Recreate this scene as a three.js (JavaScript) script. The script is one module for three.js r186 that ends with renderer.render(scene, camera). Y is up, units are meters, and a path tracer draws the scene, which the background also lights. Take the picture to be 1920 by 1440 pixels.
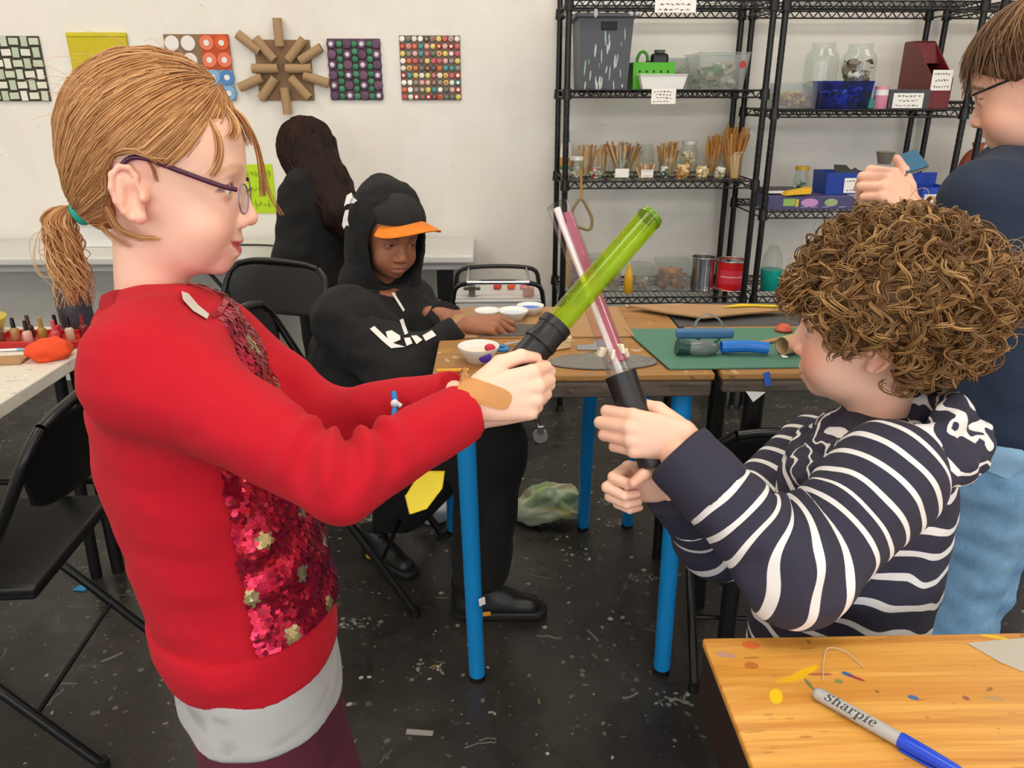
import * as THREE from 'three';
import { RoundedBoxGeometry } from 'three/addons/geometries/RoundedBoxGeometry.js';
import { mergeGeometries } from 'three/addons/utils/BufferGeometryUtils.js';
import { RectAreaLightUniformsLib } from 'three/addons/lights/RectAreaLightUniformsLib.js';
import { ImprovedNoise } from 'three/addons/math/ImprovedNoise.js';

// ---------------------------------------------------------------- camera, sky, light, exposure
const scene = new THREE.Scene();
const EYE = new THREE.Vector3(0, 1.33, 0), PITCH = 0.35953, YAW = 0.02618, FOCAL = 1450;
const camera = new THREE.PerspectiveCamera(2 * Math.atan(720 / FOCAL) * 180 / Math.PI, 4 / 3, 0.05, 60);
camera.position.copy(EYE);
camera.rotation.set(-PITCH, -YAW, 0, 'YXZ');
const renderer = new THREE.WebGLRenderer({ antialias: true });
renderer.toneMapping = THREE.LinearToneMapping;
renderer.toneMappingExposure = 1.0;
renderer.shadowMap.enabled = true;
RectAreaLightUniformsLib.init();
scene.background = new THREE.Color().setRGB(4.2, 4.4, 4.7);      // overcast daylight outside the window wall behind the viewer
const PANEL_POWER = 7;                                           // ceiling panels (built with their fittings below)

// ---------------------------------------------------------------- helpers
const V = (x, y, z) => new THREE.Vector3(x, y, z);
const camF = V(Math.sin(YAW) * Math.cos(PITCH), -Math.sin(PITCH), -Math.cos(YAW) * Math.cos(PITCH));
const camR = V(Math.cos(YAW), 0, Math.sin(YAW));
const camU = camR.clone().cross(camF);
// a place in the room seen in direction (x, y) of the photograph, d metres deep
const at = (x, y, d) => EYE.clone().addScaledVector(camF, d).addScaledVector(camR, (x - 960) / FOCAL * d).addScaledVector(camU, (720 - y) / FOCAL * d);
let seed = 12345;
const rnd = () => { seed = (seed * 1664525 + 1013904223) >>> 0; return seed / 4294967296; };
const rr = (a, b) => a + (b - a) * rnd();
const perlin = new ImprovedNoise();
const noise = (x, y, z) => perlin.noise(x, y, z);
const lerp = (a, b, t) => a + (b - a) * t;
const clamp = (x, a, b) => Math.min(b, Math.max(a, x));
const sstep = (a, b, x) => { const t = clamp((x - a) / (b - a), 0, 1); return t * t * (3 - 2 * t); };
const lin = h => { const c = new THREE.Color(h); return [c.r, c.g, c.b]; };

const taken = {};
function numbered(n) { const k = taken[n] = (taken[n] ?? -1) + 1; return k ? n + '_' + String(k).padStart(3, '0') : n; }
function shade(o) { o.castShadow = o.receiveShadow = true; return o; }
function thing(name, label, category, group, kind) {
  const g = new THREE.Group(); g.name = numbered(name); scene.add(g);
  g.userData = { label, category }; if (group) g.userData.group = group; if (kind) g.userData.kind = kind;
  return g;
}
function one(name, label, category, geo, mat, group) {
  const m = shade(new THREE.Mesh(geo, mat)); m.name = numbered(name); scene.add(m);
  m.userData = { label, category }; if (group) m.userData.group = group;
  return m;
}
function struct(name, geo, mat, label, category) {
  const m = shade(new THREE.Mesh(geo, mat)); m.name = name; scene.add(m);
  m.userData = { kind: 'structure', label, category: category || name.split('_')[0] };
  return m;
}
function part(parent, name, geo, mat, label, kind) {
  const m = shade(new THREE.Mesh(geo, mat)); m.name = name; parent.add(m);
  if (label) m.userData.label = label; if (kind) m.userData.kind = kind;
  return m;
}
function merge(list) {
  const out = list.map(g => { const h = g.index ? g.toNonIndexed() : g.clone(); for (const k of Object.keys(h.attributes)) if (!['position', 'normal', 'uv'].includes(k)) h.deleteAttribute(k); if (!h.attributes.uv) h.setAttribute('uv', new THREE.BufferAttribute(new Float32Array(h.attributes.position.count * 2), 2)); return h; });
  return mergeGeometries(out);
}
const E3 = new THREE.Euler(), Q = new THREE.Quaternion(), M4 = new THREE.Matrix4();
function tr(g, x = 0, y = 0, z = 0, rx = 0, ry = 0, rz = 0, s = 1) {
  M4.compose(V(x, y, z), Q.setFromEuler(E3.set(rx, ry, rz)), Array.isArray(s) ? V(...s) : V(s, s, s));
  return g.applyMatrix4(M4);
}
const box = (w, h, d, r = 0.003, seg = 1) => r > 0 ? new RoundedBoxGeometry(w, h, d, seg, Math.min(r, w / 2.01, h / 2.01, d / 2.01)) : new THREE.BoxGeometry(w, h, d);
const boxAt = (x0, x1, y0, y1, z0, z1, r = 0.003) => tr(box(x1 - x0, y1 - y0, z1 - z0, r), (x0 + x1) / 2, (y0 + y1) / 2, (z0 + z1) / 2);
const cyl = (r0, r1, h, n = 20, open = false) => new THREE.CylinderGeometry(r1, r0, h, n, 1, open);
const lathe = (pts, n = 24) => new THREE.LatheGeometry(pts.map(p => new THREE.Vector2(p[0], p[1])), n);
function rod(a, b, r0, r1 = r0, n = 10) {
  const d = b.clone().sub(a), g = cyl(r0, r1, d.length(), n);
  g.applyQuaternion(Q.setFromUnitVectors(V(0, 1, 0), d.normalize()));
  return g.translate((a.x + b.x) / 2, (a.y + b.y) / 2, (a.z + b.z) / 2);
}
const tube = (pts, r, seg = 24, n = 8, closed = false) => new THREE.TubeGeometry(new THREE.CatmullRomCurve3(pts, closed), seg, r, n, closed);
function prism(pts, depth, bevel = 0) {                              // outline in x/y, thickness along z, centred
  const s = new THREE.Shape(pts.map(p => new THREE.Vector2(p[0], p[1])));
  return new THREE.ExtrudeGeometry(s, { depth, bevelEnabled: bevel > 0, bevelThickness: bevel, bevelSize: bevel, bevelSegments: 1, curveSegments: 6 }).translate(0, 0, -depth / 2);
}
// ---------------------------------------------------------------- materials and computed textures
const mats = {};
function M(color, rough = 0.6, metal = 0, extra) {
  const k = JSON.stringify([color, rough, metal, extra ?? 0]);
  if (!extra && mats[k]) return mats[k];
  const c = Array.isArray(color) ? new THREE.Color().setRGB(...color) : new THREE.Color(color);
  const m = extra && (extra.transmission || extra.clearcoat || extra.sheen) ? new THREE.MeshPhysicalMaterial({ color: c, roughness: rough, metalness: metal, ...extra }) : new THREE.MeshStandardMaterial({ color: c, roughness: rough, metalness: metal, ...extra });
  if (!extra) mats[k] = m;
  return m;
}
function canvasTex(w, h, draw, srgb = true) {
  const c = document.createElement('canvas'); c.width = w; c.height = h;
  draw(c.getContext('2d'), w, h);
  const t = new THREE.CanvasTexture(c); if (srgb) t.colorSpace = THREE.SRGBColorSpace;
  t.wrapS = t.wrapT = THREE.RepeatWrapping; t.magFilter = THREE.LinearFilter; return t;
}
function noiseTex(n, fn) {                                           // grey data texture for relief
  const d = new Uint8Array(n * n * 4);
  for (let j = 0; j < n; j++) for (let i = 0; i < n; i++) { const v = clamp(fn(i / n, j / n), 0, 1) * 255, k = (j * n + i) * 4; d[k] = d[k + 1] = d[k + 2] = v; d[k + 3] = 255; }
  const t = new THREE.DataTexture(d, n, n); t.wrapS = t.wrapT = THREE.RepeatWrapping; t.magFilter = THREE.LinearFilter; t.minFilter = THREE.LinearMipmapLinearFilter; t.generateMipmaps = true; t.needsUpdate = true; return t;
}
const grain = noiseTex(256, (u, v) => 0.5 + 0.25 * noise(u * 64, v * 64, 3) + 0.35 * (rnd() - 0.5));
const weaveTex = noiseTex(128, (u, v) => 0.5 + 0.25 * Math.sin(u * 2 * Math.PI * 32) * Math.sin(v * 2 * Math.PI * 32) + 0.2 * (rnd() - 0.5));
const black = M(0x131313, 0.38), blackMetal = M(0x101011, 0.32, 0.2), white = M(0xe9e8e4, 0.55), chrome = M(0xc8c8c8, 0.2, 1), cardboard = M(0xa8835a, 0.85);
const glassThin = M(0xf4f8f6, 0.06, 0, { transmission: 1, thickness: 0, ior: 1.45 });
const clearPlastic = M(0xeff2f1, 0.18, 0, { transmission: 0.92, thickness: 0, ior: 1.4 });
const paperWhite = M(0xeeeeea, 0.8);
function scribbled(lines, w = 128, h = 128, ink = '#55534f', paper = '#eeece6') {   // small hand-written card, unreadable in the photograph
  return new THREE.MeshStandardMaterial({ roughness: 0.8, map: canvasTex(w, h, (g, W, H) => {
    g.fillStyle = paper; g.fillRect(0, 0, W, H); g.strokeStyle = ink; g.lineWidth = H / 30;
    for (let l = 0; l < lines; l++) { const y = H * (0.2 + 0.62 * l / Math.max(1, lines - 1)); let x = W * rr(0.08, 0.2); while (x < W * rr(0.72, 0.92)) { g.beginPath(); g.moveTo(x, y); for (let k = 0; k < 4; k++) { x += W * 0.022; g.lineTo(x, y + H * rr(-0.05, 0.05)); } g.stroke(); x += W * 0.045; } }
  }) });
}
// ---------------------------------------------------------------- distance fields and their surfaces
function cap(a, b, r1, r2 = r1) {
  const bx = b.x - a.x, by = b.y - a.y, bz = b.z - a.z, il = 1 / (bx * bx + by * by + bz * bz + 1e-12), ax = a.x, ay = a.y, az = a.z, dr = r2 - r1;
  return (x, y, z) => { const px = x - ax, py = y - ay, pz = z - az; let h = (px * bx + py * by + pz * bz) * il; h = h < 0 ? 0 : h > 1 ? 1 : h; const qx = px - bx * h, qy = py - by * h, qz = pz - bz * h; return Math.sqrt(qx * qx + qy * qy + qz * qz) - r1 - dr * h; };
}
function ell(c, r, rot) {
  const [cx, cy, cz] = c, [ra, rb, rc] = r; let m = null;
  if (rot) m = new THREE.Matrix4().makeRotationFromEuler(new THREE.Euler(...rot)).transpose().elements;
  return (x, y, z) => {
    let px = x - cx, py = y - cy, pz = z - cz;
    if (m) { const X = m[0] * px + m[4] * py + m[8] * pz, Y = m[1] * px + m[5] * py + m[9] * pz; pz = m[2] * px + m[6] * py + m[10] * pz; px = X; py = Y; }
    const k0 = Math.sqrt((px / ra) ** 2 + (py / rb) ** 2 + (pz / rc) ** 2), k1 = Math.sqrt((px / ra / ra) ** 2 + (py / rb / rb) ** 2 + (pz / rc / rc) ** 2);
    return k1 < 1e-9 ? -Math.min(ra, rb, rc) : k0 * (k0 - 1) / k1;
  };
}
const half = (n, c) => { const l = n.length(), nx = n.x / l, ny = n.y / l, nz = n.z / l, o = nx * c.x + ny * c.y + nz * c.z; return (x, y, z) => nx * x + ny * y + nz * z - o; };   // negative behind the plane
class Field {
  constructor() { this.l = []; }
  add(f, k = 0) { this.l.push([0, f, k]); return this; }
  sub(f, k = 0) { this.l.push([1, f, k]); return this; }
  cut(f, k = 0) { this.l.push([2, f, k]); return this; }
  warp(f) { this.l.push([3, f, 0]); return this; }
  fn() {
    const l = this.l;
    return (x, y, z) => {
      let d = 1e3;
      for (let i = 0; i < l.length; i++) {
        const o = l[i][0], k = l[i][2]; let e = l[i][1](x, y, z);
        if (o === 0) { if (k > 0) { const h = Math.max(k - Math.abs(d - e), 0); d = Math.min(d, e) - h * h / (4 * k); } else if (e < d) d = e; }
        else if (o === 3) d += e;
        else { if (o === 1) e = -e; if (k > 0) { const h = Math.max(k - Math.abs(d - e), 0); d = Math.max(d, e) + h * h / (4 * k); } else if (e > d) d = e; }
      }
      return d;
    };
  }
}
// secs: [height, forward, right, half-depth, half-width]; a trunk of elliptic slices round `frame` {o, f, r}
function loft(frame, secs, round = 0.02) {
  const n = secs.length, { o, f, r } = frame, s = [...secs].sort((a, b) => a[0] - b[0]);
  return (x, y, z) => {
    const dx = x - o.x, dz = z - o.z, F = dx * f.x + dz * f.z, R = dx * r.x + dz * r.z, h = y - o.y;
    let i = 0; while (i < n - 2 && h > s[i + 1][0]) i++;
    const A = s[i], B = s[i + 1]; let t = clamp((h - A[0]) / (B[0] - A[0]), 0, 1); t = t * t * (3 - 2 * t) * 0.5 + t * 0.5;
    const a = lerp(A[3], B[3], t), b = lerp(A[4], B[4], t), u = (F - lerp(A[1], B[1], t)) / a, v = (R - lerp(A[2], B[2], t)) / b;
    const k0 = Math.sqrt(u * u + v * v), k1 = Math.sqrt((u / a) ** 2 + (v / b) ** 2);
    const e = k1 < 1e-9 ? -Math.min(a, b) : k0 * (k0 - 1) / k1, c = Math.max(s[0][0] - h, h - s[n - 1][0]);
    const q = Math.max(round - Math.abs(e - c), 0); return Math.max(e, c) + q * q / (4 * round);
  };
}
function surf(f, lo, hi, cell, opt = {}) {                           // surface nets, then one step onto the surface
  const nx = Math.ceil((hi.x - lo.x) / cell) + 2, ny = Math.ceil((hi.y - lo.y) / cell) + 2, nz = Math.ceil((hi.z - lo.z) / cell) + 2, sx = ny * nz, val = new Float32Array(nx * sx).fill(1), B = 4, reach = cell * B * 0.87 * (opt.safe || 1.5);
  for (let i = 0; i < nx; i += B) for (let j = 0; j < ny; j += B) for (let k = 0; k < nz; k += B) {
    const d = f(lo.x + (i + 1.5) * cell, lo.y + (j + 1.5) * cell, lo.z + (k + 1.5) * cell), I = Math.min(i + B, nx), J = Math.min(j + B, ny), K = Math.min(k + B, nz);
    const near = Math.abs(d) < reach;
    for (let a = i; a < I; a++) for (let b = j; b < J; b++) for (let c = k; c < K; c++) val[a * sx + b * nz + c] = near ? f(lo.x + a * cell, lo.y + b * cell, lo.z + c * cell) : d;
  }
  const id = new Int32Array(nx * sx).fill(-1), P = [], idx = [], C = [[0, 0, 0], [1, 0, 0], [0, 1, 0], [1, 1, 0], [0, 0, 1], [1, 0, 1], [0, 1, 1], [1, 1, 1]], ED = [[0, 1], [2, 3], [4, 5], [6, 7], [0, 2], [1, 3], [4, 6], [5, 7], [0, 4], [1, 5], [2, 6], [3, 7]], v = new Float32Array(8);
  for (let i = 0; i < nx - 1; i++) for (let j = 0; j < ny - 1; j++) for (let k = 0; k < nz - 1; k++) {
    let m = 0; for (let c = 0; c < 8; c++) { v[c] = val[(i + C[c][0]) * sx + (j + C[c][1]) * nz + k + C[c][2]]; if (v[c] < 0) m |= 1 << c; }
    if (m === 0 || m === 255) continue;
    let x = 0, y = 0, z = 0, n = 0;
    for (const [a, b] of ED) if ((v[a] < 0) !== (v[b] < 0)) { const t = v[a] / (v[a] - v[b]); x += lerp(C[a][0], C[b][0], t); y += lerp(C[a][1], C[b][1], t); z += lerp(C[a][2], C[b][2], t); n++; }
    id[i * sx + j * nz + k] = P.length / 3; P.push(lo.x + (i + x / n) * cell, lo.y + (j + y / n) * cell, lo.z + (k + z / n) * cell);
  }
  const quad = (a, b, c, d, flip) => { if (a < 0 || b < 0 || c < 0 || d < 0) return; flip ? idx.push(a, b, c, a, c, d) : idx.push(a, c, b, a, d, c); };
  for (let i = 1; i < nx - 1; i++) for (let j = 1; j < ny - 1; j++) for (let k = 1; k < nz - 1; k++) {
    const o = i * sx + j * nz + k, s = val[o] < 0;
    if (s !== (val[o + sx] < 0)) quad(id[o], id[o - nz], id[o - nz - 1], id[o - 1], s);
    if (s !== (val[o + nz] < 0)) quad(id[o], id[o - 1], id[o - sx - 1], id[o - sx], s);
    if (s !== (val[o + 1] < 0)) quad(id[o], id[o - sx], id[o - sx - nz], id[o - nz], s);
  }
  const N = new Float32Array(P.length), e = cell * 0.5, col = opt.color ? new Float32Array(P.length) : null, uv = new Float32Array(P.length / 3 * 2);
  for (let q = 0; q < P.length; q += 3) {
    let x = P[q], y = P[q + 1], z = P[q + 2], gx, gy, gz, l;
    for (let it = 0; it < 2; it++) {
      gx = f(x + e, y, z) - f(x - e, y, z); gy = f(x, y + e, z) - f(x, y - e, z); gz = f(x, y, z + e) - f(x, y, z - e); l = Math.hypot(gx, gy, gz) || 1;
      if (!it) { const d = clamp(f(x, y, z), -cell * 0.5, cell * 0.5); x -= gx / l * d; y -= gy / l * d; z -= gz / l * d; }
    }
    P[q] = x; P[q + 1] = y; P[q + 2] = z; N[q] = gx / l; N[q + 1] = gy / l; N[q + 2] = gz / l;
    if (col) { const c = opt.color(x, y, z, gx / l, gy / l, gz / l); col[q] = c[0]; col[q + 1] = c[1]; col[q + 2] = c[2]; }
    if (opt.uv) { const c = opt.uv(x, y, z); uv[q / 3 * 2] = c[0]; uv[q / 3 * 2 + 1] = c[1]; } else { uv[q / 3 * 2] = x + z * 0.7; uv[q / 3 * 2 + 1] = y + z * 0.3; }
  }
  const g = new THREE.BufferGeometry();
  g.setAttribute('position', new THREE.Float32BufferAttribute(P, 3)); g.setAttribute('normal', new THREE.BufferAttribute(N, 3)); g.setAttribute('uv', new THREE.BufferAttribute(uv, 2));
  if (col) g.setAttribute('color', new THREE.BufferAttribute(col, 3));
  g.setIndex(idx); return g;
}
function bounds(pts, pad) { const b = new THREE.Box3().setFromPoints(pts); b.expandByScalar(pad); return [b.min, b.max]; }
const tint = (g, c) => { const n = g.attributes.position.count, a = new Float32Array(n * 3); for (let i = 0; i < n; i++) a.set(c, i * 3); g.setAttribute('color', new THREE.BufferAttribute(a, 3)); return g; };
function joinColored(list) {
  return mergeGeometries(list.map(g => { const h = g.index ? g.toNonIndexed() : g; for (const k of Object.keys(h.attributes)) if (!['position', 'normal', 'uv', 'color'].includes(k)) h.deleteAttribute(k); return h; }));
}
// a flat outline wrapped onto a field: drop each point along `dir`, lift it by `up`
function wrap(f, o, u, v, dir, outline, up = 0.0015, level = 3, uvScale = 0) {
  const s = new THREE.Shape(outline.map(p => new THREE.Vector2(p[0], p[1])));
  let g = new THREE.ShapeGeometry(s).toNonIndexed(), a = [...g.attributes.position.array];
  for (let k = 0; k < level; k++) { const b = []; for (let i = 0; i < a.length; i += 9) { const p = [0, 3, 6].map(q => [a[i + q], a[i + q + 1]]), m = [[0, 1], [1, 2], [2, 0]].map(([s, t]) => [(p[s][0] + p[t][0]) / 2, (p[s][1] + p[t][1]) / 2]); for (const [A, B, C] of [[p[0], m[0], m[2]], [m[0], p[1], m[1]], [m[2], m[1], p[2]], [m[0], m[1], m[2]]]) b.push(A[0], A[1], 0, B[0], B[1], 0, C[0], C[1], 0); } a = b; }
  const uv = [];
  for (let i = 0; i < a.length; i += 3) {
    uv.push(a[i], a[i + 1]);
    const p = o.clone().addScaledVector(u, a[i]).addScaledVector(v, a[i + 1]); let t = 0;
    for (let k = 0; k < 40; k++) { const d = f(p.x, p.y, p.z) - up; if (Math.abs(d) < 2e-4) break; p.addScaledVector(dir, d * 0.8); t += d * 0.8; if (t > 0.25) break; }
    a[i] = p.x; a[i + 1] = p.y; a[i + 2] = p.z;
  }
  g = new THREE.BufferGeometry(); g.setAttribute('position', new THREE.Float32BufferAttribute(a, 3)); g.setAttribute('uv', new THREE.Float32BufferAttribute(uv, 2)); g.computeVertexNormals(); return g;
}
// ---------------------------------------------------------------- the room
const XL = -3.4, XR = 4.0, ZB = -3.65, ZF = 3.4, CEIL = 3.0;
const floorMap = canvasTex(2048, 2048, (g, W) => {
  g.fillStyle = '#312e2a'; g.fillRect(0, 0, W, W);
  for (let i = 0; i < 900; i++) { g.fillStyle = `rgba(${rnd() < 0.5 ? '20,19,17' : '70,65,58'},${rr(0.05, 0.16)})`; g.beginPath(); g.ellipse(rr(0, W), rr(0, W), rr(20, 160), rr(10, 70), rr(0, 3), 0, 7); g.fill(); }
  for (let i = 0; i < 5200; i++) { const v = rr(90, 205) | 0; g.fillStyle = `rgba(${v},${v - 4},${v - 14},${rr(0.25, 0.95)})`; const x = rr(0, W), y = rr(0, W), s = Math.pow(rnd(), 3) * 6 + 0.9; g.beginPath(); g.ellipse(x, y, s, s * rr(0.4, 1), rr(0, 3), 0, 7); g.fill(); }
  for (let i = 0; i < 260; i++) {                                      // dried paint drips and scraped flakes
    const v = rr(110, 190) | 0; g.fillStyle = g.strokeStyle = `rgba(${v},${v},${v - 8},${rr(0.2, 0.75)})`; g.lineWidth = rr(1.5, 7); const x = rr(0, W), y = rr(0, W), a = rnd() < 0.6 ? rr(-0.3, 0.3) : rr(0, 6), n = 2 + rnd() * 4; g.beginPath(); g.moveTo(x, y);
    let px = x, py = y; for (let k = 0; k < n; k++) { px += Math.cos(a + rr(-0.7, 0.7)) * rr(4, 16); py += Math.sin(a + rr(-0.7, 0.7)) * rr(4, 14); g.lineTo(px, py); } g.stroke();
  }
  for (let i = 0; i < 60; i++) { const cx = rr(0, W), cy = rr(0, W); for (let k = 0; k < 26; k++) { const v = rr(130, 200) | 0; g.fillStyle = `rgba(${v},${v},${v - 10},${rr(0.3, 0.8)})`; g.beginPath(); g.ellipse(cx + rr(-34, 34), cy + rr(-20, 20), rr(1, 7), rr(1, 4), rr(0, 3), 0, 7); g.fill(); } }
  for (let i = 0; i < 90; i++) { g.fillStyle = ['rgba(150,40,60,.35)', 'rgba(200,170,60,.4)', 'rgba(70,120,150,.35)', 'rgba(120,140,70,.35)'][i % 4]; g.beginPath(); g.ellipse(rr(0, W), rr(0, W), rr(2, 12), rr(1, 5), rr(0, 3), 0, 7); g.fill(); }
});
floorMap.repeat.set(0.42, 0.42);
const floorRough = noiseTex(256, (u, v) => 0.62 + 0.3 * noise(u * 8, v * 8, 1) + 0.2 * noise(u * 40, v * 40, 7)); floorRough.repeat.set(0.5, 0.5);
const floorMat = new THREE.MeshStandardMaterial({ map: floorMap, roughness: 0.55, roughnessMap: floorRough, bumpMap: grain, bumpScale: 0.0006 });
function metreUV(g, ax = 'x', ay = 'z') { const p = g.attributes.position, uv = g.attributes.uv; for (let i = 0; i < p.count; i++) uv.setXY(i, ax === 'x' ? p.getX(i) : p.getZ(i), ay === 'z' ? p.getZ(i) : p.getY(i)); return g; }
struct('floor', metreUV(boxAt(XL, XR, -0.12, 0, ZB, ZF, 0)), floorMat, 'black painted concrete floor flecked with dried paint', 'floor');
const wallMap = canvasTex(1024, 1024, (g, W) => {
  g.fillStyle = '#ebe7de'; g.fillRect(0, 0, W, W);
  for (let i = 0; i < 260; i++) { g.fillStyle = `rgba(${rnd() < 0.5 ? '216,211,200' : '244,242,238'},${rr(0.04, 0.12)})`; g.beginPath(); g.ellipse(rr(0, W), rr(0, W), rr(20, 120), rr(10, 60), rr(0, 3), 0, 7); g.fill(); }
  for (let i = 0; i < 70; i++) { g.strokeStyle = `rgba(150,146,138,${rr(0.1, 0.4)})`; g.lineWidth = rr(0.6, 1.6); const x = rr(0, W), y = rr(0, W); g.beginPath(); g.moveTo(x, y); g.lineTo(x + rr(-14, 14), y + rr(-8, 8)); g.stroke(); }
});
wallMap.repeat.set(0.4, 0.4);
const wallMat = new THREE.MeshStandardMaterial({ map: wallMap, roughness: 0.75, bumpMap: grain, bumpScale: 0.0005 });
struct('wall_back', metreUV(boxAt(XL - 0.15, XR + 0.15, 0, CEIL, ZB - 0.15, ZB, 0), 'x', 'y'), wallMat, 'white painted wall with small scuffs behind the shelves', 'wall');
struct('wall_left', metreUV(boxAt(XL - 0.15, XL, 0, CEIL, ZB, ZF, 0), 'z', 'y'), wallMat, 'white side wall left of the picture', 'wall');
struct('wall_right', metreUV(boxAt(XR, XR + 0.15, 0, CEIL, ZB, ZF, 0), 'z', 'y'), wallMat, 'white side wall right of the picture', 'wall');
const wins = [[-2.9, -0.9], [-0.5, 1.5], [1.9, 3.7]], wy0 = 0.75, wy1 = 2.55;
const frontBits = [boxAt(XL - 0.15, XR + 0.15, 0, wy0, ZF, ZF + 0.15, 0), boxAt(XL - 0.15, XR + 0.15, wy1, CEIL, ZF, ZF + 0.15, 0)];
let wx = XL - 0.15; for (const [a, b] of wins) { frontBits.push(boxAt(wx, a, wy0, wy1, ZF, ZF + 0.15, 0)); wx = b; } frontBits.push(boxAt(wx, XR + 0.15, wy0, wy1, ZF, ZF + 0.15, 0));
struct('wall_front', metreUV(merge(frontBits), 'x', 'y'), wallMat, 'white window wall behind the viewer', 'wall');
wins.forEach(([a, b], i) => {
  const fr = merge([boxAt(a, b, wy0, wy0 + 0.05, ZF + 0.03, ZF + 0.1), boxAt(a, b, wy1 - 0.05, wy1, ZF + 0.03, ZF + 0.1), boxAt(a, a + 0.05, wy0, wy1, ZF + 0.03, ZF + 0.1), boxAt(b - 0.05, b, wy0, wy1, ZF + 0.03, ZF + 0.1), boxAt((a + b) / 2 - 0.025, (a + b) / 2 + 0.025, wy0, wy1, ZF + 0.03, ZF + 0.1)]);
  const w = struct('window_' + (i + 1), fr, M(0x2c2c2e, 0.5), 'dark framed shop window behind the viewer', 'window');
  part(w, 'pane', boxAt(a + 0.05, b - 0.05, wy0 + 0.05, wy1 - 0.05, ZF + 0.06, ZF + 0.064, 0), M(0xffffff, 0.0, 0, { transmission: 1, thickness: 0, ior: 1.1 }));
});
struct('ceiling', boxAt(XL - 0.15, XR + 0.15, CEIL, CEIL + 0.12, ZB - 0.15, ZF + 0.15, 0), M(0xe6e4de, 0.8), 'white ceiling above the picture', 'ceiling');
const panelMat = new THREE.MeshStandardMaterial({ color: 0xf4f4f0, emissive: 0xfff4e6, emissiveIntensity: 2.2, roughness: 0.6 });
for (const x of [-2.1, 0.3, 2.7]) for (const z of [-2.35, -0.2, 2.0]) {
  const t = thing('ceiling_light', 'white rectangular panel lamp set on the ceiling', 'lamp', 'panel lamps on the ceiling');
  part(t, 'frame', merge([boxAt(x - 0.62, x + 0.62, CEIL - 0.05, CEIL, z - 0.32, z - 0.3), boxAt(x - 0.62, x + 0.62, CEIL - 0.05, CEIL, z + 0.3, z + 0.32), boxAt(x - 0.62, x - 0.6, CEIL - 0.05, CEIL, z - 0.32, z + 0.32), boxAt(x + 0.6, x + 0.62, CEIL - 0.05, CEIL, z - 0.32, z + 0.32)]), M(0xdddddd, 0.5));
  part(t, 'diffuser', boxAt(x - 0.6, x + 0.6, CEIL - 0.03, CEIL - 0.002, z - 0.3, z + 0.3, 0), panelMat);
  const L = new THREE.RectAreaLight(0xfff3e4, PANEL_POWER, 1.2, 0.6); L.position.set(x, CEIL - 0.04, z); L.rotation.x = -Math.PI / 2; scene.add(L);
}
// ---------------------------------------------------------------- steel wire shelving along the wall
function wireShelf(w, d) {                                             // one shelf, its top at y = 0
  const g = [];
  for (const z of [0, -d]) {
    for (const y of [-0.004, -0.03]) g.push(rod(V(0, y, z), V(w, y, z), 0.0035, 0.0035, 6));
    for (let x = 0; x < w - 0.02; x += 0.04) { g.push(rod(V(x, -0.004, z), V(x + 0.02, -0.03, z), 0.0028, 0.0028, 4)); g.push(rod(V(x + 0.02, -0.03, z), V(Math.min(w, x + 0.04), -0.004, z), 0.0028, 0.0028, 4)); }
  }
  for (const x of [0, w]) for (const y of [-0.004, -0.03]) g.push(rod(V(x, y, 0), V(x, y, -d), 0.0035, 0.0035, 6));
  for (const z of [-d * 0.33, -d * 0.66]) g.push(rod(V(0, -0.01, z), V(w, -0.01, z), 0.003, 0.003, 5));
  for (let x = 0.02; x < w; x += 0.024) g.push(rod(V(x, -0.002, 0), V(x, -0.002, -d), 0.0018, 0.0018, 4));
  for (const x of [0, w]) for (const z of [0, -d]) g.push(tr(cyl(0.02, 0.017, 0.04, 12), x, -0.018, z));
  return merge(g);
}
function post(h) {
  const pts = []; for (let y = 0; y < h; y += 0.0254) pts.push([0.0125, y], [0.0125, Math.min(h, y + 0.021)], [0.0112, Math.min(h, y + 0.0232)]);
  return lathe([[0, 0], ...pts, [0.0125, h], [0, h]], 10);
}
const SF = -3.2, SD = 0.4, postGeo = post(1.86);
function rack(x0, x1, levels, label) {
  const t = thing('wire_shelving_unit', label, 'shelving', 'black wire shelving units along the wall');
  for (const x of [x0, x1]) for (const z of [SF, SF - SD]) { const p = part(t, 'post', postGeo, blackMetal); p.position.set(x, 0, z); part(p, 'foot', tr(cyl(0.02, 0.014, 0.02, 10), 0, 0.011, 0), black); }
  const g = wireShelf(x1 - x0, SD); for (const y of levels) part(t, 'shelf', g, blackMetal).position.set(x0, y, SF);
  return t;
}
const A2 = 1.345, A3 = 1.0, A4 = 0.52, AT = 1.66, B2 = 1.272, B3 = 0.878;
rack(0.297, 1.072, [0.12, A4, A3, A2, AT], 'black wire shelving unit holding the grey tote and wooden craft sticks');
rack(1.118, 1.878, [0.12, A4, B3, B2, AT], 'black wire shelving unit holding the maroon file holder and big jars');
rack(1.955, 2.72, [0.12, 0.5, 0.92, 1.3, AT], 'black wire shelving unit behind the child in the navy shirt');

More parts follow.
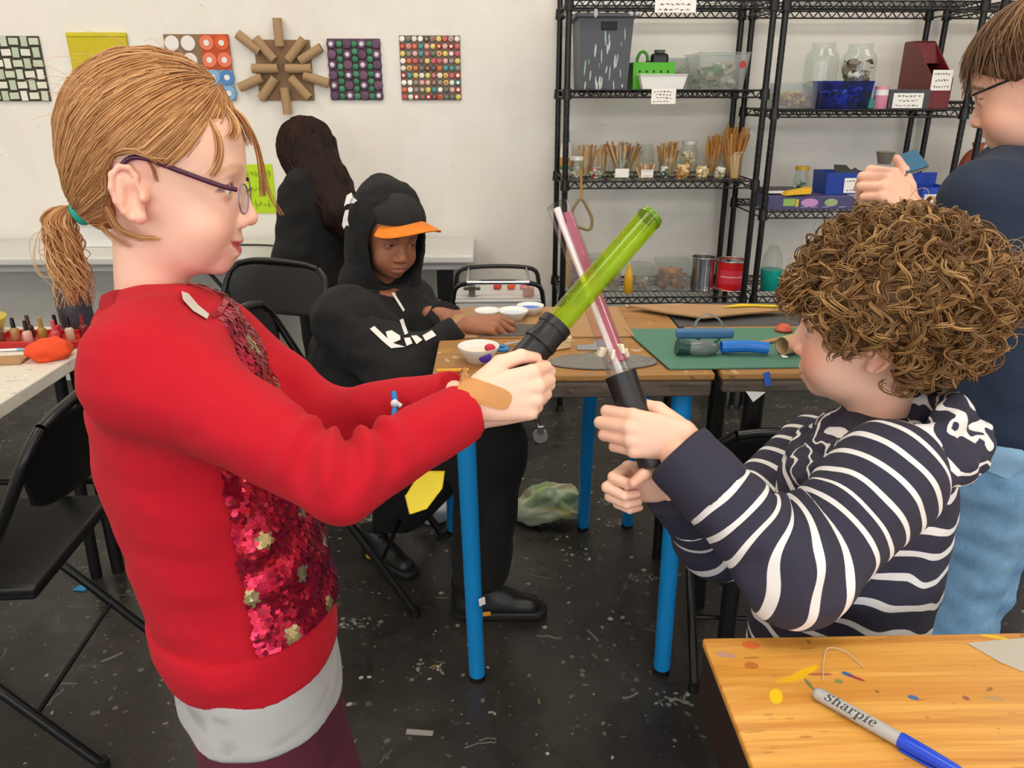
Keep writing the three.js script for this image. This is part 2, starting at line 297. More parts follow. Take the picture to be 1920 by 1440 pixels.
// ---------------------------------------------------------------- art on the wall
const W0 = ZB + 0.002;
{ // woven paper strips
  const t = thing('woven_artwork', 'square artwork of woven pale green and white paper strips', 'artwork', 'square artworks in a row on the wall');
  part(t, 'backing', boxAt(-2.21, -1.915, 1.298, 1.558, W0, W0 + 0.006), M(0x4a4238, 0.8));
  const cols = [0xdfe3d2, 0xb9c7ae, 0xe8e6dc, 0xcbd4bf, 0xc2cdb8].map(c => M(c, 0.7)), n = 7, sx = 0.295 / n, sy = 0.26 / 6;
  const gh = box(sx * 0.94, sy * 0.62, 0.006, 0.002), gv = box(sx * 0.66, sy * 0.92, 0.006, 0.002);
  for (let i = 0; i < n; i++) for (let j = 0; j < 6; j++) { const p = part(t, 'strip', (i + j) % 2 ? gh : gv, cols[(i * 3 + j * 2 + ((i * j) % 3)) % 5]); p.position.set(-2.21 + (i + 0.5) * sx + rr(-0.002, 0.002), 1.298 + (j + 0.5) * sy, W0 + 0.011); p.rotation.set(0, 0, rr(-0.05, 0.05)); }
}
{ const t = thing('yellow_artwork', 'plain mustard yellow square panel behind the red haired child', 'artwork', 'square artworks in a row on the wall');
  part(t, 'panel', boxAt(-1.797, -1.545, 1.3, 1.57, W0, W0 + 0.012, 0.004), M(0xc9b91e, 0.75, 0, { bumpMap: grain, bumpScale: 0.002 })); part(t, 'edge_fold', boxAt(-1.797, -1.545, 1.555, 1.572, W0, W0 + 0.016, 0.003), M(0xd2c326, 0.7)); }
{ // painted discs in three colour fields
  const t = thing('disc_artwork', 'cardboard square with white, orange and blue paper discs', 'artwork', 'square artworks in a row on the wall');
  part(t, 'backing', boxAt(-1.392, -1.115, 1.3, 1.566, W0, W0 + 0.007), M(0x8a6f55, 0.85));
  part(t, 'orange_field', boxAt(-1.235, -1.115, 1.425, 1.566, W0 + 0.005, W0 + 0.009, 0.001), M(0xb9502c, 0.8)); part(t, 'blue_field', boxAt(-1.235, -1.115, 1.3, 1.425, W0 + 0.005, W0 + 0.009, 0.001), M(0x8a9aa8, 0.8));
  const d = cyl(0.031, 0.029, 0.005, 22).rotateX(Math.PI / 2), hole = cyl(0.012, 0.012, 0.002, 14).rotateX(Math.PI / 2);
  const cc = { w: M(0xe8e4e0, 0.7), o: M(0xdc5f2c, 0.7), p: M(0xe57a5a, 0.7), b: M(0x4d83bf, 0.7), l: M(0x7fb0d8, 0.7) };
  for (const [x, y, c] of [[-1.357, 1.53, 'w'], [-1.289, 1.53, 'w'], [-1.357, 1.462, 'w'], [-1.289, 1.462, 'w'], [-1.357, 1.394, 'w'], [-1.289, 1.394, 'w'], [-1.21, 1.532, 'p'], [-1.146, 1.532, 'o'], [-1.206, 1.464, 'p'], [-1.142, 1.464, 'p'], [-1.2, 1.396, 'l'], [-1.14, 1.394, 'b'], [-1.2, 1.33, 'b'], [-1.14, 1.33, 'l']]) { const p = part(t, 'disc', d, cc[c]); p.position.set(x, y, W0 + 0.011); if (c !== 'w' && (x * 1000 | 0) % 2 === 0) part(p, 'disc_centre', hole, cc.w).position.z = 0.003; }
}
{ // starburst of cardboard tubes
  const t = thing('tube_artwork', 'starburst of brown cardboard tubes on a square cardboard board', 'artwork', 'square artworks in a row on the wall');
  const cx = -0.897, cy = 1.43; part(t, 'backing', boxAt(cx - 0.115, cx + 0.125, cy - 0.13, cy + 0.115, W0, W0 + 0.006), M(0x8d6f52, 0.85));
  const tg = lathe([[0.017, -0.055], [0.0195, -0.055], [0.0195, 0.055], [0.017, 0.055], [0.017, -0.055]], 16), tm = M(0xa98a65, 0.8);
  for (const [a, r] of [[90, 0.142], [-88, 0.132], [0, 0.072], [180, 0.072], [48, 0.1], [130, 0.1], [142, 0.165], [24, 0.14], [-17, 0.15], [-48, 0.105], [-130, 0.105], [-158, 0.15]]) { const k = a * Math.PI / 180, p = part(t, 'cardboard_tube', tg, tm); p.position.set(cx + Math.cos(k) * r, cy + Math.sin(k) * r, W0 + 0.026); p.rotation.z = k - Math.PI / 2 + (a === 24 ? 0.1 : 0); }
}
{ // purple and green plastic caps
  const t = thing('purple_cap_artwork', 'square panel of purple and green plastic caps in columns', 'artwork', 'square artworks in a row on the wall');
  part(t, 'backing', boxAt(-0.7, -0.472, 1.302, 1.55, W0, W0 + 0.006), M(0x5a3f4e, 0.8));
  const big = lathe([[0, 0.009], [0.016, 0.009], [0.0195, 0.006], [0.02, 0], [0, 0]], 18).rotateX(Math.PI / 2), small = lathe([[0, 0.008], [0.012, 0.008], [0.0145, 0], [0, 0]], 14).rotateX(Math.PI / 2), dot = lathe([[0, 0.004], [0.009, 0.003], [0.0105, 0], [0, 0]], 14).rotateX(Math.PI / 2);
  const pu = [0x5f3d5c, 0x6b4563, 0x553752].map(c => M(c, 0.45)), gr = [0x2f7d52, 0x3c8b60, 0x28744a].map(c => M(c, 0.45)), wh = M(0xd9d2da, 0.5);
  const xs = [-0.682, -0.648, -0.615, -0.583, -0.551, -0.519, -0.489];
  xs.forEach((x, i) => { const odd = i % 2; for (let j = 0; j < (odd ? 8 : 6); j++) { const p = part(t, odd ? 'green_cap' : 'purple_cap', odd ? small : big, (odd ? gr : pu)[(i + j) % 3]); p.position.set(x, 1.528 - j * (odd ? 0.03 : 0.0415), W0 + 0.006); if (!odd && (j + i / 2) % 2 === 0) part(p, 'white_disc', dot, wh).position.z = 0.009; } });
}
{ // bottle caps in rows
  const t = thing('bottle_cap_artwork', 'square panel of mixed small bottle caps in tight rows', 'artwork', 'square artworks in a row on the wall');
  part(t, 'backing', boxAt(-0.39, -0.128, 1.302, 1.563, W0, W0 + 0.006), M(0x74655a, 0.8));
  const gsh = lathe([[0, 0.007], [0.0095, 0.007], [0.0115, 0.004], [0.0125, 0], [0, 0]], 14).rotateX(Math.PI / 2), pal = [0xded8cc, 0xb43b33, 0x8f897d, 0xcf6a3d, 0xd8c46a, 0xeeeae0, 0x6c6f62, 0xc65c60, 0x4c8f8f, 0xd9a59c, 0x574f49].map(c => M(c, 0.35, 0.15)), core = cyl(0.006, 0.006, 0.002, 10).rotateX(Math.PI / 2);
  for (let i = 0; i < 10; i++) for (let j = 0; j < 9; j++) { const p = part(t, 'bottle_cap', gsh, pal[(rnd() * 11) | 0]); p.position.set(-0.377 + i * 0.0262, 1.315 + j * 0.0292, W0 + 0.006); if (rnd() < 0.45) part(p, 'cap_mark', core, pal[(rnd() * 6) | 0]).position.z = 0.0075; }
}
one('green_notice', 'lime green paper notice taped to the wall above the table', 'paper', boxAt(-1.14, -0.99, 0.812, 1.03, W0, W0 + 0.002, 0), scribbled(3, 128, 192, '#8fae1c', '#b9dd1c'));

// ---------------------------------------------------------------- long white table against the wall
{
  const t = thing('folding_table', 'long white plastic folding table against the back wall', 'table');
  part(t, 'tabletop', boxAt(-2.9, -0.075, 0.662, 0.7, -3.62, -3.2, 0.012), M(0xcfcfcb, 0.45)); part(t, 'apron', boxAt(-2.86, -0.11, 0.632, 0.664, -3.6, -3.225, 0.006), M(0xb9bab8, 0.5));
  for (const x of [-2.6, -1.06, -0.2]) { part(t, 'leg', merge([boxAt(x - 0.02, x + 0.02, 0, 0.64, -3.3, -3.26), boxAt(x - 0.02, x + 0.02, 0, 0.64, -3.58, -3.54), boxAt(x - 0.025, x + 0.025, 0.45, 0.49, -3.58, -3.26), boxAt(x - 0.035, x + 0.035, 0.5, 0.64, -3.29, -3.25)]), black); part(t, 'brace', rod(V(x - 0.16, 0.64, -3.28), V(x, 0.42, -3.28), 0.008), black); }
  const cb = one('power_cable', 'thin dark cable lying on the white wall table', 'cable', tube([V(-1.5, 0.705, -3.5), V(-1.3, 0.706, -3.42), V(-1.12, 0.705, -3.44), V(-0.95, 0.706, -3.4), V(-0.9, 0.705, -3.3)], 0.004, 30, 6), black);
  const ct = thing('white_carton', 'small white carton on the wall table behind the ponytail', 'carton'); part(ct, 'body', boxAt(-1.78, -1.62, 0.701, 0.79, -3.52, -3.42), white); part(ct, 'flap', tr(box(0.16, 0.003, 0.06, 0.001), -1.7, 0.8, -3.4, -0.6), white);
  const ct2 = thing('white_carton', 'low white tray on the wall table right of the carton', 'tray'); part(ct2, 'body', boxAt(-1.6, -1.45, 0.701, 0.745, -3.5, -3.38), white); part(ct2, 'rim', boxAt(-1.61, -1.44, 0.742, 0.75, -3.51, -3.37), paperWhite);
}
// ---------------------------------------------------------------- work tables
const blueLeg = M(0x0d86cc, 0.38), woodMap = canvasTex(1024, 512, (g, W, H) => {
  g.fillStyle = '#d79b45'; g.fillRect(0, 0, W, H);
  for (let i = 0; i < 420; i++) { g.strokeStyle = `rgba(${rnd() < 0.55 ? '176,108,34' : '236,186,98'},${rr(0.05, 0.22)})`; g.lineWidth = rr(1, 9); const y = rr(0, H), a = rr(2, 12), f = rr(0.003, 0.012), p = rr(0, 6); g.beginPath(); for (let x = 0; x <= W; x += 16) g.lineTo(x, y + Math.sin(x * f + p) * a); g.stroke(); }
  for (let i = 0; i < 16; i++) { g.strokeStyle = `rgba(${i % 2 ? '198,128,44' : '232,178,88'},.28)`; g.lineWidth = rr(18, 46); const y = rr(0, H), a = rr(6, 26), p = rr(0, 6); g.beginPath(); for (let x = 0; x <= W; x += 16) g.lineTo(x, y + Math.sin(x * 0.005 + p) * a + Math.sin(x * 0.013 + p) * a * 0.3); g.stroke(); }
  for (let i = 0; i < 140; i++) { g.fillStyle = `rgba(110,66,22,${rr(0.1, 0.45)})`; g.beginPath(); g.ellipse(rr(0, W), rr(0, H), rr(1, 16), rr(0.6, 2), rr(-0.1, 0.1), 0, 7); g.fill(); }
});
const paint = (g, col, x, y, a, b, r) => { g.fillStyle = col; g.beginPath(); g.ellipse(x, y, a, b, r, 0, 7); g.fill(); };
const workTop = canvasTex(1024, 1024, (g, W) => {
  g.fillStyle = '#a0733c'; g.fillRect(0, 0, W, W);
  for (let i = 0; i < 300; i++) { g.strokeStyle = `rgba(${rnd() < 0.5 ? '110,76,38' : '196,150,92'},${rr(0.06, 0.25)})`; g.lineWidth = rr(1, 8); const y = rr(0, W); g.beginPath(); for (let x = 0; x <= W; x += 32) g.lineTo(x, y + Math.sin(x * 0.006 + i) * 6); g.stroke(); }
  for (let i = 0; i < 260; i++) paint(g, ['rgba(120,116,108,.5)', 'rgba(200,196,186,.5)', 'rgba(70,58,44,.4)', 'rgba(190,150,50,.4)', 'rgba(150,60,50,.3)'][i % 5], rr(0, W), rr(0, W), rr(2, 30), rr(1, 12), rr(0, 3));
});
const edgeWood = canvasTex(512, 128, (g, W, H) => { g.fillStyle = '#5e5247'; g.fillRect(0, 0, W, H); for (let i = 0; i < 160; i++) { g.strokeStyle = `rgba(${rnd() < 0.5 ? '40,34,28' : '140,126,110'},${rr(0.1, 0.4)})`; g.lineWidth = rr(1, 4); const y = rr(0, H); g.beginPath(); g.moveTo(rr(0, W), y); g.lineTo(rr(0, W), y + rr(-4, 4)); g.stroke(); } });
const topMat = new THREE.MeshStandardMaterial({ map: workTop, roughness: 0.55 }), edgeMat = new THREE.MeshStandardMaterial({ map: edgeWood, roughness: 0.7 });
function uvBox(g, s) { const p = g.attributes.position, n = g.attributes.normal, uv = g.attributes.uv; for (let i = 0; i < p.count; i++) { const ax = Math.abs(n.getX(i)), ay = Math.abs(n.getY(i)); if (ay > 0.6) uv.setXY(i, p.getX(i) * s, p.getZ(i) * s); else if (ax > 0.6) uv.setXY(i, p.getZ(i) * s, p.getY(i) * s); else uv.setXY(i, p.getX(i) * s, p.getY(i) * s); } return g; }
function leg(t, mat, top, bot, r) { const l = part(t, 'leg', rod(V(bot.x, 0.012, bot.z), top, r * 0.9, r, 18), mat); part(l, 'leg_foot', tr(cyl(r * 0.92, r * 0.92, 0.014, 18), bot.x, 0.0072, bot.z), black); return l; }
{
  const t = thing('work_table', 'scuffed wooden work table on round bright blue legs', 'table');
  part(t, 'tabletop', uvBox(boxAt(-0.125, 0.458, 0.775, 0.79, -2.03, -1.485, 0.004), 1.6), topMat); part(t, 'edge_board', uvBox(boxAt(-0.12, 0.454, 0.737, 0.776, -2.025, -1.489, 0.006), 3), edgeMat);
  const fl = leg(t, blueLeg, V(-0.062, 0.74, -1.53), V(-0.045, 0, -1.508), 0.0215); leg(t, blueLeg, V(0.404, 0.74, -1.53), V(0.407, 0, -1.52), 0.022); leg(t, blueLeg, V(-0.1, 0.74, -1.98), V(-0.136, 0, -2.18), 0.021); leg(t, blueLeg, V(0.43, 0.74, -1.98), V(0.435, 0, -2.2), 0.021); leg(t, blueLeg, V(0.27, 0.74, -1.98), V(0.289, 0, -2.19), 0.021);
  part(fl, 'tape_scrap', tr(box(0.016, 0.02, 0.002, 0.0005), -0.03, 0.235, -1.491, 0, 0.5, 0.1), paperWhite);
}
{
  const t = thing('work_table', 'wooden work table on black legs carrying the green cutting mat', 'table');
  part(t, 'tabletop', uvBox(boxAt(0.472, 1.16, 0.775, 0.79, -1.83, -1.485, 0.004), 1.6), topMat); part(t, 'edge_board', uvBox(boxAt(0.476, 1.156, 0.745, 0.776, -1.826, -1.489, 0.006), 3), edgeMat);
  for (const [x, z] of [[0.56, -1.53], [1.1, -1.53], [0.56, -1.78], [1.1, -1.78]]) leg(t, black, V(x, 0.75, z), V(x, 0, z), 0.022);
}
{
  const t = thing('work_table', 'narrow dark grey topped table behind the cutting mat', 'table');
  part(t, 'tabletop', boxAt(0.463, 1.25, 0.765, 0.789, -2.06, -1.838, 0.004), M(0x4b4a49, 0.55)); part(t, 'edge_board', boxAt(0.468, 1.245, 0.735, 0.766, -2.055, -1.843), M(0x3c3836, 0.6));
  for (const [x, z] of [[0.5, -1.87], [1.2, -1.87], [0.5, -2.02], [1.2, -2.02]]) leg(t, x > 1 ? blueLeg : black, V(x, 0.74, z), V(x, 0, z), 0.02);
}
const paintTable = canvasTex(1024, 1024, (g, W) => {
  g.fillStyle = '#d5cfc2'; g.fillRect(0, 0, W, W);
  for (let i = 0; i < 420; i++) paint(g, ['rgba(190,60,70,.35)', 'rgba(120,110,96,.3)', 'rgba(240,238,230,.5)', 'rgba(90,120,150,.25)', 'rgba(205,190,110,.35)', 'rgba(60,56,52,.25)'][i % 6], rr(0, W), rr(0, W), rr(2, 26), rr(1, 9), rr(-0.4, 0.4));
});
{
  const t = thing('paint_table', 'white paint stained table at the left edge of the picture', 'table');
  part(t, 'tabletop', uvBox(boxAt(-2.25, -1.035, 0.688, 0.72, -2.115, -1.2, 0.004), 1.4), new THREE.MeshStandardMaterial({ map: paintTable, roughness: 0.5 }));
  for (const [x, z] of [[-1.12, -1.99], [-2.15, -1.99], [-2.15, -1.3]]) part(t, 'leg', merge([rod(V(x, 0, z), V(x, 0.69, z), 0.018), rod(V(x - 0.05, 0, z + 0.03), V(x - 0.03, 0.69, z + 0.03), 0.016)]), black);
  part(t, 'cross_bar', rod(V(-2.15, 0.3, -1.99), V(-1.12, 0.3, -1.99), 0.01), black);
}
{
  const t = thing('wooden_bench_table', 'orange pine table top in the foreground, spotted with paint', 'table');
  const tm = canvasTex(1024, 1024, (g, W) => { g.drawImage(woodMap.image, 0, 0, W, W / 2); g.drawImage(woodMap.image, 0, W / 2, W, W / 2);
    const X = x => (x - 0.215) / 0.7 * W, Y = z => (z + 0.655) / 0.7 * W, s = W / 0.7;
    for (const [x, z, c, a, b, r] of [[0.3, -0.6, 'rgba(236,190,10,.8)', 0.022, 0.004, -0.5], [0.285, -0.592, 'rgba(226,180,20,.6)', 0.016, 0.004, -0.2], [0.263, -0.57, 'rgba(240,200,10,.9)', 0.006, 0.01, 0.4], [0.343, -0.597, 'rgba(60,100,170,.95)', 0.006, 0.003, 0.6], [0.349, -0.592, 'rgba(150,40,60,.9)', 0.008, 0.002, 0.6], [0.391, -0.565, 'rgba(50,96,170,.9)', 0.005, 0.003, 0.3], [0.3, -0.585, 'rgba(70,110,80,.7)', 0.002, 0.008, -0.2], [0.33, -0.588, 'rgba(70,130,80,.6)', 0.004, 0.003, 0], [0.262, -0.642, 'rgba(220,80,50,.6)', 0.009, 0.006, 0], [0.253, -0.612, 'rgba(170,80,40,.6)', 0.007, 0.005, 0], [0.232, -0.628, 'rgba(170,140,170,.6)', 0.01, 0.004, 0.3], [0.316, -0.598, 'rgba(140,60,60,.55)', 0.012, 0.002, 0], [0.44, -0.563, 'rgba(120,60,80,.7)', 0.003, 0.003, 0], [0.466, -0.562, 'rgba(150,140,120,.5)', 0.009, 0.003, 0.2], [0.52, -0.648, 'rgba(236,200,30,.8)', 0.014, 0.003, 0.3], [0.57, -0.64, 'rgba(110,150,120,.6)', 0.012, 0.004, 0]]) { paint(g, c, X(x), Y(z), a * s, b * s, r); }
    for (let i = 0; i < 90; i++) paint(g, ['rgba(90,60,30,.5)', 'rgba(120,70,30,.35)', 'rgba(60,50,60,.4)'][i % 3], rr(0, W), rr(0, W), rr(1, 7), rr(1, 3), rr(0, 3));
  });
  const g = boxAt(0.215, 0.915, 0.79, 0.8, -0.655, 0.045, 0.003), p = g.attributes.position, uv = g.attributes.uv; for (let i = 0; i < p.count; i++) uv.setXY(i, (p.getX(i) - 0.215) / 0.7, 1 - (p.getZ(i) + 0.655) / 0.7);
  part(t, 'tabletop', g, new THREE.MeshStandardMaterial({ map: tm, roughness: 0.42 }));
  part(t, 'apron', boxAt(0.2165, 0.9135, 0.71, 0.7915, -0.6535, 0.0435, 0.003), M(0x2a1b14, 0.5));
  for (const [x, z] of [[0.26, -0.61], [0.87, -0.61], [0.26, 0], [0.87, 0]]) part(t, 'leg', boxAt(x - 0.022, x + 0.022, 0, 0.72, z - 0.022, z + 0.022), M(0x2a1b14, 0.5));
  const tape = one('packing_tape', 'frosted strip of clear tape stuck on the pine table', 'tape', prism([[0, 0], [0.016, -0.028], [0.03, -0.042], [0.14, -0.035], [0.15, 0.004], [0.08, 0.008]], 0.0008).rotateX(-Math.PI / 2).translate(0.485, 0.8008, -0.638), M(0xdcd6c8, 0.35, 0, { transmission: 0.35, thickness: 0, ior: 1.3 }));
  one('glue_film', 'thin curl of dried clear glue on the pine table', 'glue', tube([V(0.315, 0.8012, -0.588), V(0.325, 0.802, -0.612), V(0.338, 0.803, -0.632), V(0.352, 0.8025, -0.628), V(0.362, 0.8015, -0.605)], 0.0006, 24, 5), M(0xe6dccb, 0.3, 0, { transmission: 0.4, thickness: 0, ior: 1.3 }));
}
{ // marker pen
  const t = thing('marker_pen', 'grey felt marker with blue cap lying on the pine table', 'marker');
  const a = V(0.297, 0.8068, -0.568), dir = V(0.376, 0.8068, -0.478).sub(a).normalize(), q = new THREE.Quaternion().setFromUnitVectors(V(0, 1, 0), dir);
  const bm = new THREE.MeshStandardMaterial({ roughness: 0.4, map: canvasTex(256, 512, (g, W, H) => { g.fillStyle = '#a9a9a6'; g.fillRect(0, 0, W, H); g.save(); g.translate(W * 0.8, H * 0.86); g.rotate(-Math.PI / 2); g.fillStyle = '#3b3b3c'; g.font = 'italic bold 74px serif'; g.fillText('Sharpie', 0, 0); g.font = '24px sans-serif'; g.fillText('FINE POINT', 40, 44); g.restore(); }) });
  const put = (n, geo, mat) => { const m = part(t, n, geo, mat); m.quaternion.copy(q); m.position.copy(a); return m; };
  const bg2 = lathe([[0, 0], [0.0045, 0.0005], [0.0058, 0.004], [0.0062, 0.02], [0.0062, 0.082]], 28); for (let i = 0; i < bg2.attributes.uv.count; i++) bg2.attributes.uv.setY(i, bg2.attributes.position.getY(i) / 0.082); put('barrel', bg2, bm);
  const cp = put('cap', lathe([[0.0062, 0.078], [0.0068, 0.079], [0.0068, 0.085], [0.0066, 0.1], [0.0056, 0.122], [0.0045, 0.132], [0, 0.133]], 28), M(0x0b3fc4, 0.3)); put('pocket_clip', tr(box(0.0035, 0.042, 0.002, 0.0008), 0, 0.102, 0.0078), M(0x0b3fc4, 0.3));
}
// ---------------------------------------------------------------- folding chairs
function foldingChair(label) {                                         // faces +x, seat centre over the origin
  const t = thing('folding_chair', label, 'chair', 'black metal folding chairs'), s = 0.2;
  part(t, 'seat', merge([tr(box(0.38, 0.022, 0.37, 0.01, 2), 0.0, 0.44, 0), tr(box(0.36, 0.03, 0.345, 0.01, 2), 0.0, 0.425, 0)]), M(0x0f0f10, 0.42));
  const b = []; // back panel, bowed
  const grid = (k) => { const P = []; for (let j = 0; j <= 8; j++) for (let i = 0; i <= 20; i++) { const u = -1 + i / 10, v = -1 + j / 4, top = 0.09 * Math.pow(Math.max(0, 1 - Math.pow(Math.abs(u), 5)), 0.4), bot = -0.085 * Math.pow(Math.max(0, 1 - Math.pow(Math.abs(u), 6)), 0.35); P.push([u * 0.195, lerp(bot, top, (v + 1) / 2), k - 0.035 * (1 - u * u)]); } return P; };
  const A = grid(0.003), B = grid(-0.003), all = [...A, ...B], tri = [], n = 21, id = (j, i, o) => o + j * n + i; for (let j = 0; j < 8; j++) for (let i = 0; i < 20; i++) { tri.push(id(j, i, 0), id(j, i + 1, 0), id(j + 1, i + 1, 0), id(j, i, 0), id(j + 1, i + 1, 0), id(j + 1, i, 0)); const o = A.length; tri.push(id(j, i, o), id(j + 1, i + 1, o), id(j, i + 1, o), id(j, i, o), id(j + 1, i, o), id(j + 1, i + 1, o)); }
  for (let i = 0; i < 20; i++) for (const [j, w] of [[0, 1], [8, 0]]) { const a = id(j, i, 0), b = id(j, i + 1, 0), c = a + A.length, d = b + A.length; w ? tri.push(a, c, b, b, c, d) : tri.push(a, b, c, b, d, c); }
  const bg = new THREE.BufferGeometry(); bg.setAttribute('position', new THREE.Float32BufferAttribute(all.flat(), 3)); bg.setIndex(tri); bg.computeVertexNormals();
  part(t, 'backrest', bg.rotateY(Math.PI / 2).rotateZ(0.2).translate(-0.225, 0.685, 0), M(0x0f0f10, 0.3));
  for (const z of [-s, s]) {
    part(t, 'front_frame', tube([V(0.24, 0.01, z), V(0.06, 0.3, z), V(-0.14, 0.55, z), V(-0.24, 0.73, z * 0.96), V(-0.255, 0.765, z * 0.8)], 0.0115, 24, 10), blackMetal); part(t, 'rear_leg', tube([V(0.13, 0.42, z * 0.9), V(0.0, 0.3, z * 0.93), V(-0.24, 0.01, z * 0.96)], 0.0105, 16, 10), blackMetal);
    part(t, 'rubber_foot', tr(cyl(0.015, 0.014, 0.025, 12), 0.238, 0.0125, z), black); part(t, 'rubber_foot', tr(cyl(0.015, 0.014, 0.025, 12), -0.239, 0.0125, z * 0.96), black);
  }
  part(t, 'top_rail', tube([V(-0.255, 0.765, -s * 0.8), V(-0.262, 0.776, -0.1), V(-0.264, 0.778, 0.1), V(-0.255, 0.765, s * 0.8)], 0.0115, 16, 10), blackMetal);
  part(t, 'front_brace', rod(V(0.15, 0.155, -s), V(0.15, 0.155, s), 0.006), blackMetal); part(t, 'rear_brace', rod(V(-0.13, 0.145, -s * 0.95), V(-0.13, 0.145, s * 0.95), 0.006), blackMetal);
  return t;
}
{ const c = foldingChair('black folding chair tucked against the paint stained table'); c.position.set(-1.075, 0, -1.44); c.rotation.y = Math.PI + 0.05; }
{ const c = foldingChair('empty black folding chair seen behind the red sleeve'); c.position.set(-0.83, 0, -2.45); c.rotation.y = -1.9; }
{ const c = foldingChair('black folding chair under the child in the black hoodie'); c.position.set(-0.43, 0, -1.98); c.rotation.y = -0.12; }
{ const c = foldingChair('black folding chair pushed under the cutting mat table'); c.position.set(0.68, 0, -1.68); c.rotation.y = 1.5; c.scale.y = 0.88; part(c, 'seat_pad', tr(box(0.33, 0.02, 0.33, 0.008), 0, 0.461, 0), M(0x7fa08f, 0.7)); }
{ // stool behind the right child, one blue leg in view
  const t = thing('stool', 'stool with bright blue legs behind the blue jeans', 'stool'); part(t, 'seat', tr(cyl(0.16, 0.16, 0.03, 28), 1.7, 0.45, -2.05), black);
  for (const [x, z] of [[-0.12, -0.1], [-0.12, 0.1], [0.12, -0.1], [0.12, 0.1]]) part(t, 'leg', rod(V(1.7 + x * 1.1, 0, -2.05 + z * 1.1), V(1.7 + x * 0.8, 0.44, -2.05 + z * 0.8), 0.018, 0.02), blueLeg);
}
// ---------------------------------------------------------------- trolley behind the work table
{
  const t = thing('utility_cart', 'white wheeled cart with black tube handles beyond the table', 'cart'), x0 = -0.145, x1 = 0.19, z0 = -3.14, z1 = -2.86;
  part(t, 'drawer_box', boxAt(x0 + 0.005, x1 - 0.01, 0.1, 0.585, z0, z1, 0.006), M(0xdedfdd, 0.45)); part(t, 'label_plate', boxAt(-0.01, 0.045, 0.5, 0.545, z1, z1 + 0.003, 0.001), M(0x9fa8ac, 0.5)); part(t, 'tray', boxAt(x0, x1, 0.585, 0.597, z0 - 0.005, z1 + 0.005, 0.004), M(0xc9cac8, 0.35));
  for (const z of [z0, z1]) part(t, 'handle', tube([V(x0 - 0.002, 0.45, z), V(x0 - 0.002, 0.6, z), V(x0 + 0.01, 0.645, z), V(x0 + 0.05, 0.66, z), V(x1 - 0.05, 0.66, z), V(x1 - 0.01, 0.645, z), V(x1 + 0.002, 0.6, z), V(x1 + 0.002, 0.45, z)], 0.009, 40, 8), blackMetal);
  part(t, 'rail', merge([rod(V(x0 + 0.05, 0.66, z0), V(x0 + 0.05, 0.66, z1), 0.005), rod(V(x1 - 0.05, 0.66, z0), V(x1 - 0.05, 0.66, z1), 0.005), rod(V(x0 + 0.05, 0.664, z1 + 0.003), V(x1 - 0.05, 0.664, z1 + 0.003), 0.008)]), chrome);
  part(t, 'post', merge([[x0 - 0.002, z0], [x0 - 0.002, z1], [x1 + 0.002, z0], [x1 + 0.002, z1]].map(([x, z]) => rod(V(x, 0.07, z), V(x, 0.46, z), 0.008))), chrome);
  for (const [x, z] of [[x0, z0], [x0, z1], [x1, z0], [x1, z1]]) { const w = part(t, 'caster', tr(cyl(0.03, 0.03, 0.018, 16), x, 0.03, z, Math.PI / 2), M(0x8f8f8f, 0.4)); part(w, 'caster_fork', boxAt(x - 0.013, x + 0.013, 0.04, 0.075, z - 0.013, z + 0.013), chrome); }
  const it = [['red_clip', 'small red clip on the cart tray, left', 0.02, 0.604, 0xc8302a], ['orange_clip', 'small orange clip on the cart tray', 0.075, 0.604, 0xe2531f], ['pink_clip', 'small pink clip on the cart tray by its handle', 0.125, 0.604, 0xd9868c]];
  for (const [n, l, x, y, c] of it) one(n, l, 'clip', merge([tr(box(0.03, 0.016, 0.02, 0.005), x, y + 0.004, -3.02), tr(box(0.012, 0.02, 0.012, 0.004), x + 0.012, y + 0.012, -3.02), tr(cyl(0.005, 0.005, 0.03, 8), x, y + 0.014, -3.02, 0, 0, 1.2)]), M(c, 0.4), 'small clips on the cart');
  const b = thing('paint_bottle', 'squat red capped bottle standing on the cart tray', 'bottle'); part(b, 'body', lathe([[0, 0], [0.022, 0], [0.022, 0.032], [0.01, 0.042], [0, 0.042]], 16).translate(0.14, 0.599, -2.91), M(0xd7a39c, 0.4)); part(b, 'cap', tr(cyl(0.011, 0.01, 0.018, 12), 0.14, 0.6487, -2.91), M(0xc63a22, 0.4));
  const g = thing('steel_fixture', 'grey metal clamp standing on the cart tray', 'clamp'); part(g, 'body', merge([boxAt(-0.09, -0.065, 0.5975, 0.64, -2.93, -2.9), boxAt(-0.11, -0.045, 0.622, 0.634, -2.925, -2.905)]), M(0x77736c, 0.4, 0.5)); part(g, 'screw', rod(V(-0.078, 0.638, -2.915), V(-0.078, 0.654, -2.915), 0.004), chrome);
}
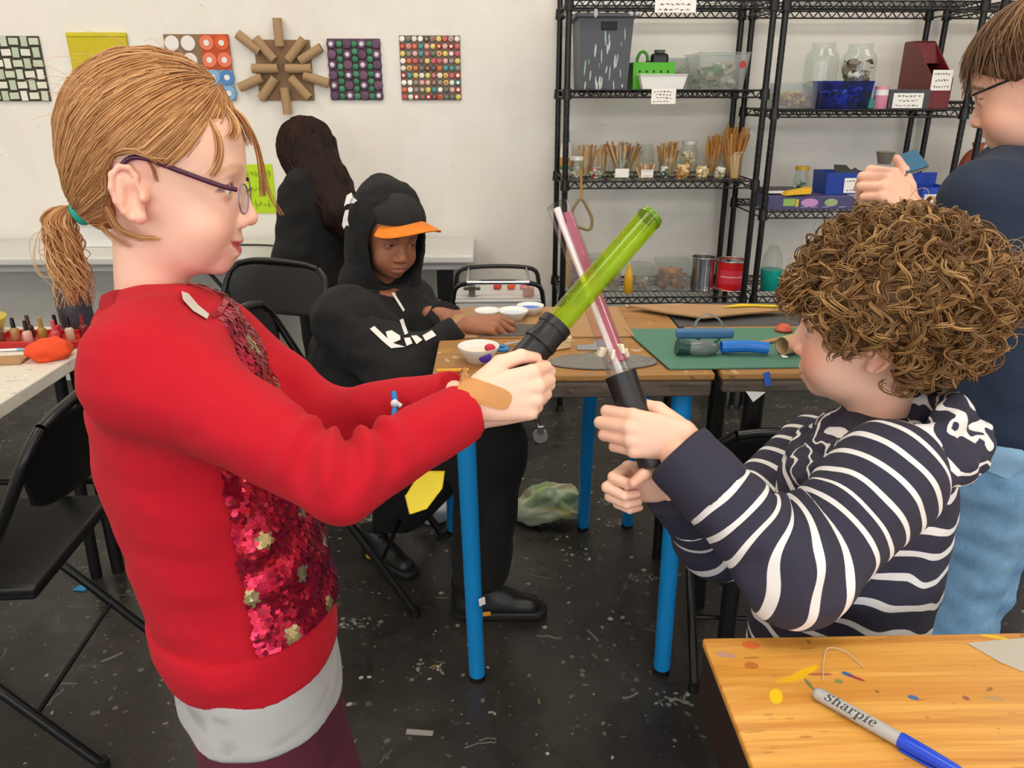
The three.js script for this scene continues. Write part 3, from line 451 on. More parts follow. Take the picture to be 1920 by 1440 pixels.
// ---------------------------------------------------------------- things on the work tables
const TT = 0.7905;
one('cardboard_sheet', 'large brown cardboard sheet covering the far part of the work table', 'cardboard', boxAt(-0.1, 0.335, TT, TT + 0.004, -2.01, -1.74, 0.001), cardboard);
one('grey_paper', 'dark grey paper strip across the cardboard sheet', 'paper', tr(box(0.19, 0.002, 0.095, 0), 0.06, TT + 0.0052, -1.79, 0, 0.02), M(0x55524d, 0.8));
one('cut_card', 'pale grey card offcut with a notch beside the pink blade', 'card', prism([[-0.05, -0.03], [0.02, -0.035], [0.012, -0.01], [0.05, -0.005], [0.06, 0.04], [0, 0.045], [-0.01, 0.01], [-0.05, 0.0]], 0.002).rotateX(-Math.PI / 2).translate(0.24, TT + 0.0015, -1.675), M(0x8a8c90, 0.8));
one('scraped_board', 'round grey scraped board at the table front edge', 'board', lathe([[0, 0.006], [0.112, 0.006], [0.118, 0.003], [0.116, 0], [0, 0]], 40).scale(1, 1, 0.42).translate(0.235, TT, -1.56), new THREE.MeshStandardMaterial({ roughness: 0.7, map: canvasTex(256, 256, (g, W) => { g.fillStyle = '#74726d'; g.fillRect(0, 0, W, W); for (let i = 0; i < 400; i++) { g.strokeStyle = `rgba(${rnd() < 0.5 ? '60,58,55' : '165,163,158'},.3)`; g.lineWidth = rr(1, 3); const x = rr(0, W), y = rr(0, W); g.beginPath(); g.moveTo(x, y); g.lineTo(x + rr(-40, 40), y + rr(-3, 3)); g.stroke(); } }) }));
function bowl(x, z, s, label, extra, y = TT + 0.0045) { const t = thing('plastic_bowl', label, 'bowl', 'white plastic paint bowls'); t.position.set(x, y, z); part(t, 'shell', lathe([[0, 0], [0.02, 0], [0.034, 0.018], [0.038, 0.024], [0.0355, 0.024], [0.032, 0.018], [0.018, 0.003], [0, 0.003]].map(p => [p[0] * s, p[1] * s]), 28), white); if (extra) part(t, 'paint', tr(cyl(0.026 * s, 0.03 * s, 0.003, 20), 0, 0.014 * s, 0), M(extra, 0.35)); return t; }
bowl(-0.012, -1.9, 0.9, 'white paint bowl nearest the hooded child', 0xdadada); bowl(0.052, -1.885, 1.05, 'white paint bowl with pale blue paint on the cardboard', 0xc4cfdd); bowl(0.098, -1.94, 0.95, 'white paint bowl with bright blue paint, farthest from the hooded child', 0x2b62c8);
{ const b = bowl(-0.03, -1.575, 1.2, 'white bowl daubed with red and purple paint by the wrist', 0xe3d3c4, TT); b.scale.set(1, 1.25, 1); part(b, 'purple_daub', tr(new THREE.SphereGeometry(0.014, 12, 8), 0.014, 0.016, 0.034, 0, 0, 0, [1, 0.7, 0.35]), M(0x4a2a9a, 0.4)); part(b, 'red_daub', tr(new THREE.SphereGeometry(0.012, 12, 8), 0.024, 0.03, 0.022, 0, 0, 0, [1, 0.6, 0.6]), M(0xd02a40, 0.4)); }
one('yellow_stick', 'yellow pencil stub on the table corner', 'pencil', merge([rod(V(-0.115, TT + 0.005, -1.502), V(-0.05, TT + 0.005, -1.506), 0.0045, 0.0045, 6)]), M(0xdc9d14, 0.5));
{ const t = thing('scissors', 'blue handled scissors near the hooded child', 'scissors'), m = M(0x1f7fbf, 0.4); for (const [x, z] of [[-0.02, -1.66], [0.012, -1.645]]) part(t, 'handle', tr(new THREE.TorusGeometry(0.017, 0.0045, 8, 20), x, TT + 0.007, z, Math.PI / 2, 0, 0.4, [1.3, 0.8, 1]), m); part(t, 'blade', tr(box(0.09, 0.003, 0.01, 0.001), 0.065, TT + 0.008, -1.69, 0, 0.5), chrome); }
one('wood_block', 'small pale wooden block beside the green saber grip', 'block', merge([tr(box(0.04, 0.014, 0.02, 0.002), 0.155, TT + 0.008, -1.66, 0, 0.5), tr(box(0.03, 0.012, 0.018, 0.002), 0.162, TT + 0.021, -1.662, 0, 0.3)]), M(0xd8c193, 0.7));
{ const t = thing('cutting_mat', 'green self healing cutting mat at the table corner', 'mat'), o = prism([[0.366, 1.508], [0.71, 1.515], [0.78, 1.8], [0.319, 1.8]].map(([x, z]) => [x, z]), 0.003).rotateX(-Math.PI / 2); part(t, 'mat_sheet', o.translate(0, TT + 0.002, 0), new THREE.MeshStandardMaterial({ color: 0x4c7d68, roughness: 0.6, bumpMap: grain, bumpScale: 0.0004 })); part(t, 'mat_edge', tube([V(0.319, TT + 0.003, -1.8), V(0.342, TT + 0.003, -1.655), V(0.366, TT + 0.003, -1.508)], 0.0015, 8, 5), M(0x23382f, 0.7)); }
{ const t = thing('tape_gun', 'blue and clear hand tool lying on the cutting mat', 'tool'), y = TT + 0.006, bl = M(0x1c72d0, 0.3), sm = M(0x9aa6a6, 0.2, 0, { transmission: 0.6, thickness: 0, ior: 1.35 });
  part(t, 'handle', tube([V(0.5, y + 0.014, -1.6), V(0.55, y + 0.016, -1.598), V(0.6, y + 0.014, -1.59)], 0.0135, 16, 12), bl); part(t, 'upper_body', tr(box(0.13, 0.022, 0.022, 0.007, 2), 0.475, y + 0.03, -1.65), M(0x41719b, 0.35)); part(t, 'clear_head', tr(new THREE.SphereGeometry(0.024, 18, 12), 0.455, y + 0.012, -1.6, 0, 0, 0, [1.7, 0.72, 0.9]), sm); part(t, 'nozzle', tr(cyl(0.016, 0.019, 0.026, 14), 0.415, y + 0.014, -1.6, 0, 0, 1.4), M(0x20443d, 0.4)); part(t, 'clear_guard', lathe([[0.034, 0], [0.036, 0.006], [0.03, 0.01]], 24).rotateX(1.2).translate(0.49, y + 0.03, -1.68), sm); }
{ const t = thing('cardboard_tube', 'short brown cardboard tube in front of the boys nose', 'tube'); part(t, 'tube_wall', lathe([[0.0175, -0.03], [0.02, -0.03], [0.02, 0.03], [0.0175, 0.03], [0.0175, -0.03]], 22).rotateZ(Math.PI / 2).rotateY(0.5).translate(0.655, TT + 0.026, -1.6), M(0xb59c78, 0.8)); part(t, 'label_flap', tr(box(0.012, 0.001, 0.016, 0), 0.632, TT + 0.0058, -1.575), paperWhite); }
one('cardboard_piece', 'v shaped brown cardboard offcut on the dark table', 'cardboard', prism([[0.36, 1.985], [0.45, 1.91], [0.53, 1.862], [0.65, 1.9], [0.78, 1.93], [0.7, 1.97], [0.52, 1.99]], 0.004, 0.001).rotateX(-Math.PI / 2).rotateZ(0).translate(0, TT + 0.012, 0), cardboard);
one('white_strip', 'long pale strip of card on the dark table', 'card', tr(box(0.16, 0.003, 0.018, 0), 0.44, TT + 0.003, -2.02, 0, 0.06), M(0xc4c6ca, 0.7));
one('yellow_offcut', 'yellow paper offcut lying on the v shaped cardboard', 'paper', prism([[0.6, 1.94], [0.68, 1.95], [0.79, 1.93], [0.74, 1.955], [0.65, 1.968]], 0.003).rotateX(-Math.PI / 2).translate(0, TT + 0.0185, 0), M(0xe6c529, 0.7));
one('cardboard_strip', 'narrow cardboard strip across the cutting mat corner', 'cardboard', tr(box(0.16, 0.004, 0.016, 0), 0.67, TT + 0.007, -1.7, 0, 0.5), cardboard);
one('red_ball', 'small orange red cap on the cutting mat beside the boys brow', 'cap', lathe([[0, 0.018], [0.012, 0.016], [0.02, 0.006], [0.021, 0], [0, 0]], 18).translate(0.7, TT + 0.004, -1.77), M(0xc4573a, 0.5));
{ const t = thing('glue_bottle', 'small grey bottle with a green top beside the boys brow', 'bottle'); part(t, 'body', lathe([[0, 0], [0.017, 0], [0.017, 0.022], [0.01, 0.03], [0, 0.03]], 16).translate(0.735, TT + 0.004, -1.73), M(0x8f9a92, 0.4)); part(t, 'top', lathe([[0, 0.014], [0.006, 0.012], [0.01, 0], [0, 0]], 12).translate(0.735, TT + 0.034, -1.73), M(0x2fae4f, 0.4)); }
one('blue_scrap', 'blue paper scrap hanging over the front edge of the mat table', 'paper', tr(box(0.013, 0.03, 0.0015, 0), 0.566, 0.778, -1.4838, 0, 0, 0.25), M(0x2f62c4, 0.6));
one('white_scrap', 'white torn scrap stuck under the front edge of the mat table', 'paper', prism([[-0.02, 0.012], [0.022, 0.01], [-0.002, -0.012]], 0.0015).translate(0.545, 0.738, -1.4865), paperWhite);
// ---------------------------------------------------------------- things on the paint table
{ const y = 0.7205, t = thing('yellow_tub', 'stacked yellow plastic tubs at the left picture edge', 'tub'); part(t, 'lower_tub', lathe([[0, 0], [0.1, 0], [0.12, 0.05], [0.126, 0.052], [0.12, 0.054], [0, 0.052]], 28).scale(0.75, 1, 0.75).translate(-1.385, y, -2.0), M(0xd9c313, 0.4)); part(t, 'upper_tub', lathe([[0, 0.0], [0.085, 0], [0.1, 0.085], [0.112, 0.09], [0.1, 0.095], [0, 0.09]], 28).scale(0.78, 1, 0.78).translate(-1.39, y + 0.0545, -2.0), M(0xe0c81a, 0.4)); }
{ const y = 0.7205, t = thing('red_tray', 'red plastic tray of small bottles on the paint table', 'tray'); part(t, 'tray_base', boxAt(-1.29, -1.06, y, y + 0.006, -2.02, -1.91, 0.003), M(0xb82420, 0.4)); part(t, 'tray_rim', merge([boxAt(-1.29, -1.06, y, y + 0.018, -1.914, -1.908, 0.002), boxAt(-1.29, -1.06, y, y + 0.018, -2.024, -2.018, 0.002), boxAt(-1.292, -1.286, y, y + 0.018, -2.024, -1.908, 0.002), boxAt(-1.064, -1.058, y, y + 0.018, -2.024, -1.908, 0.002)]), M(0xb82420, 0.4));
  const cs = [['brown', 0x6e4636], ['tan', 0xb08a5c], ['dark brown', 0x4c3228], ['pale pink', 0xd7a99a], ['gold', 0xa07c3c], ['crimson', 0xc02a3a], ['rosy red', 0xc84a4a], ['beige', 0xcfb79a], ['dark red', 0x7a1f24]]; cs.forEach(([n, c], i) => { const b = thing('paint_bottle', `small ${n} bottle in the red tray, ${i < 5 ? 'left half' : 'right half'}`, 'bottle', 'small bottles in the red tray'), x = -1.268 + i * 0.0235, z = -1.94 - (i % 3) * 0.026; part(b, 'body', lathe([[0, 0], [0.011, 0], [0.011, 0.028], [0.005, 0.034], [0, 0.034]], 14).translate(x, y + 0.0062, z), M(c, 0.25)); part(b, 'cap', tr(cyl(0.0058, 0.0045, 0.026, 10), x, y + 0.0532, z), M(i % 2 ? 0x141414 : c, 0.35)); }); }
one('orange_cloth', 'crumpled orange and white cloth on the paint table behind the shoulder', 'cloth', (() => { const g = new THREE.SphereGeometry(0.05, 24, 16), p = g.attributes.position; for (let i = 0; i < p.count; i++) { const k = 1 + 0.25 * noise(p.getX(i) * 40, p.getY(i) * 40, p.getZ(i) * 40); p.setXYZ(i, p.getX(i) * k, Math.max(-0.018, p.getY(i) * 0.6 * k), p.getZ(i) * k); } g.computeVertexNormals(); return g.translate(-1.09, 0.739, -1.84); })(), M(0xe2481a, 0.8));
{ const t = thing('dark_jar', 'tall dark grey jar on the paint table below the ponytail', 'jar'); part(t, 'body', lathe([[0, 0], [0.04, 0], [0.043, 0.01], [0.043, 0.11], [0.036, 0.12], [0, 0.12]], 22).translate(-1.135, 0.7205, -2.07), M(0x3b3a42, 0.35)); part(t, 'lid', tr(cyl(0.035, 0.033, 0.016, 20), -1.135, 0.849, -2.07), M(0x55505c, 0.4)); }
{ const t = thing('paint_tube', 'small blue and white paint tube standing on the paint table', 'tube'); part(t, 'body', lathe([[0, 0], [0.009, 0], [0.009, 0.026], [0.005, 0.03], [0, 0.03]], 12).translate(-1.33, 0.7205, -1.97), M(0xb8ccdf, 0.4)); part(t, 'cap', tr(cyl(0.006, 0.008, 0.018, 12), -1.33, 0.7595, -1.97), M(0x1f4fb0, 0.35)); }
one('cardboard_piece', 'brown cardboard piece on the paint table front', 'cardboard', tr(box(0.22, 0.006, 0.06, 0.001), -1.245, 0.7238, -1.8, 0, 0.12), cardboard);
{ const t = thing('paint_brush', 'thin white paint brush lying on the paint table', 'brush'); part(t, 'handle', rod(V(-1.36, 0.7245, -1.87), V(-1.2, 0.7245, -1.89), 0.0035), white); part(t, 'bristle', rod(V(-1.2, 0.7245, -1.89), V(-1.165, 0.7245, -1.894), 0.004, 0.002), M(0x7fb6c4, 0.7)); }
// ---------------------------------------------------------------- things on the floor
{ const g = new THREE.SphereGeometry(0.1, 40, 24), p = g.attributes.position; for (let i = 0; i < p.count; i++) { const x = p.getX(i), y = p.getY(i), z = p.getZ(i), k = 1 + 0.35 * noise(x * 18, y * 18 + 4, z * 18) + 0.12 * noise(x * 50, y * 50, z * 50); p.setXYZ(i, x * 1.15 * k, Math.max(0.0, 0.045 + y * 0.62 * k + 0.03 * Math.sin(x * 18 + 1)), z * 0.7 * k); } g.computeVertexNormals();
  const bm = canvasTex(256, 256, (c, W) => { c.fillStyle = '#a9b394'; c.fillRect(0, 0, W, W); for (let i = 0; i < 60; i++) paint(c, ['rgba(120,170,60,.5)', 'rgba(190,200,180,.5)', 'rgba(150,70,60,.4)', 'rgba(90,120,80,.5)', 'rgba(200,170,60,.35)', 'rgba(110,140,140,.4)'][i % 6], rr(0, W), rr(0, W), rr(8, 40), rr(6, 26), rr(0, 3)); });
  one('crumpled_bag', 'crumpled greenish plastic bag on the floor under the table', 'bag', g.translate(0.175, 0.001, -2.24), new THREE.MeshStandardMaterial({ map: bm, roughness: 0.4 })); 
  const h = new THREE.SphereGeometry(0.055, 26, 18), q = h.attributes.position; for (let i = 0; i < q.count; i++) { const x = q.getX(i), y = q.getY(i), z = q.getZ(i), k = 1 + 0.4 * noise(x * 30, y * 30 + 9, z * 30); q.setXYZ(i, x * 1.1 * k, Math.max(0, 0.05 + y * 1.2 * k), z * k); } h.computeVertexNormals(); one('crumpled_bag', 'crumpled white plastic bag on the floor by the chair leg', 'bag', h.translate(-0.2, 0.001, -2.26), M(0xcfd0d0, 0.4));
  one('paper_scrap', 'tiny bright blue scrap on the floor by the left chair', 'scrap', tr(prism([[-0.02, -0.008], [0.016, -0.012], [0.02, 0.008], [-0.012, 0.012]], 0.004).rotateX(-Math.PI / 2), -1.185, 0.0025, -1.9), M(0x2aa0d8, 0.5));
  one('paper_scrap', 'long grey paper scrap on the floor in front of the blue leg', 'scrap', tr(box(0.06, 0.002, 0.014, 0), -0.17, 0.0015, -1.34, 0, -0.12), M(0x8f8d88, 0.8)); }
// ---------------------------------------------------------------- things on the shelves
const onZ = (x, y, z) => { const r = at(x, y, 1).sub(EYE); return EYE.clone().addScaledVector(r, z / r.z); };
// width, centre and height of a thing that stands on a shelf at y0, z deep in the room, between two sight lines
const span = (a, b, top, y0, z) => { const l = onZ(a, top + 20, z).x, r = onZ(b, top + 20, z).x; return { x: (l + r) / 2, w: r - l, h: onZ((a + b) / 2, top, z).y - y0 }; };
function taperBox(w0, w1, d0, d1, h, wall = 0.003) {                 // open tapered bin
  const o = [], q = (a, b, c, d) => o.push(...a, ...b, ...c, ...a, ...c, ...d), P = (w, d, y) => [[-w / 2, y, d / 2], [w / 2, y, d / 2], [w / 2, y, -d / 2], [-w / 2, y, -d / 2]];
  const A = P(w0, d0, 0), B = P(w1, d1, h), C = P(w1 - 2 * wall, d1 - 2 * wall, h), D = P(w0 - 2 * wall, d0 - 2 * wall, wall);
  for (let i = 0; i < 4; i++) { const j = (i + 1) % 4; q(A[i], A[j], B[j], B[i]); q(B[i], B[j], C[j], C[i]); q(C[i], C[j], D[j], D[i]); }
  q(D[0], D[1], D[2], D[3]); q(A[3], A[2], A[1], A[0]);
  const g = new THREE.BufferGeometry(); g.setAttribute('position', new THREE.Float32BufferAttribute(o, 3)); g.computeVertexNormals(); return g;
}
function clutter(w, h, d, n, cols, long = 0.6) {                      // loose bits filling a container, one part
  const list = []; for (let i = 0; i < n * 2.2; i++) { const s = Math.min(w, h, d) * rr(0.2, 0.42), k = i % 3; const g = k ? box(s * rr(0.6, 1.6), s * rr(0.3, 0.8), s, s * 0.1) : new THREE.SphereGeometry(s * 0.45, 8, 6); list.push(tint(merge([tr(g, rr(-0.5, 0.5) * (w - s), s * 0.5 + rnd() * (h - s), rr(-0.5, 0.5) * (d - s), rr(-0.6, 0.6), rr(0, 3), rr(-0.6, 0.6))]), lin(cols[(rnd() * cols.length) | 0]))); }
  return joinColored(list);
}
const bits = new THREE.MeshStandardMaterial({ vertexColors: true, roughness: 0.7 });
function sticks(r, h, n, spread, cols) {
  const list = []; for (let i = 0; i < n * 1.5; i++) { const a = rr(0, 6.28), q = Math.sqrt(rnd()) * r, b = a + rr(-0.8, 0.8), H = h * rr(0.72, 1.05), w = rr(0.003, 0.0065); list.push(tint(merge([rod(V(Math.cos(a) * q * 0.7, 0.004, Math.sin(a) * q * 0.7), V(Math.cos(b) * (q + spread * rnd()), H, Math.sin(b) * (q + spread * rnd()) * 0.6), w, w, 5)]), lin(cols[(rnd() * cols.length) | 0]))); }
  return joinColored(list);
}
const WOOD = [0xc79f6b, 0xb88a54, 0xd6b385, 0xa87a48, 0xcaa878], jarProfile = (r, h) => [[0, 0], [r * 0.92, 0], [r, r * 0.1], [r, h * 0.8], [r * 0.8, h * 0.9], [r * 0.8, h]];
function jar(a, b, top, y0, z, label, fill, o = {}) {
  const s = span(a, b, top, y0, z), r = s.w / 2, t = thing('glass_jar', label, 'jar', o.group || 'glass jars on the stick shelf'); t.position.set(s.x, y0 + 0.0005, z); const h = o.h || s.h;
  part(t, 'glass', lathe(jarProfile(r, h), 20), glassThin);
  if (fill) part(t, 'contents', fill(r * 0.98, h), bits, undefined, 'stuff');
  if (o.lid) part(t, 'lid', tr(cyl(r * 0.84, r * 0.84, 0.014, 18), 0, h + 0.006, 0), M(o.lid, 0.4, 0.3));
  if (o.tag) part(t, 'label_sticker', tr(box(r * 1.1, h * 0.4, 0.0015, 0), 0, h * 0.34, r * 1.01), o.tag === 1 ? scribbled(2, 64, 64) : paperWhite);
  return t;
}
function tag(px0, px1, py0, py1, label, lines) { const a = onZ(px0, py0, SF + 0.008), b = onZ(px1, py1, SF + 0.008); return one('shelf_tag', label, 'tag', tr(box(b.x - a.x, a.y - b.y, 0.002, 0), (a.x + b.x) / 2, (a.y + b.y) / 2, SF + 0.0095, -0.04), scribbled(lines), 'paper tags on the shelf edges'); }
tag(1229, 1304, -8, 24, 'white card tag hanging from the topmost shelf edge', 3); tag(1222, 1266, 166, 195, 'white card tag below the shelf with the grey tote', 4);
{ // grey tote with paint runs
  const s = span(1086, 1188, 24, A2, -3.25), t = thing('storage_tote', 'grey plastic tote streaked with white paint drips', 'tote'); t.position.set(s.x, A2 + 0.0005, -3.38);
  const gm = M(0x4c4f54, 0.45); part(t, 'tub', taperBox(s.w * 0.88, s.w, 0.24, 0.28, s.h * 0.97, 0.004), gm); part(t, 'rim', merge([tr(box(s.w * 1.12, 0.016, 0.02, 0.004), 0, s.h * 0.965, 0.145), tr(box(s.w * 1.12, 0.016, 0.02, 0.004), 0, s.h * 0.965, -0.145), tr(box(0.02, 0.016, 0.3, 0.004), s.w * 0.54, s.h * 0.965, 0), tr(box(0.02, 0.016, 0.3, 0.004), -s.w * 0.54, s.h * 0.965, 0)]), gm); part(t, 'handle_slot', tr(box(0.062, 0.03, 0.006, 0.003), 0.01, s.h * 0.83, 0.1385, 0.08), M(0x17181a, 0.6));
  for (let i = 0; i < 26; i++) { const u = rr(-0.44, 0.42), v = Math.pow(rnd(), 1.6) * 0.75, l = rr(0.012, 0.06); part(t, 'paint_drip', tr(new THREE.SphereGeometry(1, 8, 8), u * s.w * (0.88 + 0.12 * v), 0.01 + v * s.h, 0.1215 + v * 0.0195, 0.08, 0, rr(-0.12, 0.12), [rr(0.0015, 0.004), l * 0.5, 0.0012]), i % 5 ? M(0xc9ccca, 0.5) : M(0x9db9b4, 0.5)); }
  part(t, 'paint_blob', merge([tr(new THREE.SphereGeometry(0.009, 10, 8), 0.09, s.h * 0.98, 0.152), tr(new THREE.SphereGeometry(0.008, 10, 8), 0.112, s.h * 0.98, 0.152), tr(new THREE.SphereGeometry(0.01, 10, 8), -0.045, s.h * 0.985, 0.15, 0, 0, 0, [1, 1.6, 1])]), M(0xdededb, 0.5)); }
{ const s = span(1187, 1266, 117, A2, -3.27), t = thing('green_basket', 'bright green plastic basket beside the grey tote', 'basket'); t.position.set(s.x, A2 + 0.0005, -3.36); part(t, 'tub', taperBox(s.w * 0.95, s.w, 0.15, 0.17, s.h, 0.004), M(0x4fae1f, 0.4)); for (let i = 0; i < 5; i++) part(t, 'hole', tr(cyl(0.005, 0.005, 0.003, 12), (i - 2) * 0.028, s.h * 0.66, 0.0815, Math.PI / 2), M(0x17360c, 0.6)); part(t, 'green_hose', tube([V(-0.05, 0.03, 0), V(-0.052, 0.12, 0), V(-0.035, 0.142, 0), V(-0.016, 0.13, 0), V(-0.014, 0.05, 0)], 0.006, 20, 8), M(0x3d8f22, 0.4));
  const k = thing('black_camera', 'small black rounded gadget resting in the green basket', 'gadget'); part(k, 'body', tr(box(0.07, 0.05, 0.05, 0.014, 2), s.x + 0.035, A2 + s.h + 0.012, -3.36), black); part(k, 'top_plate', tr(cyl(0.02, 0.024, 0.012, 16), s.x + 0.035, A2 + s.h + 0.043, -3.36), M(0x6e706c, 0.4)); part(k, 'battery', tr(box(0.02, 0.07, 0.03, 0.004), s.x - 0.008, A2 + s.h - 0.026, -3.36), black); }
{ const s = span(1199, 1288, 140, A2, -3.215), t = thing('white_tray', 'shallow white plastic tray at the front of the shelf', 'tray'); t.position.set(s.x, A2 + 0.0005, -3.243); part(t, 'shell', taperBox(s.w * 0.84, s.w, 0.05, 0.06, s.h, 0.003), white); part(t, 'rim', merge([tr(box(s.w * 1.03, 0.003, 0.006, 0.001), 0, s.h, 0.031), tr(box(s.w * 1.03, 0.003, 0.006, 0.001), 0, s.h, -0.031)]), white); }
{ const s = span(1330, 1427, 98, A2, -3.25), t = thing('clear_bin', 'clear plastic bin of scraps with a red sticker', 'bin'); t.position.set(s.x - 0.035, A2 + 0.0005, -3.4); part(t, 'tub', taperBox(s.w * 0.84, s.w, 0.22, 0.25, s.h, 0.003), clearPlastic); part(t, 'contents', clutter(s.w * 0.74, s.h * 0.8, 0.19, 46, [0xc9b79c, 0xb8a98e, 0x6f9d5a, 0xd9d2c2, 0xa98f72, 0xe2ddd2]), bits, undefined, 'stuff'); part(t, 'red_sticker', tr(cyl(0.014, 0.014, 0.001, 16), s.w * 0.36, s.h * 0.68, 0.1245, Math.PI / 2 + 0.06), M(0xb5383c, 0.5)); part(t, 'rim', merge([tr(box(s.w * 1.04, 0.005, 0.008, 0.002), 0, s.h, 0.126), tr(box(s.w * 1.04, 0.005, 0.008, 0.002), 0, s.h, -0.126)]), clearPlastic);
  const c = thing('clear_bin', 'hazy clear bag of brown scraps between basket and bin', 'bag'), w = span(1270, 1318, 105, A2, -3.3); c.position.set(w.x - 0.012, A2 + 0.0005, -3.5); part(c, 'film', taperBox(w.w * 1.1, w.w * 0.8, 0.12, 0.08, w.h, 0.003), clearPlastic); part(c, 'contents', clutter(w.w * 0.85, w.h * 0.8, 0.08, 26, [0x9d7d5a, 0xb49a78, 0xcfc5b0, 0x8fa59a]), bits, undefined, 'stuff'); }
// shelf of craft sticks
{ const t = thing('glue_bottle', 'white glue bottle with orange label and teal nozzle', 'bottle'); t.position.set(0.335, A3 + 0.0005, -3.545); part(t, 'body', lathe([[0, 0], [0.03, 0], [0.03, 0.09], [0.024, 0.12], [0.012, 0.13], [0, 0.13]], 20), M(0xe3e3dd, 0.4)); part(t, 'orange_label', lathe([[0.0306, 0.03], [0.0306, 0.065]], 20), M(0xd58a2a, 0.5)); part(t, 'green_label', lathe([[0.0306, 0.012], [0.0306, 0.03]], 20), M(0x3f7d3a, 0.5)); part(t, 'nozzle', tr(cyl(0.012, 0.009, 0.05, 14), 0, 0.155, 0), M(0x2a9a86, 0.4)); }
const zf = -3.255, zb = -3.42;
jar(1066, 1096, 300, A3, zf, 'small jar with a white lid at the left end of the stick shelf', (r, h) => clutter(r * 1.3, h * 0.7, r * 1.3, 10, [0xb9ad98, 0xd8d4c6]), { lid: 0xe6e4de });
jar(1100, 1134, 305, A3, zf, 'jar with a red scrap and white stick pieces, second from the left post', (r, h) => clutter(r * 1.3, h * 0.8, r * 1.3, 16, [0xb5333a, 0xc9b99a, 0xdedacc, 0x9ba894]));
jar(1140, 1186, 296, A3, zf, 'wide empty looking jar with a white paper label on the stick shelf', (r, h) => clutter(r * 1.2, h * 0.3, r * 1.2, 8, [0xb8b4a4, 0xa9a18c]), { tag: 2 });
jar(1189, 1230, 300, A3, zf, 'jar of short pale wood pieces with a label, right of the wide jar', (r, h) => sticks(r * 0.8, h * 0.8, 26, 0.004, WOOD), { tag: 1 });
jar(1234, 1260, 304, A3, zf, 'narrow jar of dark green pieces among the wooden sticks', (r, h) => clutter(r * 1.3, h * 0.8, r * 1.3, 18, [0x33564a, 0x4b6d5c, 0xd6d8d2]));
jar(1263, 1297, 302, A3, zf, 'jar of orange brown wood shapes right of the dark green jar', (r, h) => clutter(r * 1.4, h * 0.85, r * 1.4, 24, [0xd39d5c, 0xc08a4e, 0xe2c08e]));
jar(1299, 1331, 306, A3, zf, 'jar of curled blond wood pieces left of the white filled jar', (r, h) => clutter(r * 1.4, h * 0.85, r * 1.4, 24, [0xd9b37a, 0xe6cfa4, 0xc99c60]));
jar(1334, 1364, 304, A3, zf, 'jar of white pegs near the right end of the stick shelf', (r, h) => clutter(r * 1.4, h * 0.7, r * 1.4, 22, [0xe2e0da, 0xcfcdc4, 0xb9a88c]));
jar(1366, 1392, 284, A3, zf, 'tall jar of brown dowels against the right post', (r, h) => sticks(r * 0.8, h * 0.95, 24, 0.003, WOOD));
jar(1082, 1112, 292, A3, zb, 'back row jar of broad brown craft sticks, leftmost', (r, h) => sticks(r * 0.8, h * 1.5, 18, 0.02, WOOD), { group: 'glass jars in the back row of the stick shelf' });
jar(1120, 1138, 290, A3, zb, 'back row jar of reddish clothes pegs, second from the left', (r, h) => sticks(r * 0.8, h * 1.45, 16, 0.012, WOOD), { group: 'glass jars in the back row of the stick shelf' });
jar(1148, 1186, 294, A3, zb, 'back row jar of fanned grey and brown sticks', (r, h) => sticks(r * 0.8, h * 1.75, 34, 0.05, [...WOOD, 0x7d8681, 0x8f958e]), { group: 'glass jars in the back row of the stick shelf' });
jar(1194, 1226, 270, A3, zb, 'clear upturned glass jar in the back row', (r, h) => clutter(r, h * 0.2, r, 5, [0xc9ccc6]), { group: 'glass jars in the back row of the stick shelf' });
jar(1232, 1270, 288, A3, zb, 'back row jar of wide tongue shaped brown sticks', (r, h) => sticks(r * 0.85, h * 1.5, 30, 0.02, WOOD), { group: 'glass jars in the back row of the stick shelf' });
jar(1274, 1308, 270, A3, zb, 'back row jar of yellowish wood scraps under a pale lid', (r, h) => clutter(r * 1.3, h * 0.8, r * 1.3, 22, [0xd9c07e, 0xc7a868, 0xe1d6b4]), { lid: 0xcfd2cc, group: 'glass jars in the back row of the stick shelf' });
jar(1320, 1348, 290, A3, zb, 'back row jar of tall thin amber skewers', (r, h) => sticks(r * 0.8, h * 1.9, 16, 0.02, [0xc28a44, 0xb37a38]), { group: 'glass jars in the back row of the stick shelf' });
jar(1354, 1390, 286, A3, zb, 'back row jar of tallest fanned orange brown sticks, by the right post', (r, h) => sticks(r * 0.8, h * 2.1, 34, 0.045, [0xc28a44, 0xb9803e, 0xd09c58]), { group: 'glass jars in the back row of the stick shelf' });
{ const t = thing('wood_hanger', 'triangular bent wood and cord hanger dangling from the stick shelf', 'hanger'), P = (x, y) => onZ(x, y, -3.17); part(t, 'loop', tube([P(1089, 372), P(1102, 392), P(1110, 412), P(1106, 430), P(1092, 428), P(1076, 420), P(1072, 400), P(1080, 382)], 0.0065, 40, 8, true), M(0x8d7a55, 0.6)); part(t, 'cord', tube([P(1088, 318), P(1090, 345), P(1089, 374)], 0.0055, 12, 8), M(0xb08a3a, 0.6)); part(t, 'hook', tube([P(1084, 350), P(1084, 334), P(1090, 326), V(P(1090, 330).x, A3 + 0.006, -3.2)], 0.0025, 12, 6), M(0x6f5a8a, 0.5)); }
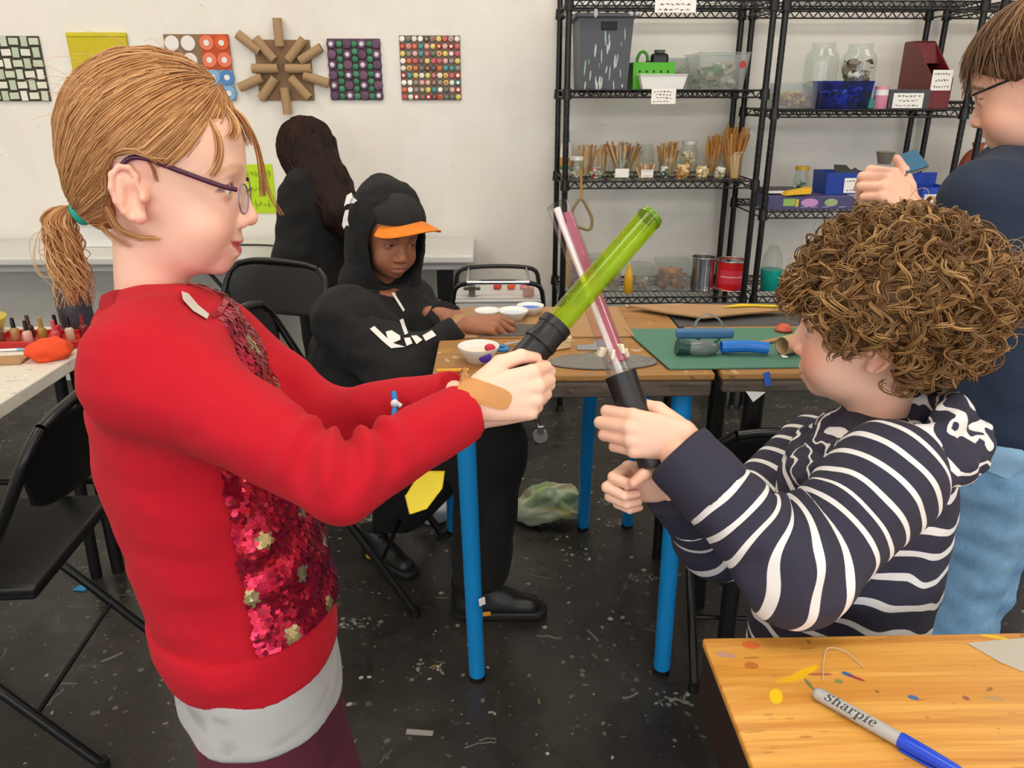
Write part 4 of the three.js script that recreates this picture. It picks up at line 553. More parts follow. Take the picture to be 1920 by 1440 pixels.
// lowest visible shelf
const zl = -3.27, low = 'containers on the lowest visible shelf';
{ const s = span(1040, 1056, 492, A4, -3.3), t = thing('snack_bag', 'beige bag of chips at the left post of the low shelf', 'bag', low); t.position.set(0.345, A4 + 0.0005, -3.42); part(t, 'bag', taperBox(0.07, 0.05, 0.06, 0.02, 0.16, 0.003), M(0xc7a578, 0.6)); part(t, 'seam', tr(box(0.052, 0.012, 0.004, 0.001), 0, 0.165, 0), M(0xb08f64, 0.6)); }
function bin(a, b, top, label, cols, o = {}) { const s = span(a, b, top, A4, zl), t = thing(o.name || 'clear_box', label, o.cat || 'box', low); t.position.set(s.x, A4 + 0.0005, zl - 0.06); part(t, 'tub', taperBox(s.w * 0.94, s.w, 0.1, 0.11, s.h, 0.003), o.mat || clearPlastic); part(t, 'contents', clutter(s.w * 0.84, s.h * (o.fill || 0.75), 0.09, o.n || 18, cols), bits, undefined, 'stuff'); return t; }
bin(1070, 1100, 498, 'clear box of mauve scraps behind the pink blade, low shelf', [0xa88a90, 0xc9b4b4, 0x7d6a6c]);
bin(1104, 1134, 484, 'clear box of dark scraps behind the crossed blades, low shelf', [0x6b5a50, 0x8e7a6a, 0x4f4944]);
bin(1140, 1165, 512, 'small clear box of beige blocks, low shelf', [0xc7a98a, 0xb99a7c]);
{ const s = span(1168, 1188, 512, A4, zl), t = thing('yellow_bottle', 'slim leaning yellow bottle on the low shelf', 'bottle', low); t.position.set(s.x, A4 + 0.0005, zl); part(t, 'body', lathe([[0, 0], [0.02, 0], [0.02, 0.06], [0.012, 0.1], [0, 0.1]], 16), M(0xd9a821, 0.5)); part(t, 'cap', tr(cyl(0.01, 0.008, 0.02, 12), 0, 0.11, 0), M(0xe0b93a, 0.5)); }
bin(1190, 1228, 500, 'clear bag of beige blocks right of the yellow bottle', [0xd0aa86, 0xc49c78, 0xbfc0bd], { fill: 0.5 });
bin(1234, 1298, 492, 'large clear box of orange brown cut pieces, low shelf', [0xb5672c, 0x9a5526, 0xc98a4c, 0x7d431f], { n: 40 });
{ const s = span(1302, 1346, 486, A4, zl), t = thing('metal_can', 'shiny bare metal can next to the red can', 'can', low), r = s.w / 2; t.position.set(s.x, A4 + 0.0005, zl - 0.05); part(t, 'body', lathe([[0, 0], [r, 0], [r, 0.004], [r * 0.97, 0.008], ...[0, 1, 2, 3, 4, 5].flatMap(k => [[r * 0.97, s.h * (0.15 + k * 0.12)], [r * 0.95, s.h * (0.2 + k * 0.12)]]), [r, s.h - 0.004], [r, s.h], [r * 0.95, s.h], [r * 0.94, 0.01], [0, 0.01]], 28), chrome); part(t, 'rim', tr(new THREE.TorusGeometry(r, 0.0025, 6, 28), 0, s.h, 0, Math.PI / 2), chrome); }
{ const s = span(1351, 1408, 490, A4, zl), t = thing('red_can', 'red printed food can with coloured fruit shapes', 'can', low), r = s.w / 2; t.position.set(s.x, A4 + 0.0005, zl - 0.05); const m = canvasTex(512, 256, (g, W, H) => { g.fillStyle = '#c8161d'; g.fillRect(0, 0, W, H); for (let k = 0; k < 2; k++) { const o = k * 256; g.fillStyle = '#e5412a'; g.fillRect(o + 70, 20, 110, 60); g.fillStyle = '#d9c9c2'; paint(g, '#c98d90', o + 70, 46, 34, 18, 0); g.fillStyle = '#d83a50'; g.fillRect(o + 20, 108, 200, 44); g.strokeStyle = '#eab0a8'; g.lineWidth = 4; g.beginPath(); g.moveTo(o + 40, 130); g.lineTo(o + 190, 128); g.stroke(); paint(g, '#e8a04a', o + 60, 195, 34, 26, 0); paint(g, '#7b3f78', o + 140, 190, 26, 24, 0); paint(g, '#cf3a70', o + 200, 205, 30, 22, 0); paint(g, '#e2401f', o + 100, 226, 50, 14, 0); } });
  m.offset.x = 0.25; part(t, 'body', lathe([[r * 0.98, 0.006], [r, 0.01], [r, s.h - 0.01], [r * 0.98, s.h - 0.006]], 32), new THREE.MeshStandardMaterial({ map: m, roughness: 0.35 })); part(t, 'rim', merge([tr(new THREE.TorusGeometry(r, 0.003, 6, 32), 0, s.h - 0.004, 0, Math.PI / 2), tr(new THREE.TorusGeometry(r, 0.003, 6, 32), 0, 0.0035, 0, Math.PI / 2), tr(cyl(r * 0.97, r * 0.97, 0.002, 28), 0, s.h - 0.01, 0)]), chrome); }
{ const s = span(1430, 1470, 508, A4, zl), t = thing('teal_cup', 'teal plastic tub with a clear dome beside the curly hair', 'tub', low); t.position.set(s.x, A4 + 0.0005, zl - 0.04); part(t, 'tub', lathe([[0, 0], [s.w * 0.4, 0], [s.w * 0.5, s.h], [s.w * 0.47, s.h], [0, s.h * 0.96]], 24), M(0x12a89c, 0.4)); part(t, 'dome', lathe([[s.w * 0.48, 0], [s.w * 0.42, 0.06], [s.w * 0.2, 0.1], [0, 0.105]], 20).translate(0, s.h, 0), clearPlastic); }
// second unit, upper shelf
const zu = -3.27;
{ const s = span(1462, 1535, 155, B2, zu), t = thing('clear_bin', 'clear bin of pink and orange scraps on the second unit', 'bin'); t.position.set(s.x, B2 + 0.0005, zu - 0.08); part(t, 'tub', taperBox(s.w * 0.95, s.w, 0.14, 0.15, s.h, 0.003), clearPlastic); part(t, 'contents', clutter(s.w * 0.86, s.h * 0.72, 0.12, 40, [0xc98a7c, 0xd9a89a, 0xb56f5a, 0xd8c56a, 0xa98a98]), bits, undefined, 'stuff'); }
const bigJar = (a, b, top, z, label, cols, mat) => { const s = span(a, b, top, B2, z), r = s.w / 2, h = s.h, t = thing('large_jar', label, 'jar', 'large clear plastic jars'); t.position.set(s.x, B2 + 0.0005, z); part(t, 'glass', lathe([[0, 0], [r * 0.95, 0], [r, 0.01], [r, h * 0.72], [r * 0.92, h * 0.82], [r * 0.68, h * 0.9], [r * 0.68, h * 0.97], [r * 0.72, h * 0.975], [r * 0.72, h]], 26), glassThin); part(t, 'contents', clutter(r * 1.5, h * cols.fill, r * 1.5, 90, cols.c), bits, undefined, 'stuff'); return t; };
bigJar(1512, 1574, 80, zu - 0.16, 'large clear jar, half empty, with black and tan bits below', { fill: 0.42, c: [0x2a2c30, 0x6a6f78, 0xa89a7c, 0x3c4a6a] }); bigJar(1580, 1644, 82, zu - 0.14, 'large clear jar full of silver brown wrappers', { fill: 0.78, c: [0x8a7a66, 0x5c5148, 0xbfb6aa, 0xe2dfd8, 0x3a3230] });
{ const s = span(1537, 1634, 152, B2, zu + 0.03), t = thing('blue_bin', 'dark blue clear bin of buttons in front of the large jars', 'bin'); t.position.set(s.x, B2 + 0.0005, zu + 0.0); part(t, 'tub', taperBox(s.w * 0.9, s.w, 0.085, 0.1, s.h, 0.003), M(0x7fa6e8, 0.08, 0, { transmission: 1, thickness: 0, ior: 1.35 })); part(t, 'contents', clutter(s.w * 0.84, s.h * 0.75, 0.075, 70, [0x1f3f86, 0x2a2d33, 0xb8bdc4, 0x6a5a52, 0x30569c, 0xdadde2]), bits, undefined, 'stuff'); }
{ const s = span(1641, 1666, 162, B2, zu + 0.03), t = thing('pink_cup', 'small pink and white patterned cup left of the grey box', 'cup'), r = s.w / 2; t.position.set(s.x, B2 + 0.0005, zu + 0.02); part(t, 'body', lathe([[0, 0], [r, 0], [r, s.h], [r * 0.93, s.h], [r * 0.92, 0.004], [0, 0.004]], 20), M(0xdb8fa8, 0.5)); part(t, 'white_band', lathe([[r * 1.01, s.h * 0.6], [r * 1.01, s.h * 0.85]], 20), white);
  const k = thing('green_scrap', 'small green piece of card left of the pink cup', 'card'); part(k, 'card', tr(box(0.03, 0.036, 0.02, 0.003), s.x - 0.042, B2 + 0.019, zu + 0.02, 0, 0.2), M(0x2f9a78, 0.6)); part(k, 'fold', tr(box(0.02, 0.004, 0.016, 0.001), s.x - 0.042, B2 + 0.039, zu + 0.02, 0, 0.2, 0.2), M(0x37a585, 0.6)); }
function openBox(a, b, top, y0, z, d, col, name, label, cat, tagLines) { const s = span(a, b, top, y0, z), t = thing(name, label, cat); t.position.set(s.x, y0 + 0.0005, z - d / 2); part(t, 'tub', taperBox(s.w, s.w, d, d, s.h, 0.004), M(col, 0.5)); if (tagLines) part(t, 'label_card', tr(box(s.w * 0.74, s.h * 0.78, 0.0015, 0), -0.004, s.h * 0.42, d / 2 + 0.0012), scribbled(tagLines)); return [t, s]; }
{ const [t, s] = openBox(1666, 1742, 168, B2, zu + 0.04, 0.1, 0x3e4044, 'grey_box', 'dark grey box with a white label and scraps inside', 'box', 3); part(t, 'contents', clutter(s.w * 0.8, s.h * 0.5, 0.08, 14, [0x9a4a55, 0x5f3a3c, 0x23242a]).translate(0, s.h * 0.55, 0), bits, undefined, 'stuff'); }
{ const z = zu + 0.03, t = thing('file_holder', 'tall maroon magazine file holder with a white label', 'file holder'), s = span(1757, 1796, 75, B2, z), D = 0.26, H = s.h, w = s.w, m = M(0x6d1a22, 0.4); t.position.set(s.x, B2 + 0.0005, z);
  const side = prism([[0, 0], [D, 0], [D, H * 1.02], [D - 0.08, H * 1.02], [0, H * 0.46]], 0.004, 0.001); for (const k of [-1, 1]) part(t, 'side_panel', side.clone().rotateY(Math.PI / 2).translate(k * w / 2, 0, 0), m);
  part(t, 'front_panel', tr(box(w, H * 0.46, 0.004, 0.001), 0, H * 0.23, 0), m); part(t, 'back_panel', tr(box(w, H, 0.004, 0.001), 0, H * 0.51, -D), m); part(t, 'base', tr(box(w, 0.004, D, 0.001), 0, 0.002, -D / 2), m); part(t, 'top_panel', tr(box(w, 0.004, 0.08, 0.001), 0, H * 1.02, -D + 0.04), m); part(t, 'label_card', tr(box(w * 0.98, H * 0.3, 0.0015, 0), -0.003, H * 0.42, 0.0035), scribbled(3)); part(t, 'sloped_cover', tr(box(w, 0.003, 0.1, 0.001), 0, H * 0.84, -D + 0.115, 0.95), m); }
// second unit, middle shelf
{ const s = span(1440, 1600, 372, B3, -3.2), t = thing('game_box', 'flat purple printed box with green and pink patches', 'box'); t.position.set(s.x, B3 + 0.0005, -3.3); const bm = canvasTex(512, 96, (g, W, H) => { g.fillStyle = '#4a4672'; g.fillRect(0, 0, W, H); g.fillStyle = '#8fb858'; g.fillRect(90, 14, 74, 56); paint(g, '#c890c8', 250, 44, 52, 32, 0); paint(g, '#9db07a', 380, 44, 40, 30, 0); g.fillStyle = '#e6c51e'; g.fillRect(168, 18, 14, 60); g.strokeStyle = '#d9d4e6'; g.lineWidth = 4; for (const x of [200, 260, 330, 430]) { g.beginPath(); g.moveTo(x, 80); g.lineTo(x + 40, 76); g.stroke(); } });
  const sm = new THREE.MeshStandardMaterial({ map: bm, roughness: 0.5 }); part(t, 'box_lid', box(s.w, 0.055, 0.18, 0.003).translate(0, 0.0285, 0), M(0x4a4672, 0.5)); part(t, 'printed_front', new THREE.BoxGeometry(s.w * 0.99, 0.05, 0.001).translate(0, 0.0285, 0.0908), sm); const y = B3 + 0.0575;
  const d = thing('dark_folder', 'dark grey folder lying on the purple box', 'folder'); part(d, 'cover', tr(box(0.15, 0.02, 0.12, 0.004), s.x - 0.1, y + 0.0105, -3.32), M(0x3c3b3d, 0.5)); part(d, 'inner_pages', tr(box(0.14, 0.01, 0.004, 0), s.x - 0.1, y + 0.0105, -3.2585), paperWhite);
  one('yellow_wedge', 'yellow folded wedge on the purple box', 'card', prism([[-0.055, 0], [0.05, 0.008], [0.05, 0.03], [-0.045, 0.012]], 0.05, 0.001).translate(s.x - 0.055, y + 0.002, -3.23), M(0xeab912, 0.5));
  const j = thing('glass_jar', 'small jar with a yellow lid behind the purple box', 'jar'); j.position.set(s.x + 0.035, B3 + 0.0005, -3.43); part(j, 'glass', lathe(jarProfile(0.035, 0.14), 20), glassThin); part(j, 'lid', tr(cyl(0.031, 0.031, 0.016, 18), 0, 0.149, 0), M(0xd6b23a, 0.4)); part(j, 'contents', clutter(0.045, 0.1, 0.045, 16, [0x6f9a8a, 0xb8c9c0, 0x3a5a52]), bits, undefined, 'stuff'); }
{ const s = span(1546, 1622, 322, B3, -3.27), t = thing('blue_box', 'royal blue open box with a white label on the middle shelf', 'box'); t.position.set(s.x + 0.005, B3 + 0.058, -3.33); part(t, 'tub', taperBox(s.w, s.w * 1.03, 0.14, 0.15, s.h - 0.06, 0.004), M(0x183f9c, 0.4)); part(t, 'label_card', tr(box(s.w * 0.55, 0.06, 0.0015, 0), s.w * 0.2, 0.036, 0.0745, -0.05), scribbled(2)); part(t, 'black_flap', tr(prism([[-0.05, 0], [0.06, -0.035], [0.065, -0.005], [0.035, 0.02], [0.02, 0.006], [0, 0.03], [-0.05, 0.032]], 0.004), 0.0, s.h - 0.06, 0.05, -0.5), M(0x25221f, 0.6)); }
{ const [t, s] = openBox(1728, 1786, 352, B3, -3.2, 0.15, 0x1c48b4, 'blue_box', 'blue open box with a large white label right of the raised hand', 'box', 0); part(t, 'label_card', tr(box(s.w * 0.85, s.h * 0.68, 0.0015, 0), 0, s.h * 0.36, 0.0765), scribbled(3)); part(t, 'raised_back', tr(box(s.w, 0.05, 0.004, 0.001), 0, s.h + 0.022, -0.072), M(0x1c48b4, 0.5)); part(t, 'orange_card', tr(box(0.012, 0.06, 0.05, 0.001), -s.w * 0.42, s.h * 0.6, 0), M(0xdd5a26, 0.5)); }
{ const s = span(1782, 1828, 278, 0.92, -3.28), t = thing('net_bag', 'red brown mesh bag on the third shelving unit', 'bag'); t.position.set(2.06, 0.9205, -3.36); part(t, 'bag', new THREE.SphereGeometry(0.07, 18, 14).scale(0.95, 1.4, 0.7).translate(0, 0.098, 0), M(0x9a4a2c, 0.6)); part(t, 'neck', tr(cyl(0.018, 0.026, 0.03, 12), 0, 0.2, 0), M(0xb0623c, 0.6)); part(t, 'cord', tube([V(-0.06, 0.08, 0.04), V(0, 0.12, 0.05), V(0.06, 0.15, 0.03)], 0.003, 12, 5), M(0xc99a6a, 0.6)); }
{ const t = thing('green_toy', 'lime green plastic pieces stacked on the third shelving unit', 'toy'); part(t, 'lower_piece', boxAt(2.16, 2.4, 0.9205, 0.98, -3.38, -3.24, 0.014), M(0x63c024, 0.4)); part(t, 'upper_piece', boxAt(2.18, 2.36, 0.981, 1.03, -3.38, -3.24, 0.014), M(0x7fd840, 0.4)); part(t, 'grey_lid', boxAt(2.17, 2.38, 1.031, 1.07, -3.4, -3.24, 0.008), M(0x5d6470, 0.5)); }
one('cardboard_sheet', 'tall brown cardboard panel leaning by the third shelving unit', 'cardboard', tr(box(0.34, 0.55, 0.008, 0.001), 2.27, 1.6, -3.1, 0, 0, -0.12), M(0x8f6c45, 0.85));
one('wall_cable', 'white cable hanging down the wall beside the cart', 'cable', tube([V(-0.19, 0.66, -3.636), V(-0.16, 0.5, -3.636), V(-0.1, 0.35, -3.63), V(-0.12, 0.2, -3.636), V(-0.11, 0.02, -3.63)], 0.004, 30, 6), M(0xb9bab4, 0.5));
// ---------------------------------------------------------------- people: shared builders
const basis = (f, up = V(0, 1, 0), roll = 0) => { const F = f.clone().normalize(); let R = F.clone().cross(up).normalize(), U = R.clone().cross(F); if (roll) { U.applyAxisAngle(F, roll); R = F.clone().cross(U); } return { f: F, u: U, r: R }; };
const mat4 = (o, b, s, sy = s) => new THREE.Matrix4().makeBasis(b.f, b.u, b.r).scale(V(s, sy, s)).setPosition(o);
const pt = (a) => V(a[0], a[1], a[2]);
const chain = (F, pts, rs, k) => { for (let i = 0; i < pts.length - 1; i++) F.add(cap(pts[i], pts[i + 1], rs[i], rs[i + 1]), k); };
const mixc = (a, b, t) => [lerp(a[0], b[0], t), lerp(a[1], b[1], t), lerp(a[2], b[2], t)];
// head in centimetres: x forward, y up, z right; origin between the ear canals
function head(o = {}) {
  const F = new Field(), C = (x, y, z) => V(x, y, z), op = o.open ?? 0.5, sm = o.smile ?? 0;
  F.add(ell([0.5, 4.0, 0], [9.0, 8.1, 7.1])).add(ell([3.4, 4.6, 0], [6.3, 6.2, 6.2]), 2);
  F.add(ell([3.3, -1.6, 0], [5.9, 6.6, 5.9]), 2).add(ell([3.3, -5.6, 0], [4.3, 3.3, 4.6]), 2.2).add(ell([6.2, -7.7, 0], [1.5, 1.45, 1.9]), 1.3);
  for (const s of [-1, 1]) F.add(ell([5.4, -3.6, 3.2 * s], [2.6, 2.4 + (o.cheek || 0), 2.3 + (o.cheek || 0)]), 1.6);
  F.add(ell([7.0, -5.5, 0], [1.8, 2.1, 2.7]), 1.2).add(ell([8.0, 2.1, 0], [1.5, 1.3, 4.0]), 1.6);
  for (const s of [-1, 1]) F.sub(ell([10.0, 0.15, 3.2 * s], [1.5, 1.15, 1.8]), 1.1);
  const nr = o.nose || 1;
  F.add(cap(C(8.9, 0.9, 0), C(9.9, -2.8, 0), 0.7, 0.9 * nr), 0.9).add(ell([10.0, -3.1, 0], [0.95, 0.85, 1.0 * nr]), 0.4);
  for (const s of [-1, 1]) F.add(ell([9.1, -3.5, 1.05 * s * nr], [0.85, 0.62, 0.62 * nr]), 0.45).sub(ell([9.75, -4.05, 0.5 * s], [0.42, 0.3, 0.26]), 0.15);
  F.sub(ell([9.6, -4.7, 0], [0.35, 0.6, 0.3]), 0.5);
  const lp = o.lip || 1;
  F.add(ell([8.4, -5.55, 0], [0.68 * lp, 0.45 * lp, 1.9]), 0.45).add(ell([8.05, -6.75, 0], [0.7 * lp, 0.55 * lp, 1.55]), 0.5);
  const mouth = [], skinNow = F.fn(); for (let i = -5; i <= 5; i++) { const u = i / 5, y = -6.12 + (sm * 0.75 - 0.08) * u * u, z = u * (2.25 + 0.55 * sm); let x = 11; for (let k = 0; k < 30; k++) x -= skinNow(x, y, z) * 0.8; mouth.push(C(x, y, z)); }
  for (let i = 0; i < 10; i++) F.sub(cap(mouth[i], mouth[i + 1], 0.2 + 0.08 * sm), 0.2);
  if (sm) for (const s of [-1, 1]) { F.sub(cap(C(7.7, -3.9, 2.4 * s), C(6.9, -5.6, 3.35 * s), 0.16), 0.6); F.add(ell([6.3, -3.4, 3.3 * s], [1.6, 1.5, 1.6]), 1.2); }
  const E = s => [7.45, 0.25, 3.15 * s];
  for (const s of [-1, 1]) { const e = E(s); F.add(ell(e, [1.42, 1.35, 1.42]), 0.35).sub(ell([e[0] + 1.25, e[1] - 0.05, e[2] + 0.12 * s], [0.95, op, 1.12]), 0.12); }
  const eo = o.earOut || 0; for (const s of [-1, 1]) {                                           // ears
    if (eo) F.add(cap(C(0.3, 0.6, 5.4 * s), C(-0.2, 0.2, (6.5 + eo) * s), 1.2, 0.7), 0.6);
    const X = (x, y, d = 0) => C(-0.9 + x * 0.8, 0.1 + y * 0.84, s * (6.62 + eo + d - x * 0.28));
    F.add(ell([-0.9, 0.15, (6.5 + eo) * s], [1.5, 2.5, 0.5], [0, 0.33 * s, 0.1]), 0.5);
    const rim = [[0.95, 0.7], [1.05, 1.9], [0.35, 2.85], [-0.7, 2.95], [-1.6, 2.1], [-1.85, 0.7], [-1.5, -0.8], [-0.8, -2.0], [-0.1, -2.8]];
    for (let i = 0; i < rim.length - 1; i++) F.add(cap(X(...rim[i], 0.3), X(...rim[i + 1], 0.3), 0.3), 0.22);
    F.sub(ell([-0.5, -0.15, (7.22 + eo) * s], [0.78, 1.25, 0.66], [0, 0.33 * s, 0.1]), 0.3).add(cap(X(-0.9, 1.6, 0.15), X(-1.0, -0.9, 0.15), 0.3), 0.4).add(ell([0.45, -0.35, (6.45 + eo) * s], [0.42, 0.5, 0.45 + eo * 0.7]), 0.4).add(ell([-0.2, -2.2, (6.4 + eo) * s], [0.68, 0.72, 0.5 + eo * 0.5]), 0.5);
  }
  if (!o.noNeck) F.add(cap(C(-1.2, -2.5, 0), pt(o.neck || [-1.6, -13, 0]), o.neckR || 3.7, (o.neckR || 3.7) * 1.08), 2.4);
  const base = lin(o.skin), lipc = lin(o.lipColor), blush = lin(o.blush), browc = lin(o.brow);
  const color = (x, y, z) => {
    let c = base; const az = Math.abs(z);
    const ch = Math.exp(-(((x - 7) / 2.6) ** 2 + ((y + 3.2) / 2.4) ** 2 + ((az - 4) / 2.4) ** 2)); c = mixc(c, blush, (o.blushK ?? 0.45) * ch);
    c = mixc(c, blush, 0.55 * Math.exp(-(((x - 10.4) / 1.0) ** 2 + ((y + 3.2) / 1.1) ** 2 + (z / 1.3) ** 2)));
    if (az > 6.6 && x < 1.6 && Math.abs(y) < 3.6) c = mixc(c, blush, 0.35);
    const my = -6.12 + (sm * 0.75 - 0.08) * (z / 2.25) ** 2, u = az / (2.15 + 0.3 * sm);
    if (x > 6.3 && u < 1) { const t = y > my ? (y - my) / (0.72 * lp * (1 - u * u) + 0.05) : (my - y) / (0.95 * lp * (1 - u * u) + 0.05); c = mixc(c, lipc, 1 - sstep(0.75, 1.1, t)); }
    const by = 2.15 + 0.35 * Math.sin((az - 1.6) / 3.4 * Math.PI) - (az > 4 ? (az - 4) * 0.35 : 0); if (x > 4.5 && az > 1.4 && az < 5.2) c = mixc(c, browc, 0.85 * (1 - sstep(0.18, 0.5, Math.abs(y - by))) * (o.browK ?? 1));
    for (const s of [-1, 1]) { const e = E(s), dy = (y - e[1] + 0.05) / (op + 0.1), dz = (z - e[2] - 0.12 * s) / 1.2, q = dy * dy + dz * dz; if (x > 6.5 && q > 0.75 && q < 1.5 && y > e[1] - 0.15) c = mixc(c, [0.03, 0.02, 0.015], 0.75); }
    return c;
  };
  return { f: F.fn(), color, eyes: (gaze) => [-1, 1].map(s => { const e = E(s), g = new THREE.SphereGeometry(1.24, 24, 18), n = g.attributes.position.count, col = new Float32Array(n * 3), d = V(gaze[0], gaze[1], gaze[2]).normalize(); for (let i = 0; i < n; i++) { const p = V().fromBufferAttribute(g.attributes.position, i).normalize(), a = p.dot(d); col.set(a > 0.955 ? [0.01, 0.01, 0.01] : a > 0.87 ? lin(o.iris || '#5b6f74') : o.sclera || [0.82, 0.8, 0.78], i * 3); } g.setAttribute('color', new THREE.BufferAttribute(col, 3)); return g.translate(...e); }) };
}
function headGeo(o, place, cell = 0.28, gaze = [1, 0, 0]) {
  const h = head(o), n = pt(o.neck || [-1.6, -13, 0]);
  const g = surf(h.f, V(-9.5, Math.min(-11, n.y - 4.5), -8.6), V(12, 13.2, 8.6), cell, { color: h.color });
  return [g, ...h.eyes(gaze)].map(q => q.applyMatrix4(place));
}
// hand: wrist at o, f = towards the knuckles, n = back of the hand; side +1 left, -1 right; curl = [knuckle, middle, end] degrees for each finger
function hand({ o, f, n, side, s = 0.0078, curl, thumb, splay = 0.05, skin, cell = 0.27, arm }) {
  const b = basis(f, n), F = new Field(), sg = side, P = (x, y, z) => V(x, y, z * sg);
  const aw = arm ? arm.clone().sub(o).normalize() : b.f.clone().negate(), stub = V(aw.dot(b.f), aw.dot(b.u), aw.dot(b.r)).multiplyScalar(3.6);
  const mcp = [[8.2, 0.1, 2.6], [8.6, 0.3, 0.85], [8.2, 0.2, -0.85], [7.4, -0.1, -2.35]], len = [[4.2, 2.6, 2.1], [4.7, 3.0, 2.2], [4.3, 2.8, 2.1], [3.4, 2.1, 1.8]], all = [];
  F.add(cap(stub, P(0.3, 0, 0), 2.2, 2.2));
  mcp.forEach((m, i) => F.add(cap(P(0.8, -0.1, m[2] * 0.55), P(...m), 1.45, 1.02), 0.9));
  F.add(ell([4, -0.6, 0], [3.6, 1.35, 3.0]), 0.8);
  mcp.forEach((m, i) => {
    let p = P(...m), a = 0; const sp = splay * (1.3 - i), k = i === 3 ? 0.84 : 1, rs = [0.98 * k, 0.88 * k, 0.8 * k, 0.66 * k];
    curl[i].forEach((deg, j) => { a += deg * Math.PI / 180; const q = p.clone().add(V(Math.cos(a) * Math.cos(sp) * len[i][j], -Math.sin(a) * len[i][j], sg * Math.sin(sp) * len[i][j] * Math.max(0, Math.cos(a)))); F.add(cap(p, q, rs[j], rs[j + 1]), j ? 0.1 : 0.35); p = q; all.push(q); });
  });
  const T = [[1.6, -0.9, 2.0], ...thumb].map(t => P(...t)); chain(F, T, [1.35, 1.1, 0.92, 0.74], 0.35);
  const fn = F.fn(), [lo, hi] = bounds([...all, ...T, stub, P(8, 0, 3), P(8, 0, -3)], 2.7), base = lin(skin), red = mixc(base, [0.62, 0.2, 0.15], 0.28);
  const tips = [...[2, 5, 8, 11].map(i => all[i]), T[T.length - 1]];
  const g = surf(fn, lo, hi, cell, { color: (x, y, z) => { let m = 9; for (const t of tips) m = Math.min(m, Math.hypot(x - t.x, y - t.y, z - t.z)); return mixc(base, red, 1 - sstep(0.6, 2.2, m)); } });
  return g.applyMatrix4(mat4(o, b, s));
}
// hair strands collected into one tapered-tube mesh with colour per strand
class Strands {
  constructor() { this.p = []; this.n = []; this.c = []; this.i = []; }
  add(pts, r0, r1, col, sides = 4, flat = 1) {
    const m = pts.length, base = this.p.length / 3; let N = null;
    for (let k = 0; k < m; k++) {
      const T = pts[Math.min(m - 1, k + 1)].clone().sub(pts[Math.max(0, k - 1)]).normalize();
      if (!N) { N = Math.abs(T.y) < 0.9 ? V(0, 1, 0) : V(1, 0, 0); } N = N.clone().addScaledVector(T, -N.dot(T)).normalize(); const B = T.clone().cross(N);
      const t = k / (m - 1), r = lerp(r0, r1, t * t);
      for (let s = 0; s < sides; s++) { const a = s / sides * Math.PI * 2, ca = Math.cos(a), sa = Math.sin(a), nx = N.x * ca + B.x * sa, ny = N.y * ca + B.y * sa, nz = N.z * ca + B.z * sa; this.p.push(pts[k].x + (N.x * ca * flat + B.x * sa) * r, pts[k].y + (N.y * ca * flat + B.y * sa) * r, pts[k].z + (N.z * ca * flat + B.z * sa) * r); this.n.push(nx, ny, nz); this.c.push(col[0], col[1], col[2]); }
      if (k) for (let s = 0; s < sides; s++) { const a = base + (k - 1) * sides + s, b = base + (k - 1) * sides + (s + 1) % sides, c = a + sides, d = b + sides; this.i.push(a, b, d, a, d, c); }
    }
  }
  geo() { const g = new THREE.BufferGeometry(); g.setAttribute('position', new THREE.Float32BufferAttribute(this.p, 3)); g.setAttribute('normal', new THREE.Float32BufferAttribute(this.n, 3)); g.setAttribute('color', new THREE.Float32BufferAttribute(this.c, 3)); g.setAttribute('uv', new THREE.BufferAttribute(new Float32Array(this.p.length / 3 * 2), 2)); g.setIndex(this.i); return g; }
}
const polyY = (tab) => x => { if (x <= tab[0][0]) return tab[0][1]; for (let i = 1; i < tab.length; i++) if (x <= tab[i][0]) return lerp(tab[i - 1][1], tab[i][1], (x - tab[i - 1][0]) / (tab[i][0] - tab[i - 1][0])); return tab[tab.length - 1][1]; };
const hairMat = new THREE.MeshStandardMaterial({ vertexColors: true, roughness: 0.62 }), skinMat = new THREE.MeshPhysicalMaterial({ vertexColors: true, roughness: 0.5, sheen: 0.25, sheenRoughness: 0.5, sheenColor: new THREE.Color(0xffd8c8) });
const cloth = (c, b = 0.0007, r = 0.85) => { const t = weaveTex.clone(); t.repeat.set(14, 14); return new THREE.MeshPhysicalMaterial({ color: c, roughness: r, bumpMap: t, bumpScale: b, sheen: 0.1, sheenRoughness: 0.7, sheenColor: new THREE.Color(c).lerp(new THREE.Color(0xffffff), 0.15) }); };
const crease = (amp, fx, fy, fz, ph = 0) => (x, y, z) => amp * noise(x * fx + ph, y * fy, z * fz + ph * 2);
// torso slices from sight lines: [left px, right px, row, depth, half-width across]
function slices(frame, list) { return list.map(([a, b, y, d, w]) => { const p = at((a + b) / 2, y, d).sub(frame.o); return [p.y, p.dot(frame.f), p.dot(frame.r), (b - a) / 2 * d / FOCAL, w]; }); }
function along(A, B, C) { const l1 = A.distanceTo(B), ab = B.clone().sub(A).divideScalar(l1), l2 = B.distanceTo(C), bc = C.clone().sub(B).divideScalar(l2), p = V(), q = V(); return (x, y, z) => { p.set(x, y, z).sub(A); q.set(x, y, z).sub(B); const s = p.dot(ab), t = q.dot(bc); const ds = p.clone().addScaledVector(ab, -clamp(s, 0, l1)).length(), dt = q.clone().addScaledVector(bc, -clamp(t, 0, l2)).length(); const w = sstep(-0.05, 0.05, ds - dt); return lerp(s, l1 + t, w); }; }
function person(label) { return thing('person', label, 'person'); }
